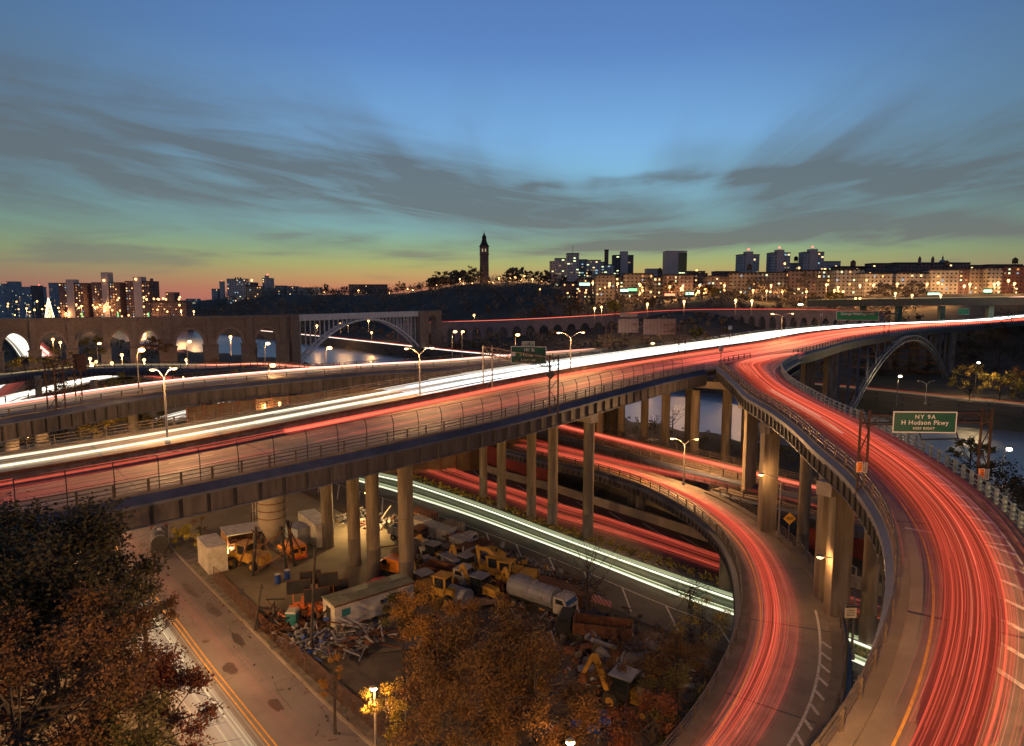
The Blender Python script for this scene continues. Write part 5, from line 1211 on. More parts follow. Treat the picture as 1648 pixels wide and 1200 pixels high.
# green sign and mast toward the bridge
ga=W(1426,541,27.5); zt=WD(1426,500,ga.y).z; gb=W(1352,528,27.5)
G=thing('sign_gantry','thin gantry near the river arch holding the long green sign','gantry',tuple(ga))
lattice_tower(G,ga,27.4,zt,1.6,dirv=Vector((1,0,0))); lattice_tower(G,gb,27.4,zt,1.2,dirv=Vector((1,0,0))); lattice_beam(G,Vector((ga.x,ga.y,zt-1)),Vector((gb.x,gb.y,zt-1)),1.5)
D_=(ga.y+gb.y)/2-2; c=WD(1380,508,D_); S=signpanel('road_sign','long green overhead sign for the bridge above the white lanes',c,66*D_/F,14.5*D_/F,R(-4),brd=.12,face=M('sign_green_bright',(.02,.20,.07),rough=.4))
text('George Washington Br',1.25,S,(0,-.1,.7),SIGNW); pass
D_=400; c=WD(1551,501,D_); S=signpanel('road_sign','small green sign under the far overpass between its columns',c,18*D_/F,10*D_/F,0,brd=.15,face=bpy.data.materials['sign_green_bright'])
# poles on the median near the split
for px,yb,yt,lab in ((1174,557,524,'slim pole with a pale box sign on the far lanes'),(1321,540,504,'thin pole with a dark bag near the long green sign'),(1160,578,557,'small dark post where the upper ramp splits off')):
    b=W(px,yb,27.2); z1=WD(px,yt,b.y).z; T=thing('sign_post',lab,'post',tuple(b)); m=MB(); m.bar((0,0,0),(0,0,z1-27.2),.09,6); m.build('pole',DARKM,T); m=MB(); m.box(-.45,.45,-.15,.15,z1-28.2,z1-27.2); m.build('box',GRYP,T)
# warning sign by lower ramp and white sign in the gap
c=W(1269,868,10.2); D_=c.y; T=thing('warning_sign','yellow diamond warning sign beside the lower curved ramp','road sign',tuple(c)); z1=WD(1269,834,D_).z-10.2
m=MB(); m.bar((0,0,0),(0,0,z1+.5),.05,6); m.build('post',GALV,T); m=MB(); s=.78; m.prof([(0,-s),(s,0),(0,s),(-s,0)],-.1,-.06); o=m.build('panel',M('warning_yellow',(.8,.38,.03),rough=.5),T); o.location=(0,0,z1)
text('MERGING\nTRAFFIC',.2,T,(0,-.14,z1+.02),DARKM)
c=WD(1368,983,46); T=thing('info_sign','white notice board with dark heading in the gap between the curved ramps','road sign',(c.x,c.y,6)); z1=c.z-6
m=MB(); m.bar((-.05,0,-2),(-.05,0,z1),.07,6); m.build('post',DARKM,T); m=MB(); m.box(-.40,.40,-.13,-.08,z1-.45,z1+.45); m.build('panel',WHT,T); m=MB(); m.box(-.40,.40,-.15,-.13,z1+.30,z1+.45); m.build('heading',DARKM,T)
m=MB(); [m.box(-.3,.3,-.145,-.13,z1-.3+k*.13,z1-.26+k*.13) for k in range(4)]; m.build('printed_lines',DARKM,T)

ga=W(84,660,24); gb=W(99,657,24)
zt=WD(84,582,ga.y).z; G=thing('sign_gantry','dark lattice mast pair on the second viaduct at far left','gantry',tuple(ga))
lattice_tower(G,ga,24,zt,1.2); lattice_tower(G,gb,24,zt-.6,1.2); gc=Vector((ga.x-1.8,ga.y+9,0)); lattice_tower(G,gc,24,zt+.3,1.0); lattice_beam(G,Vector((ga.x,ga.y,zt-1)),Vector((gc.x,gc.y,zt-1)),1.5)
m=MB(); [m.box(gc.x+k*1.7-.1,gc.x+k*1.7+1.3,gc.y-.5+k*-2,gc.y-.4-k*2,zt-2,zt+.4) for k in range(2)]; o=m.build('sign_backs',DRUST,G,world=True); 
# ---------------- vehicles and yard things (front points to +x in each thing's own frame)
GZ=4.05
def at(px,py,z=GZ): 
    p=W(px,py,z); return (p.x,p.y,p.z)
def wheels(T,xs,y,r,w,rim=GALV,n=14):
    for x in xs:
        for s in (-1,1):
            m=MB(); m.wheel(x,s*y,r,r,w,n=n); k=m.build('wheel',RUBB,T)
            m=MB(); m.wheel(x,s*(y+w/2*.9),r,r*.5,.08,n=10); m.build('rim',rim,k)
def van(label,loc,rz,mat,L_=5.2,Wd=1.95,Hh=2.1,bumper=REDC,group=None,sc=1,name='van'):
    T=thing(name,label,'van',loc,R(rz),group,sc); w=Wd/2
    m=MB(); m.prof([(-L_/2,.45),(-L_/2,Hh-.25),(-L_/2+.2,Hh),(L_/2-1.75,Hh),(L_/2-1.0,1.25),(L_/2-.1,1.05),(L_/2,.9),(L_/2,.45)],-w,w)
    o=m.build('body',mat,T); bv=o.modifiers.new('bevel','BEVEL'); bv.width=.09; bv.segments=2
    def g(name,vs): m=MB(); m.add(vs,[(0,1,2,3)]); m.build(name,GLASS,T)
    for s in (-1,1):
        y=s*(w+.012); g('window',[(L_/2-2.3,y,1.3),(L_/2-1.25,y,1.3),(L_/2-1.75,y,Hh-.2),(L_/2-2.3,y,Hh-.2)])
        yy=s*w*.5; x=-L_/2-.012; m=MB(); m.box(x-.01,x+.01,yy-.32,yy+.32,1.25,Hh-.3); m.build('rear_window',GLASS,T)
        m=MB(); m.box(L_/2-.05,L_/2+.03,s*w*.7-.14,s*w*.7+.14,.75,.95); m.build('headlight',SIGNW,T)
        m=MB(); m.box(-L_/2-.03,-L_/2+.05,s*w*.85-.07,s*w*.85+.07,.8,1.1); m.build('tail_light',REDC,T)
    g('windscreen',[(L_/2-1.02,-w*.85,1.29),(L_/2-1.02,w*.85,1.29),(L_/2-1.70,w*.8,Hh-.07),(L_/2-1.70,-w*.8,Hh-.07)])
    m=MB(); m.box(-L_/2-.14,-L_/2+.02,-w,w,.4,.62); m.build('bumper',bumper,T); m=MB(); m.box(L_/2-.02,L_/2+.12,-w,w,.38,.6); m.build('bumper',GALV,T)
    wheels(T,(-L_/2+1.0,L_/2-1.0),w-.12,.36,.24)
    return T
def cabbox(T,x0,x1,y,z0,z1,mat,roof=None):
    """open framed cab: posts, roof and glass"""
    m=MB(); t_=.09
    for x in (x0,x1):
        for s in (-1,1): m.box(x-t_,x+t_,s*y-t_,s*y+t_,z0,z1)
    m.box(x0-t_,x1+t_,-y-t_,y+t_,z0,z0+(z1-z0)*.28)
    c=m.build('cab',mat,T); m=MB(); m.box(x0-.2,x1+.25,-y-.2,y+.2,z1,z1+.12); m.build('cab_roof',roof or mat,c)
    m=MB(); m.box(x0+.02,x1-.02,-y+.02,y-.02,z0+(z1-z0)*.28,z1-.02); m.build('cab_glass',GLASS,c)
def loader(label,loc,rz):
    T=thing('wheel_loader',label,'loader',loc,R(rz))
    m=MB(); m.prof([(-3.4,1.0),(-3.4,2.1),(-2.9,2.3),(-.6,2.4),(-.6,1.0)],-.95,.95); m.build('engine_hood',YEL,T)
    m=MB(); m.box(-.6,2.2,-.6,.6,.9,1.5); m.box(1.0,2.2,-.8,.8,1.2,2.1); m.build('front_frame',YEL,T)
    cabbox(T,-.6,.9,.8,1.5,3.3,YEL)
    m=MB()
    for s in (-.6,.6): m.bar((1.6,s,1.9),(3.2,s,.9),.14,6); m.bar((1.4,s,1.2),(2.9,s,1.0),.08,6)
    m.build('lift_arm',YEL,T)
    m=MB(); m.prof([(3.0,.2),(3.0,1.3),(3.2,1.4),(3.3,.5),(4.1,.25),(4.1,.15)],-1.4,1.4); m.build('bucket',RUST,T)
    wheels(T,(-2.2,1.5),1.15,.75,.5,YEL); return T
def backhoe(label,loc,rz,mat=YEL,sc=1):
    T=thing('backhoe',label,'backhoe',loc,R(rz),None,sc)
    m=MB(); m.prof([(.5,.8),(.5,1.8),(2.2,1.65),(2.4,1.4),(2.4,.8)],-.5,.5); m.build('engine_hood',mat,T)
    m=MB(); m.box(-1.6,2.3,-.45,.45,.55,.95); m.build('chassis',DARKM,T)
    cabbox(T,-1.0,.5,.75,1.0,2.75,DARKM,GRYP)
    m=MB()
    for s in (-.6,.6): m.bar((.6,s,1.3),(2.6,s,1.0),.09,6); m.bar((2.6,s,1.0),(3.3,s,.5),.09,6)
    m.build('loader_arm',mat,T); m=MB(); m.prof([(3.2,.1),(3.2,.9),(3.4,.95),(3.5,.4),(4.0,.15)],-1.1,1.1); m.build('bucket',mat,T)
    m=MB(); m.prof([(-1.4,.9),(-1.9,.9),(-3.1,3.4),(-2.7,3.6)],-.16,.16); b=m.build('boom',mat,T)
    m=MB(); m.prof([(-2.7,3.6),(-3.1,3.5),(-4.0,1.6),(-3.7,1.5)],-.13,.13); b2=m.build('dipper_arm',mat,T)
    m=MB(); m.prof([(-3.6,1.7),(-4.1,1.6),(-4.3,.9),(-3.7,.7),(-3.4,1.1)],-.3,.3); m.build('digging_bucket',RUST,T)
    wheels(T,(-.9,),.95,.72,.42,mat); wheels(T,(1.8,),.85,.46,.3,mat); return T
def excavator(label,loc,rz):
    T=thing('excavator',label,'excavator',loc,R(rz))
    for s in (-1.2,1.2):
        m=MB(); m.prof([(-2.2,.35),(-1.9,0),(1.9,0),(2.2,.35),(2.1,.8),(-2.1,.8)],s-.3,s+.3); m.build('track',RUBB,T)
    m=MB(); m.box(-2.6,1.6,-1.4,1.4,1.0,1.9); m.box(-2.8,-1.2,-1.3,1.3,1.2,2.4); m.build('turntable_body',YEL,T)
    m=MB(); m.box(-1.0,.6,-1.3,-.1,1.9,2.5); m.build('engine_cover',YEL,T)
    cabbox(T,.0,1.5,.0+.62,1.9,3.3,YEL)
    m=MB(); m.prof([(1.2,1.5),(1.2,2.1),(3.8,4.3),(5.4,4.2),(5.3,3.8),(3.9,3.8)],-.95,-.65); m.build('boom',YEL,T)
    m=MB(); m.prof([(5.1,4.4),(5.5,4.3),(5.1,1.8),(4.8,1.8)],-.92,-.68); m.build('dipper_arm',YEL,T)
    m=MB(); m.prof([(4.7,1.9),(5.3,1.9),(5.4,1.2),(4.8,.8),(4.2,1.1)],-1.25,-.35); m.build('bucket',RUST,T); return T
def truckcab(T,x,w,h,mat,z=.9):
    m=MB(); m.prof([(x,z),(x,h),(x+1.3,h),(x+1.75,z+1.1),(x+1.8,z)],-w/2,w/2); o=m.build('cab',mat,T); bv=o.modifiers.new('bevel','BEVEL'); bv.width=.07; bv.segments=2
    m=MB(); m.add([(x+1.34,-w*.44,h-.12),(x+1.34,w*.44,h-.12),(x+1.78,w*.44,z+1.15),(x+1.78,-w*.44,z+1.15)],[(0,1,2,3)]); m.build('windscreen',GLASS,o)
    for s in (-1,1): m=MB(); y=s*(w/2+.015); m.add([(x+.35,y,z+1.15),(x+1.45,y,z+1.15),(x+1.2,y,h-.2),(x+.35,y,h-.2)],[(0,1,2,3)]); m.build('side_window',GLASS,o)
    m=MB(); m.box(x+1.78,x+1.95,-w/2,w/2,z-.35,z-.02); m.build('bumper',mat,T)
    for s in (-1,1): m=MB(); m.box(x+1.79,x+1.86,s*w*.36-.14,s*w*.36+.14,z+.05,z+.3); m.build('headlight',SIGNW,T)
    m=MB(); m.box(x+1.79,x+1.84,-w*.25,w*.25,z+.25,z+.8); m.build('grille',DARKM,o)
def truck(label,loc,rz,kind,mat=WHT,bm=WHT,sc=1,name='truck',Lb=5.5):
    T=thing(name,label,'truck',loc,R(rz),None,sc)
    m=MB(); m.box(-Lb/2-1,Lb/2+1.0,-.45,.45,.6,.9); m.build('chassis',DARKM,T)
    truckcab(T,Lb/2-.2,2.3,2.75,mat)
    if kind=='tank':
        m=MB(); m.bar((-Lb/2-1,0,2.0),(Lb/2-.5,0,2.0),1.12,16); m.build('tank',bm,T,smooth=False)
        m=MB()
        for x in (-Lb/2-.8,-1,1,Lb/2-.9): m.bar((x,0,2.0),(x+.08,0,2.0),1.16,16)
        m.bar((-.5,0,3.0),(-.5,0,3.3),.3,8); m.build('tank_bands',GRYP,T)
    elif kind=='dump':
        m=MB(); a=-Lb/2-1; b=Lb/2-.4
        m.box(a,b,-1.15,1.15,1.0,1.15); m.box(a,b,-1.2,-1.08,1.15,2.2); m.box(a,b,1.08,1.2,1.15,2.2); m.box(b-.12,b,-1.08,1.08,1.15,2.7); m.box(a,a+.1,-1.08,1.08,1.15,2.1)
        for k in range(6): x=a+.4+k*(b-a-.6)/5; m.box(x,x+.12,-1.28,-1.2,1.0,2.2); m.box(x,x+.12,1.2,1.28,1.0,2.2)
        m.build('dump_body',bm,T)
    elif kind=='box':
        m=MB(); m.box(-Lb/2-1,Lb/2-.4,-1.2,1.2,1.0,3.3); m.build('box_body',bm,T)
        m=MB()
        for k in range(8): x=-Lb/2-.8+k*(Lb)/8; m.box(x,x+.06,-1.25,1.25,1.05,3.33)
        m.build('body_ribs',GRYP,T)
    wheels(T,(-Lb/2,-Lb/2+1.2,Lb/2+.7),1.0,.5,.3); return T
def boxbody(label,loc,rz,L_,Wd,Hh,mat,name='container',cat='container',rib=.5,roof=None,door=True):
    T=thing(name,label,cat,loc,R(rz)); m=MB(); m.box(-L_/2,L_/2,-Wd/2,Wd/2,.15,Hh); m.build('body',mat,T)
    m=MB(); m.box(-L_/2-.05,L_/2+.05,-Wd/2-.05,Wd/2+.05,Hh,Hh+.08); m.box(-L_/2,L_/2,-Wd/2-.05,Wd/2+.05,.12,.2); k=-L_/2+.2
    while k<L_/2: m.box(k,k+.08,-Wd/2-.05,-Wd/2,.2,Hh); m.box(k,k+.08,Wd/2,Wd/2+.05,.2,Hh); k+=rib
    m.build('ribbed_shell',roof or mat,T)
    if door: m=MB(); [m.box(L_/2,L_/2+.05,y,y+.07,.2,Hh) for y in (-Wd/2+.1,-.6,-.03,.55,Wd/2-.17)]; m.build('door_bars',GRYP,T)
    return T
# street tanker
truck('dark tarp covered tank truck parked on the kerb under the viaduct',at(258,884),118,'tank',RUST,DARKM,1.0,Lb=5)
boxbody('dirty white ribbed truck body beside the open shed, at the left of the yard',at(343,912),128,5.5,2.4,3.6,WHT,'box_container')
T=thing('open_shed','low open shed with a flat roof and dark inside behind the wheel loader','shed',at(392,885),R(35))
m=MB(); m.prof([(-2.6,3.3),(-2.6,3.15),(2.9,3.0),(2.9,3.15)],-2.2,2.2); m.build('roof',WHT,T)
m=MB(); m.box(-2.5,2.7,2.0,2.1,0,3.1); m.build('wall',RUST,T)
for x in (-2.5,2.7): m=MB(); m.box(x-.06,x+.06,-2.06,-1.94,0,3.05); m.build('post',RUST,T)
m=MB(); r_=random.Random(2); [m.box(x,x+.5,y,y+.6,0,r_.uniform(.5,1.8)) for x in (-2,-1.2,-.3,.6,1.5) for y in (-1.5,-.4,.6)]; o=m.build('stored_goods',RUST,T); o['kind']='stuff'
loader('yellow wheel loader parked in front of the open shed under the silo',at(398,912),-25+180)
# cement silo
b=at(441,918); T=thing('silo','tall round silo on braced legs standing against the viaduct','silo',b)
m=MB(); m.lathe([(.45,4.0),(1.75,6.4),(1.75,12.5)],20); m.build('drum',CONC,T,smooth=True)
m=MB(); [m.lathe([(1.78,z),(1.80,z+.02),(1.80,z+.1),(1.78,z+.12)],20) for z in (7.4,8.4,9.4,10.4,11.4)]; m.build('hoops',RUST,T)
for sx,sy in ((-1,-1),(1,-1),(1,1),(-1,1)):
    m=MB(); m.bar((sx*2.2,sy*1.6,0),(sx*1.6,sy*1.3,6.4),.22,6); m.build('leg',DARKM,T)
m=MB()
for z in (.3,3.2):
    for a,c in (((-2.1,-1.6),(2.1,-1.6)),((2.1,-1.6),(2.1,1.6)),((2.1,1.6),(-2.1,1.6)),((-2.1,1.6),(-2.1,-1.6))):
        m.bar((a[0],a[1],z),(c[0],c[1],z+2.9),.09,4); m.bar((c[0],c[1],z),(a[0],a[1],z+2.9),.05,4)
m.bar((-2.4,-1.8,5),(-4.2,-1.2,1),.12,5); m.bar((2,0,6),(4,-.5,2.5),.12,5); m.build('bracing',RUST,T)
m=MB(); m.bar((-1.7,-1.0,0),(-1.7,-1.0,12),.05,4); m.bar((-2.1,-1.0,0),(-2.1,-1.0,12),.05,4); [m.bar((-1.7,-1,z*.4),(-2.1,-1,z*.4),.03,4) for z in range(1,30)]; m.build('ladder',GALV,T)
van('orange van with two dark rear windows parked right of the silo legs',at(470,894),130,ORV,sc=1.05)
van('orange van half hidden behind the big front column',at(634,921),150,ORV,sc=1.05)
van('pale blue van among the machines right of the front column',at(682,900),-60,WHT,sc=1.05)
van('grey van with a flat roof in the middle of the packed machines',at(722,916),130,GRYP,sc=1.05)
T=boxbody('white box trailer lit greenish by a yard lamp, behind the silo',at(508,868),125,8,2.5,3.4,WHT,'box_trailer','trailer')
boxbody('grey panelled hopper bin with a broken top beside the orange van',at(482,874),140,3.2,2.4,2.6,GRYP,'hopper_bin','bin',.6)
boxbody('dark box standing left of the silo top',at(418,855),130,2.2,1.6,2.8,DARKM,'steel_cabinet','cabinet')
for px,py,lab in ((447,938,'blue drum with a pale lid nearest the silo legs'),(462.5,931,'blue drum right of the other one beside the silo legs')):
    T=thing('drum',lab,'drum',at(px,py),group='blue drums by the silo'); m=MB(); m.lathe([(.36,0),(.36,.35),(.39,.37),(.36,.4),(.36,.75),(.39,.77),(.36,.8),(.36,1.15)],14); m.build('barrel',BLUE,T); m=MB(); m.lathe([(.37,1.15),(.37,1.2)],14); m.build('lid',WHT,T)
# arrow boards
for px,py,py2,w_,lab in ((482,944,1000,2.5,'dark arrow board panel at the left of the four on orange trailers'),(501,929,985,2.3,'upper left dark arrow board panel behind the utility pole'),(529,932,988,2.2,'upper right dark arrow board panel with an orange rim'),(543,943,985,2.6,'rightmost dark arrow board panel above the red trailer'),(511,957,1005,2.7,'lowest dark arrow board panel in the middle of the group')):
    b=W(px,py2-12,GZ); zt=WD(px,py,b.y).z-GZ; T=thing('arrow_board',lab,'arrow board',tuple(b),R(18))
    m=MB(); m.box(-w_/2,w_/2,-.06,.06,zt-.75,zt+.75); m.build('panel',DARKM,T)
    m=MB(); [m.box(*q) for q in ((-w_/2-.05,w_/2+.05,-.08,.08,zt+.75,zt+.81),(-w_/2-.05,w_/2+.05,-.08,.08,zt-.81,zt-.75),(-w_/2-.05,-w_/2,-.08,.08,zt-.75,zt+.75),(w_/2,w_/2+.05,-.08,.08,zt-.75,zt+.75))]; m.build('rim',RUST,T)
    m=MB(); [m.bar((x,0,.8),(x,0,zt-.75),.05,5) for x in (-.6,.6)]; m.bar((-.6,0,1.2),(.6,0,1.2),.04,4); m.build('mast',ORNG,T)
    m=MB(); m.box(-1.1,1.1,-.6,.6,.5,.95); m.box(-.5,.5,-.4,.4,.95,1.3); m.build('trailer_body',ORNG,T); wheels(T,(0,),.7,.32,.2)
# office trailer
a=W(547,1018,GZ); b=W(660,980,GZ); d=b-a; c=(a+b)/2+Vector((-d.y,d.x,0)).normalized()*1.5; L_=d.length+1
T=thing('office_trailer','long cream office trailer with a flat mossy roof and blue window','trailer',tuple(c),math.atan2(d.y,d.x))
m=MB(); m.box(-L_/2,L_/2,-1.5,1.5,.5,3.1); m.build('wall',WHT,T); m=MB(); m.prof([(-1.62,3.1),(-1.62,3.2),(0,3.38),(1.62,3.2),(1.62,3.1)],-L_/2-.12,L_/2+.12,ax='x'); m.build('roof',ROOFG,T)
m=MB(); m.box(-L_/2-.14,L_/2+.14,-1.66,-1.60,3.0,3.2); m.build('roof_edge',RUST,T)
for x,w_,mt in ((-L_/2+1.3,1.0,TEAL),(L_/2-2.2,1.1,GLASS),(.8,.5,GLASS),(L_/2-3.9,.7,BLUE)): m=MB(); m.box(x-w_/2,x+w_/2,-1.54,-1.49,1.7,2.5 if w_>.8 else 2.2); m.build('window',mt,T)
m=MB(); m.box(-L_/2-.04,-L_/2+.02,-.4,.6,.6,2.5); m.build('door',DARKM,T)
m=MB(); [m.bar((x,0,3.3),(x,0,3.55),.12,8) for x in (-L_/2+1.4,-L_/2+3,0,2.5)]; m.build('roof_vent',GALV,T); wheels(T,(-.6,.6),1.2,.4,.25)
# toilet
T=thing('portable_toilet','teal portable toilet with a pale domed roof behind the fence','toilet',at(471,1012)); m=MB(); m.box(-.55,.55,-.55,.55,0,2.0); m.build('cabin',TEAL,T); m=MB(); m.prof([(-.62,2.0),(-.5,2.2),(.5,2.2),(.62,2.0)],-.62,.62); m.build('roof',WHT,T); m=MB(); m.box(-.4,.4,-.58,-.55,.1,1.85); m.build('door',TEAL,T)
# car
T=thing('car','red car parked behind the office trailer','car',at(613,950),R(20)); m=MB(); m.prof([(-2.2,.35),(-2.2,.85),(-1.9,.95),(-1.3,1.0),(-.7,1.42),(.6,1.42),(1.2,1.0),(2.1,.85),(2.2,.35)],-.85,.85); o=m.build('body',REDC,T); bv=o.modifiers.new('bevel','BEVEL'); bv.width=.08; bv.segments=2
for s in (-1,1): m=MB(); y=s*.862; m.add([(-1.1,y,1.02),(1.05,y,1.02),(.5,y,1.36),(-.65,y,1.36)],[(0,1,2,3)]); m.build('side_window',GLASS,T)
m=MB(); m.add([(1.17,-.7,1.03),(1.17,.7,1.03),(.64,.66,1.40),(.64,-.66,1.40)],[(0,1,2,3)]); m.build('windscreen',GLASS,T); wheels(T,(-1.35,1.35),.75,.32,.2)
# packed machines
boxbody('rust coloured container next to the highway edge behind the columns',at(680,846),-40,5,2.3,2.3,RUST,'container')
truck('small pale green camper truck above the packed machines',at(681,862),-40,'box',WHT,WHT,.8,Lb=3.4)
boxbody('grey box body at the back of the packed machines',at(706,872),-38,5,2.2,2.5,GRYP,'box_container')
boxbody('second dull box body beside the grey one at the back',at(728,868),-42,3,2.2,2.6,CONCD,'box_container')
boxbody('square grey tank block in the middle of the packed machines',at(742,890),-38,2.5,2.2,2.4,GRYP,'steel_tank','tank',.8)
boxbody('low brown skip on the highway side of the packed machines',at(770,888),-40,4,2.2,1.6,RUST,'skip','skip')
boxbody('pale low tank left of the square grey tank block',at(728,897),-38,4,2.0,1.6,CONCD,'steel_tank','tank')
boxbody('brown box body left of the excavator',at(758,905),-35,3.5,2.2,2.2,RUST,'box_container')
truck('white truck with a dump body facing right in the packed row',at(716,938),-30,'dump',WHT,RUST,1.0,Lb=4.4)
backhoe('backhoe with a blue-grey cab roof right beside the front column',at(684,957),-50)
backhoe('backhoe with raised arm in the middle of the packed row',at(775,962),-35)
backhoe('backhoe with dusty cab roof among the shrubs at bottom right',at(1008,1138),-35,sc=1.12)
excavator('big yellow excavator with a windowed cab at the right of the packed row',at(824,945),155)
truck('white tank truck facing us at the right end of the scrap yard',at(868,982),-38,'tank',WHT,GRYP,1.05,name='tank_truck')
truck('black dump truck standing alone among the debris',at(960,1030),165,'dump',DARKM,RUST,1.0)
boxbody('long rusty skip beside the white tank truck',at(905,962),-38,7,2.2,1.5,RUST,'skip','skip')
T=thing('steel_drum_tank','short white cylinder tank lying beside the packed backhoes','tank',at(737,972),R(-35)); m=MB(); m.bar((-1.5,0,1.1),(1.5,0,1.1),1.1,18); m.build('shell',GRYP,T); m=MB(); m.box(-1.2,-1,-.8,.8,0,.5); m.box(1,1.2,-.8,.8,0,.5); m.build('cradle',RUST,T)
r_=random.Random(6)
for k,(px,py) in enumerate(((783,893),(790,897),(797,901),(804,905))):
    T=thing('machine_bucket','yellow digger bucket in the row behind the excavator','bucket',at(px,py),R(-40),group='yellow digger buckets'); m=MB(); m.prof([(-.8,.0),(-.9,1.2),(-.6,1.5),(.5,1.1),(.9,.2)],-.9,.9); m.build('shell',YEL,T)
T=thing('plank_stack','stack of long pale planks leaning beside the packed backhoes','planks',at(782,976),R(20)); m=MB(); [m.box(-3,3,k*.3-.6,k*.3-.35,.5+k*.05,.6+k*.05) for k in range(5)]; m.build('plank',M('plank_wood',(.32,.19,.12),(.22,.13,.08),1.5,.8),T); m=MB(); m.box(-1.5,-1.2,-.6,.6,0,.5); m.box(1.2,1.5,-.6,.6,0,.5); m.build('trestle',RUST,T)
STRIPE=bpy.data.materials.new('red_white_stripes'); STRIPE.use_nodes=True; t=STRIPE.node_tree; tc=t.nodes.new('ShaderNodeTexCoord'); wv_=t.nodes.new('ShaderNodeTexWave'); wv_.inputs['Scale'].default_value=1.1; wv_.bands_direction='DIAGONAL'
t.links.new(tc.outputs['Object'],wv_.inputs[0]); rp=ramp(t,NX(t,wv_.outputs[1]),[(0.45,(.45,.06,.03)),(.55,(.5,.42,.36))]); t.links.new(rp.o,t.nodes['Principled BSDF'].inputs['Base Color'])
for px,py,lab in ((932,958,'striped red and white barrier, left one by the bare tree'),(951,968,'striped red and white barrier, middle one by the bare tree'),(968,977,'striped red and white barrier, right one by the bare tree'),(900,1190,'striped orange barrier at the bottom edge near the lamp')):
    T=thing('barricade',lab,'barrier',at(px,py),R(-35)); m=MB(); m.box(-1.3,1.3,-.05,.05,.35,1.0); m.build('board',STRIPE,T); m=MB(); [m.bar((x,-.3,0),(x,0,1.0),.04,4) for x in (-1.1,1.1)]; [m.bar((x,.3,0),(x,0,1.0),.04,4) for x in (-1.1,1.1)]; m.build('leg',GALV,T)
for px,py,lab in ((972,1168,'blue drum lying right of the others in the bottom debris'),(955,1180,'blue drum nearest the bottom edge'),(968,1155,'upper blue drum in the bottom debris'),(925,1172,'blue drum left of the other drums at the bottom')):
    T=thing('drum',lab,'drum',at(px,py)); m=MB(); m.bar((-.5,0,.38),(.5,0,.38),.38,14); m.build('barrel',BLUE,T); m=MB(); m.bar((.5,0,.38),(.54,0,.38),.3,12); m.build('lid',WHT,T)
# scrap heaps: nobody could count the pieces
def heap(label,pts,n,mats,s0,s1,hmax,seed,spread=1.2,z=GZ,name='scrap_heap',pip=.3):
    r_=random.Random(seed); P=resamp([W(a,b,z) for a,b in pts],200); m=MB()
    for _ in range(n):
        p=P[r_.randrange(200)]; c=Vector((p.x+r_.gauss(0,spread),p.y+r_.gauss(0,spread),z+abs(r_.gauss(0,hmax*.5)))); s=r_.uniform(s0,s1); mi=r_.randrange(len(mats))
        if r_.random()<pip:
            d=Vector((r_.gauss(0,1),r_.gauss(0,1),r_.gauss(0,.4))).normalized()*s*3; m.bar(c,c+d,s*.14,5,mi)
        elif r_.random()<.35: d=Vector((r_.gauss(0,1),r_.gauss(0,1),r_.gauss(0,.5))).normalized()*s; m.bar(c,c+d,s*.42,9,mi)
        else:
            ax=[Vector((r_.gauss(0,1),r_.gauss(0,1),r_.gauss(0,1))).normalized()*s*r_.uniform(.3,1) for _ in range(3)]
            m.add([c+ax[0]*i+ax[1]*j+ax[2]*k*.6 for i in(0,1) for j in(0,1) for k in(0,1)],[(0,1,3,2),(4,6,7,5),(0,4,5,1),(2,3,7,6),(0,2,6,4),(1,5,7,3)],mi)
    o=m.build(name,mats); return tag(o,label,'scrap',kind='stuff')
heap('jumble of bent machine parts between the parked machines',[(690,890),(740,905),(800,930),(850,960)],420,[RUST,DARKM,YEL,GRYP],.25,1.0,1.3,1,2.2)
heap('glinting scrap piled along the highway shoulder',[(640,838),(700,855),(770,882),(830,905),(900,935),(960,960)],700,[RUST,GALV,DARKM,CONCD,GALV],.2,.8,.9,2,1.0)
heap('silvery barrels and pipes heaped behind the street fence',[(478,1030),(500,1040),(530,1045)],420,[GALV,GRYP,BLUE,GALV,DARKM],.2,.5,1.3,3,1.0)
heap('pale pipe frames stacked left of the office trailer end',[(545,1045),(575,1035),(605,1030)],130,[GALV,GRYP,RUST],.5,.9,1.2,4,1.0,pip=.85)
heap('dark tyres and scrap heaped along the street fence',[(428,995),(445,1005),(462,1020)],220,[RUBB,RUST,DARKM],.3,.7,1.2,5,.8)
heap('orange brown scrap between arrow boards and office trailer',[(480,1000),(505,1000),(520,990)],150,[ORNG,RUST,DARKM,RUST],.3,.9,1.0,6,1.2)
heap('debris scattered over the dirt between the shrubs',[(820,1000),(900,1010),(1000,1020),(1080,1080),(980,1110),(900,1130),(940,1170),(1010,1180)],900,[RUST,DARKM,CONCD,GRYP,RUST,DARKM],.12,.7,.35,7,3.0)
heap('broken timber and tarps heaped beside the black dump truck',[(960,1055),(1010,1065),(1060,1075)],160,[CONCD,GRYP,RUST],.6,1.8,.8,8,1.5)
heap('scrap stacked behind the hidden columns left of the highway',[(560,838),(600,842),(620,848)],160,[RUST,GRYP,WHT],.3,.9,1.2,9,1.4)
heap('loose stones and litter on the yard edge near the kerb',[(330,930),(400,1005),(500,1100),(580,1180)],300,[CONCD,DARKM,RUST],.06,.25,.1,10,1.4)
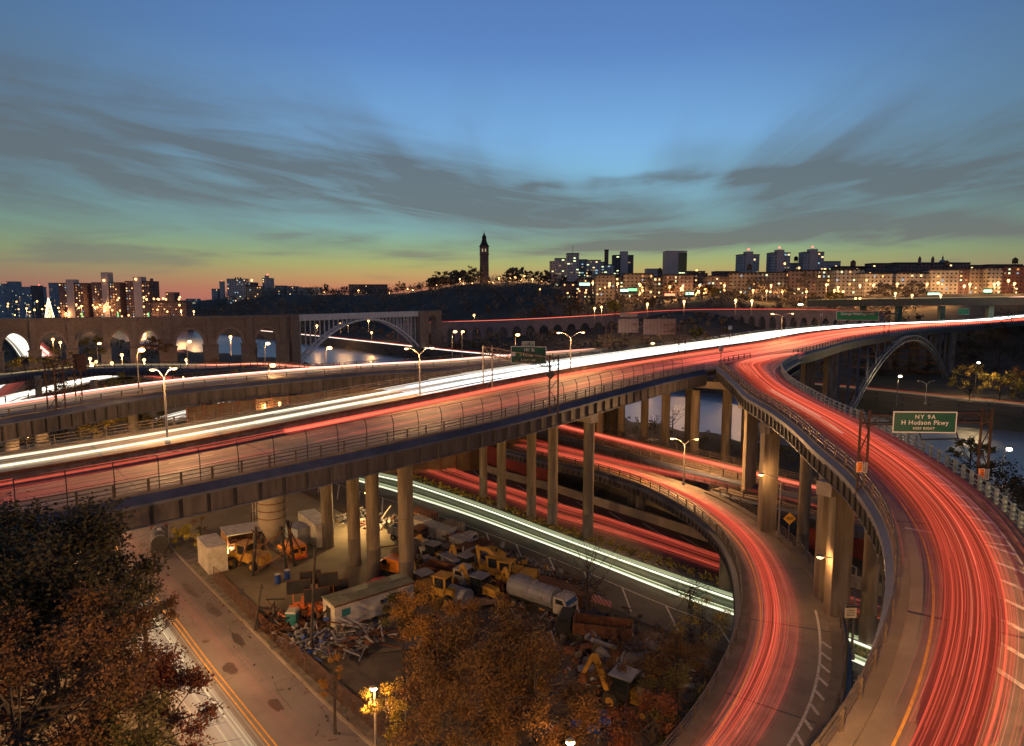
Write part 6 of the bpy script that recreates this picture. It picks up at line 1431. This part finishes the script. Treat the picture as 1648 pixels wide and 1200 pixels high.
# fence along the street
P=resamp([W(a,b,GZ) for a,b in ((345,935),(413,1008),(455,1050),(520,1110),(600,1175),(660,1230))],22)
T=thing('chain_link_fence','sagging chain link fence along the street kerb','fence',tuple(P[8])); r_=random.Random(9)
tops=[]
for p in P: q=p+Vector((r_.uniform(-.25,.25),r_.uniform(-.2,.2),r_.uniform(1.9,2.3))); tops.append(q); m=MB(); m.bar(p,q,.045,5); m.build('post',RUST,T,world=True)
m=MB()
for i in range(len(P)-1):
    a,b,c,d=P[i],P[i+1],tops[i],tops[i+1]; m.bar(c,d,.03,4)
    for k in range(1,14): s=k/14; m.bar(a.lerp(b,s),c.lerp(d,min(1,s+.06)),.010,3); m.bar(a.lerp(c,s),b.lerp(d,s),.010,3)
m.build('mesh',RUST,T,world=True)
for (a,b),(c,d_),lab,r0 in (((500,1050),(507,878),'tall brown utility pole in front of the arrow boards',.16),((409,1016),(421,940),'short leaning dark post at the fence by the kerb',.12),((651,1190),(655,1090),'pale slim post beside the small lit tree',.07)):
    p=W(a,b,GZ); q=WD(c,d_,p.y); T=thing('utility_pole',lab,'pole',tuple(p)); m=MB(); m.bar((0,0,-.3),(q.x-p.x,0,q.z-p.z),r0,8,0,r0*.7); m.build('pole',BARK if r0>.1 else GALV,T); m=MB(); m.bar((q.x-p.x-.3,0,q.z-p.z-.4),(q.x-p.x+.3,0,q.z-p.z-.4),.05,4); m.build('crosspiece',DARKM,T)
# small yard lamps
def yardlamp(px,py,D,P,c,label,r=.22,mat=None,tall=True,light_dz=-.6,ldy=-.6):
    q=WD(px,py,D); T=thing('flood_lamp' if not tall else 'street_lamp',label,'lamp',(q.x,q.y,GZ if tall else q.z-.5))
    h=q.z-(GZ if tall else q.z-.5); m=MB(); m.bar((0,.3,0),(0,.3,h),.09,6); m.bar((0,.3,h),(0,0,h+.05),.05,5); m.build('pole' if tall else 'bracket',GALV,T)
    m=MB(); m.ball((0,0,h+.04),.3,8,0,(1,.7,.35)); hd=m.build('lamp_head',GALV,T)
    m=MB(); m.ball((0,0,h-.12),r,8,0,(1.3,1,.7)); m.build('lamp_glass',mat or LAMPO,hd,smooth=True); point(T,(0,ldy,h+light_dz),P,c,.15); return T
yardlamp(601,1106,46,800,(1,.42,.12),'small glaring street lamp above the little lit tree',.2,LAMPW)
yardlamp(918,1192,40,900,(1,.42,.13),'curved lamp head glowing at the bottom edge',.22,LAMPW)
yardlamp(452,793,90,17000,(1,.74,.30),'yellowish flood lamp under the viaduct above the silo',.3,LAMPW,False,-1.2,-2.0)
yardlamp(497,829,101,3500,(.55,1,.55),'greenish flood lamp over the white box trailer',.22,LAMPG,False,-.5,-1.0)
yardlamp(590,792,104,3500,(1,.62,.25),'flood lamp bracketed under the viaduct among the columns',.25,LAMPO,False,-1.2,-1.2)
yardlamp(372,880,92,1500,(1,.68,.28),'yard lamp on a pole above the open shed',.2,LAMPO,True,-.6,-1.2)
for (x,y,z,P,lab) in ((-2,48,14,3000,'street lamp between the street and the yard, below the frame'),):
    pass
# unseen street lamps added off frame and behind trees to light ramps and street
def offlamp(x,y,zb,h,P,label,dx=1.5):
    T=thing('street_lamp',label,'street lamp',(x,y,zb)); m=MB(); m.bar((0,0,0),(0,0,h),.12,8,0,.08); m.bar((0,0,h-.3),(dx,0,h),.06,6); m.build('pole',GALV,T); head(T,(dx,0,h),dx,0,True,.2,P)
offlamp(4.5,15,11,18.0,22000,'added street lamp beside the lower ramp below the picture',2)
offlamp(36,27,21.3,8.5,9500,'added street lamp on the outer edge of the upper ramp right of the picture',-2)
offlamp(-14,34,4,9,7000,'added street lamp by the street below the picture',-2)
0 and offlamp(41,52,24.6,8.5,6000,'street lamp on the outer edge of the upper ramp farther off',-2)
offlamp(-52,44,4,9,3000,'added street lamp on the far pavement left of the trees',2)

offlamp(-52,66,4,10,11000,'added street lamp on the far side of the street behind the dark trees',2.5)
offlamp(-36,56,4,10,8000,'added street lamp on the far side of the street between the autumn trees',2.5)
offlamp(-70,92,4,10,13000,'added street lamp on the far side of the street under the viaduct',2.5)
0 and offlamp(30,64,4,14,5000,'street lamp between the two curved ramps near the notice board',-2)
0 and offlamp(8,66,4,11,3500,'street lamp at the scrap yard edge by the lower ramp',-2)

for k,(px,py,rz,kind,lab) in enumerate(((700,905,-35,'b','backhoe squeezed in behind the pale blue van'),(752,925,-42,'b','backhoe with its boom up left of the excavator'),(660,905,60,'t','rusty dump truck just right of the front column'),(735,880,-38,'t','grey box truck at the back row by the highway'),(770,915,140,'t','dusty tank truck between the yellow machines'),(842,965,-38,'b','small backhoe tucked behind the white tank truck'),(800,935,150,'l','yellow loader half hidden under the excavator'),(655,870,-30,'t','brown dump truck behind the front column near the highway'),(712,968,-30,'l','yellow loader next to the short white cylinder tank'))):
    if kind=='b': backhoe(lab,at(px,py),rz,sc=.95)
    elif kind=='l': loader(lab,at(px,py),rz)
    else: truck(lab,at(px,py),rz,('dump','box','tank','dump')[k%4],(GRYP,RUST,WHT)[k%3],(RUST,GRYP,CONCD)[k%3],.95,Lb=3.8)
# ---------------- trees
def leaves(m,c,rad,n,s,rnd,mi=0,flat=1.0,shell=.5):
    for _ in range(n):
        while True:
            v=Vector((rnd.uniform(-1,1),rnd.uniform(-1,1),rnd.uniform(-1,1)))
            if v.length<1: break
        v=v*(shell+(1-shell)*rnd.random())
        p=Vector((c[0]+v.x*rad,c[1]+v.y*rad,c[2]+v.z*rad*flat))
        a=Vector((rnd.gauss(0,1),rnd.gauss(0,1),rnd.gauss(0,.6))).normalized(); b=Vector((rnd.gauss(0,1),rnd.gauss(0,1),rnd.gauss(0,.6))); b=(b-a*b.dot(a)).normalized()
        k=s*rnd.uniform(.55,1.35); a*=k; b*=k*.6
        m.add([p-a,p-b,p+a,p+b],[(0,1,2,3)],mi)
def tree(label,c,ground,rx,rz,mat,ncl=26,nl=110,ls=.16,seed=1,name='tree',tr=.22,group=None,lean=(0,0),bare=False,clr=.34,cat='tree'):
    rnd=random.Random(seed); T=thing(name,label,cat,(c[0]+lean[0],c[1]+lean[1],ground),group=group)
    cz=c[2]-ground; tk=MB(); base=Vector((0,0,-.3)); fork=Vector((-lean[0]*.6,-lean[1]*.6,max(.8,cz-rz*.75))); tk.bar(base,fork,tr,8,0,tr*.7)
    cr=MB(); cen=Vector((-lean[0],-lean[1],cz)); top=cen+Vector((0,0,rz*.5)); tk.bar(fork,top,tr*.68,6,0,tr*.15)
    for k in range(ncl):
        u1=rnd.random(); a=rnd.uniform(0,6.283); el_=math.asin(rnd.uniform(-.75,1)); q=rnd.uniform(.45,1)**.6
        p=cen+Vector((math.cos(a)*math.cos(el_)*rx*q,math.sin(a)*math.cos(el_)*rx*q,math.sin(el_)*rz*q))
        s=fork.lerp(top,rnd.uniform(0,.8)); mid=s.lerp(p,.5)+Vector((0,0,-.08*rx)); tk.bar(s,mid,tr*.34,5,0,tr*.2); tk.bar(mid,p,tr*.2,4,0,tr*.05)
        for _ in range(3 if not bare else 6):
            e=p+Vector((rnd.gauss(0,1),rnd.gauss(0,1),rnd.gauss(.3,.8)))*rx*(.22 if not bare else .26); s2=mid.lerp(p,rnd.uniform(.2,1)); tk.bar(s2,e,tr*.10,3,0,tr*.03)
        if nl: leaves(cr,p,rx*clr*rnd.uniform(.7,1.25),int(nl*rnd.uniform(.6,1.3)),ls,rnd,0,.75,.25)
    tk.build('trunk',BARK,T); 
    if nl: cr.build('crown',mat,T)
    return T
FG=[(50,955,36,6.0,4.6,'dark','large dark green tree filling the upper left of the foreground',46,360,.19),
(-30,1040,31,6,4.6,'dark','nearly black tree at the left edge, second from the bottom',40,320,.17),
(135,985,41,3.9,3.6,'dark','loose dark tree whose twigs reach over the street',36,260,.15),
(90,1060,27,3.8,3.2,'rust','rust brown tree at lower left below the dark ones',26,300,.12),
(225,1150,31,3.5,2.8,'red','reddish autumn tree nearest the yellow street line',24,330,.11),
(20,1150,22,3.6,3.0,'rust','brown autumn tree in the bottom left corner',24,300,.10),
(150,1190,25,3.0,2.4,'olive','low olive tree at the bottom edge left of the street',20,280,.10),
(232,985,46,2.2,2.0,'rust','thin small leaved treetop swaying over the yellow line',18,60,.12)]
for k,(px,py,D,rx,rz,mt,lab,nc,nl,ls) in enumerate(FG):
    c=WD(px,py,D); tree(lab,c,hgt(c.x,c.y)-.3,rx,rz,LF[mt],nc,int(nl*1.9),ls*.70,seed=30+k,tr=.2)
MG=[(785,1075,52,5.8,4.3,'autumn','big round rust coloured tree in the bottom centre',40,380,.15),
(700,1000,58,3.9,3.6,'orange','bright orange leaved tree right of the office trailer',24,260,.14),
(648,1000,60,2.4,2.6,'olive','green bush against the right end of the office trailer',14,200,.13),
(860,1130,46,4.6,4.0,'autumn','rust tree right of the big round one',26,320,.13),
(725,1165,44,4.6,4.0,'autumn','low brown tree at the bottom edge left of centre',26,320,.12),
(622,1142,46,1.9,1.8,'yellow','little tree lit bright by the small street lamp',16,110,.11),
(537,1090,53,1.2,2.4,'orange','narrow orange vine covered bush by the fence',8,120,.10),
(1090,1065,56,4.2,2.4,'autumn','wide brown shrub left of the lower curved ramp',26,110,.12),
(1130,1000,66,3.2,2.6,'yellow','yellowish thin shrub beside the bend of the lower ramp',20,60,.12),
(1050,1170,46,3.2,2.2,'red','low red brown shrub beside the railing at the bottom',20,160,.12),
(990,1085,58,2.0,1.4,'autumn','small brown shrub between backhoe and black dump truck',12,110,.11),
(1095,1130,50,3.4,2.6,'olive','dark olive shrub under the lower curved ramp railing',20,160,.12),
(300,872,95,2.2,2.4,'yellow','green yellow bush behind the tarp covered truck',12,150,.16),
(322,858,100,2.4,3.0,'autumn','thin brown bush by the dirty white truck body',12,60,.15)]
for k,(px,py,D,rx,rz,mt,lab,nc,nl,ls) in enumerate(MG):
    c=WD(px,py,D); g=max(3.9,hgt(c.x,c.y)); tree(lab,c,g,rx,rz,LF[mt],nc,int(nl*2.1),ls*.68,seed=60+k,tr=.14 if rx<4 else .2)
for px,py,D,rx,rz,lab,s in ((945,925,72,4.2,4.0,'bare leafless tree in front of the headlight streaks',3),(1110,960,76,3.6,3.2,'bare thin tree beside the bend of the lower curved ramp',4),(1000,1040,64,2.6,2.4,'bare bush above the black dump truck',5)):
    c=WD(px,py,D); tree(lab,c,4,rx,rz,LF['autumn'],26,4,.10,seed=s,bare=True,tr=.16,name='bare_tree')
for px,py,D,rx,rz,lab,s in ((1083,668,190,5,5,'bare tree on the river bank behind the columns',6),(1053,680,185,3,3,'small bare tree on the river bank behind the columns',7),(412,560,330,4,6,'bare tree in the last stone arch',8)):
    c=WD(px,py,D); tree(lab,c,3.5,rx,rz,LF['dark'],18,0,.2,seed=s,bare=True,tr=.2,name='bare_tree')
MID=[(1562,735,100,3.0,3.4,'olive','dark leafy tree on the bank right of the 9A sign',10),(1600,800,84,5,3.4,'dark','dark shrub below the right leg of the 9A gantry',11),(1655,790,105,6,5,'dark','black tree at the right edge above the ramp railing',12),
(1562,615,222,6.2,6.0,'yellow','yellow tree glowing under the starry lamp across the river',13),(1610,622,224,6,5.4,'yellow','yellow-brown tree right of the glowing one across the river',14),(1650,618,228,6,6,'autumn','brown tree at the right edge across the river',15),
(40,590,262,5.5,4.6,'yellow','lit yellow tree in front of the leftmost stone arch',16),(90,583,270,6.5,6.5,'olive','dark round tree in front of the second stone arch',17),(75,628,190,6.5,4,'autumn','wide brown tree behind the lattice mast at left',18),
(205,622,185,5,3.6,'yellow','yellow brown tree above the joining of the ramps at left',19),(150,560,292,5,5,'olive','dark tree under the third stone arch',20),(255,556,300,5,4,'autumn','brown tree at the pier between the stone arches',21),
(390,603,172,3,2.2,'yellow','small lit yellow shrub below the joining ramp',22),(345,588,200,3,2,'autumn','brown shrub behind the joining ramp',23),
(45,708,128,3.5,2.4,'yellow','yellow bush in the gap below the second viaduct at left edge',24),(120,700,118,4.5,2.6,'olive','olive bush in the gap between the viaducts, left',25),(175,684,118,4.5,3.0,'yellow','yellow bush in the gap between the viaducts, middle',26),(235,676,122,4,2.6,'olive','olive bush in the gap between the viaducts, right',27),
(760,560,455,5,5,'yellow','yellow lit tree behind the exit sign gantry',28),(700,548,470,6,5,'farw','warm lit tree at the foot of the arcade left end',29),(733,563,450,6,4,'farw','brown tree below the arcade between the lamps',30),(790,548,450,7,6,'far','dark round tree below the arcade right of the yellow one',31),
(830,563,440,8,5,'far','dark tree mass behind the exit sign',32),(1120,535,350,3.5,3,'yellow','yellow shrub in the first clear arcade arch',33),(1180,552,330,6,2.4,'farw','low brown shrub at the foot of the arcade',34),(868,500,520,6,5,'farw','warm lit tree above the arcade, left of two lamps',35),(925,495,500,5,5,'farw','small warm lit tree above the arcade right of two lamps',36),(990,491,480,6,4,'yellow','yellowish trees beside the arcade road lamp',37),(1050,487,470,6,3.5,'farw','brown tree above the arcade road in the middle',38),
(1300,452,560,9,9,'far','dark round tree in front of the long apartment row',39),(1215,460,550,11,6,'far','wide dark tree below the left twin tower',40),(1265,470,540,9,4,'far','low dark tree left of the round one',41),(1420,466,500,10,5,'far','wide dark tree before the yellowish apartment block',42),(1470,464,500,10,5,'far','dark tree before the long pale apartment block',43),(1345,478,500,7,4,'yellow','lit tree glowing under five lamps',44),(1135,466,555,6,5,'farw','small warm tree before the pinkish block',45),(1155,470,545,6,4,'yellow','small yellow tree below the long tan block',46),(1040,457,560,6,6,'far','dark tree before the tan block with green shop light',47),(1080,462,560,6,5,'farw','brown bare tree before the pinkish block',48),
(1560,560,330,13,13,'dark','big dark tree mass at the bridge end on the right',49),(1610,555,300,14,14,'dark','big dark tree at the right edge below the overpass',50),(1530,575,330,9,9,'dark','dark tree beside the far springing of the river arch',51),(1655,575,290,13,12,'dark','dark tree cut by the right edge behind the yellow trees',52),(1480,600,300,7,6,'dark','dark tree seen through the river arch',53),(1440,585,310,8,7,'far','faintly lit tree behind the dazzling arch lamp',54),(1400,600,300,7,6,'dark','dark tree seen left through the river arch',55)]
for px,py,D,rx,rz,mt,lab,s in MID:
    c=WD(px,py,D); g=hgt(c.x,c.y); g=min(g,c.z-rz*.5); sc=D/1100
    tree(lab,c,g,rx,rz,LF[mt],20 if rx<10 else 30,90 if D<350 else 70,max(.22,sc*1.2),seed=100+s,tr=.25,name='tree')
# ridge tree prototypes and copies
protos=[]
for k,mt in enumerate(('far','farw','far','farw')):
    T=tree('distant tree on the wooded ridge',(0,0,8),0,4.6,5.2,LF[mt],16,34 if k%2==0 else 16,.75,seed=200+k,tr=.3,group='trees along the skyline ridge',bare=(k%2==1)); protos.append(T)
rnd=random.Random(77); first=[True]*4
for k in range(84):
    px=rnd.choice((rnd.uniform(470,760),rnd.uniform(470,1000),rnd.uniform(700,780),rnd.uniform(800,1000))); D=Dr(px,rnd.uniform(225,300)); x=(px-824)/F*D; z=hgt(x,D)-1; j=rnd.randrange(4)
    s=rnd.uniform(.8,1.5)*(1.15 if 690<px<860 else .9)
    T=protos[j] if first[j] else dup(protos[j]); first[j]=False
    T.location=(x,D,z); T.rotation_euler=(0,0,rnd.uniform(0,6)); T.scale=(s,s,s*rnd.uniform(.8,1.1))
    q_=px<600,px<779; T['group']=('trees on the low ridge at left','trees on the ridge left of the water tower','trees on the ridge right of the water tower')[2-sum(q_)] if 0 else ('trees on the low ridge at left' if px<600 else 'trees left of the water tower' if px<779 else 'trees right of the water tower'); T['label']={'trees on the low ridge at left':'small tree on the low ridge left of the flat roofed shed','trees left of the water tower':'small tree on the ridge between the flat shed and the water tower','trees right of the water tower':'small tree on the ridge between the water tower and the hospital'}[T['group']]
# the wood on the far slope: one mass
APxy=[(p.x,p.y) for p in AP]
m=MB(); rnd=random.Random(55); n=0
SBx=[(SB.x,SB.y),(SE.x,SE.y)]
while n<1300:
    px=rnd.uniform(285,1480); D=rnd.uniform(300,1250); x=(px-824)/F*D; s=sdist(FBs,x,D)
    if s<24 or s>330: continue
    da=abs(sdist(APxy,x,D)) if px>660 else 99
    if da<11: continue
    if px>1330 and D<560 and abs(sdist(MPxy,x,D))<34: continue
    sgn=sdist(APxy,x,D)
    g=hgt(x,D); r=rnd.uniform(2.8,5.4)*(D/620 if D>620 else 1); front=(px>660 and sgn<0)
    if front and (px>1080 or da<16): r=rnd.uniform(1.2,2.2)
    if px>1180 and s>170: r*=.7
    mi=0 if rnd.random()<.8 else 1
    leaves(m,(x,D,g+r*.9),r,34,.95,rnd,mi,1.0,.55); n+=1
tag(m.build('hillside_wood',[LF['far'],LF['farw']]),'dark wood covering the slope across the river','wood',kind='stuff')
# dark hill wood left (behind the stone bridge) and low scrub on the near bank
m=MB(); rnd=random.Random(56)
for _ in range(260):
    px=rnd.uniform(295,520); D=rnd.uniform(600,760); x=(px-824)/F*D
    if sdist(FBs,x,D)<20: continue
    r=rnd.uniform(3,6); leaves(m,(x,D,hgt(x,D)+r*.8),r,30,1.1,rnd,0,1.0,.55)
tag(m.build('hill_wood',[LF['far']]),'dark wooded hill behind the stone arches','wood',kind='stuff')
m=MB(); rnd=random.Random(57)
for _ in range(420):
    px=rnd.uniform(-60,300); D=rnd.uniform(230,560); x=(px-824)/F*D
    if -sdist(NB,x,D)<4: continue
    if px<115 and D>225: 
        if 10<px<70: continue
    r=rnd.uniform(.8,2.0); leaves(m,(x,D,hgt(x,D)+r*.5),r,18,.5,rnd,0,1.0,.5)
for _ in range(260):
    k=rnd.uniform(0,1); px=rnd.uniform(930,1330); D=rnd.uniform(140,215); x=(px-824)/F*D; s=-sdist(NB,x,D)
    if s<1 or s>28: continue
    r=rnd.uniform(.5,1.2); leaves(m,(x,D,hgt(x,D)+r*.5),r,16,.3,rnd,0,1.0,.5)
tag(m.build('bank_scrub',[LF['olive']]),'low scrub on the near river bank','scrub',kind='stuff')
# grass between the ramps on the right
m=MB(); rnd=random.Random(58)
for _ in range(1800):
    px=rnd.uniform(1360,1440); py=rnd.uniform(985,1060); p=W(px,py,4.0); a=Vector((rnd.gauss(0,.1),rnd.gauss(0,.1),rnd.uniform(.15,.4))); b=Vector((rnd.gauss(0,.12),rnd.gauss(0,.12),0)); m.add([p,p+b,p+a+b*.5],[(0,1,2)])
tag(m.build('roadside_grass',[LF['yellow']]),'rough yellowish grass in the gap between the two curved ramps','grass',kind='stuff')
pts=[W(a,b,4.015) for a,b in ((1330,980),(1480,985),(1500,1080),(1330,1075))]; m=MB(); m.add(pts,[(0,1,2,3)]); tag(m.build('verge_ground',GRASS),kind='structure')
# cube-free scene end
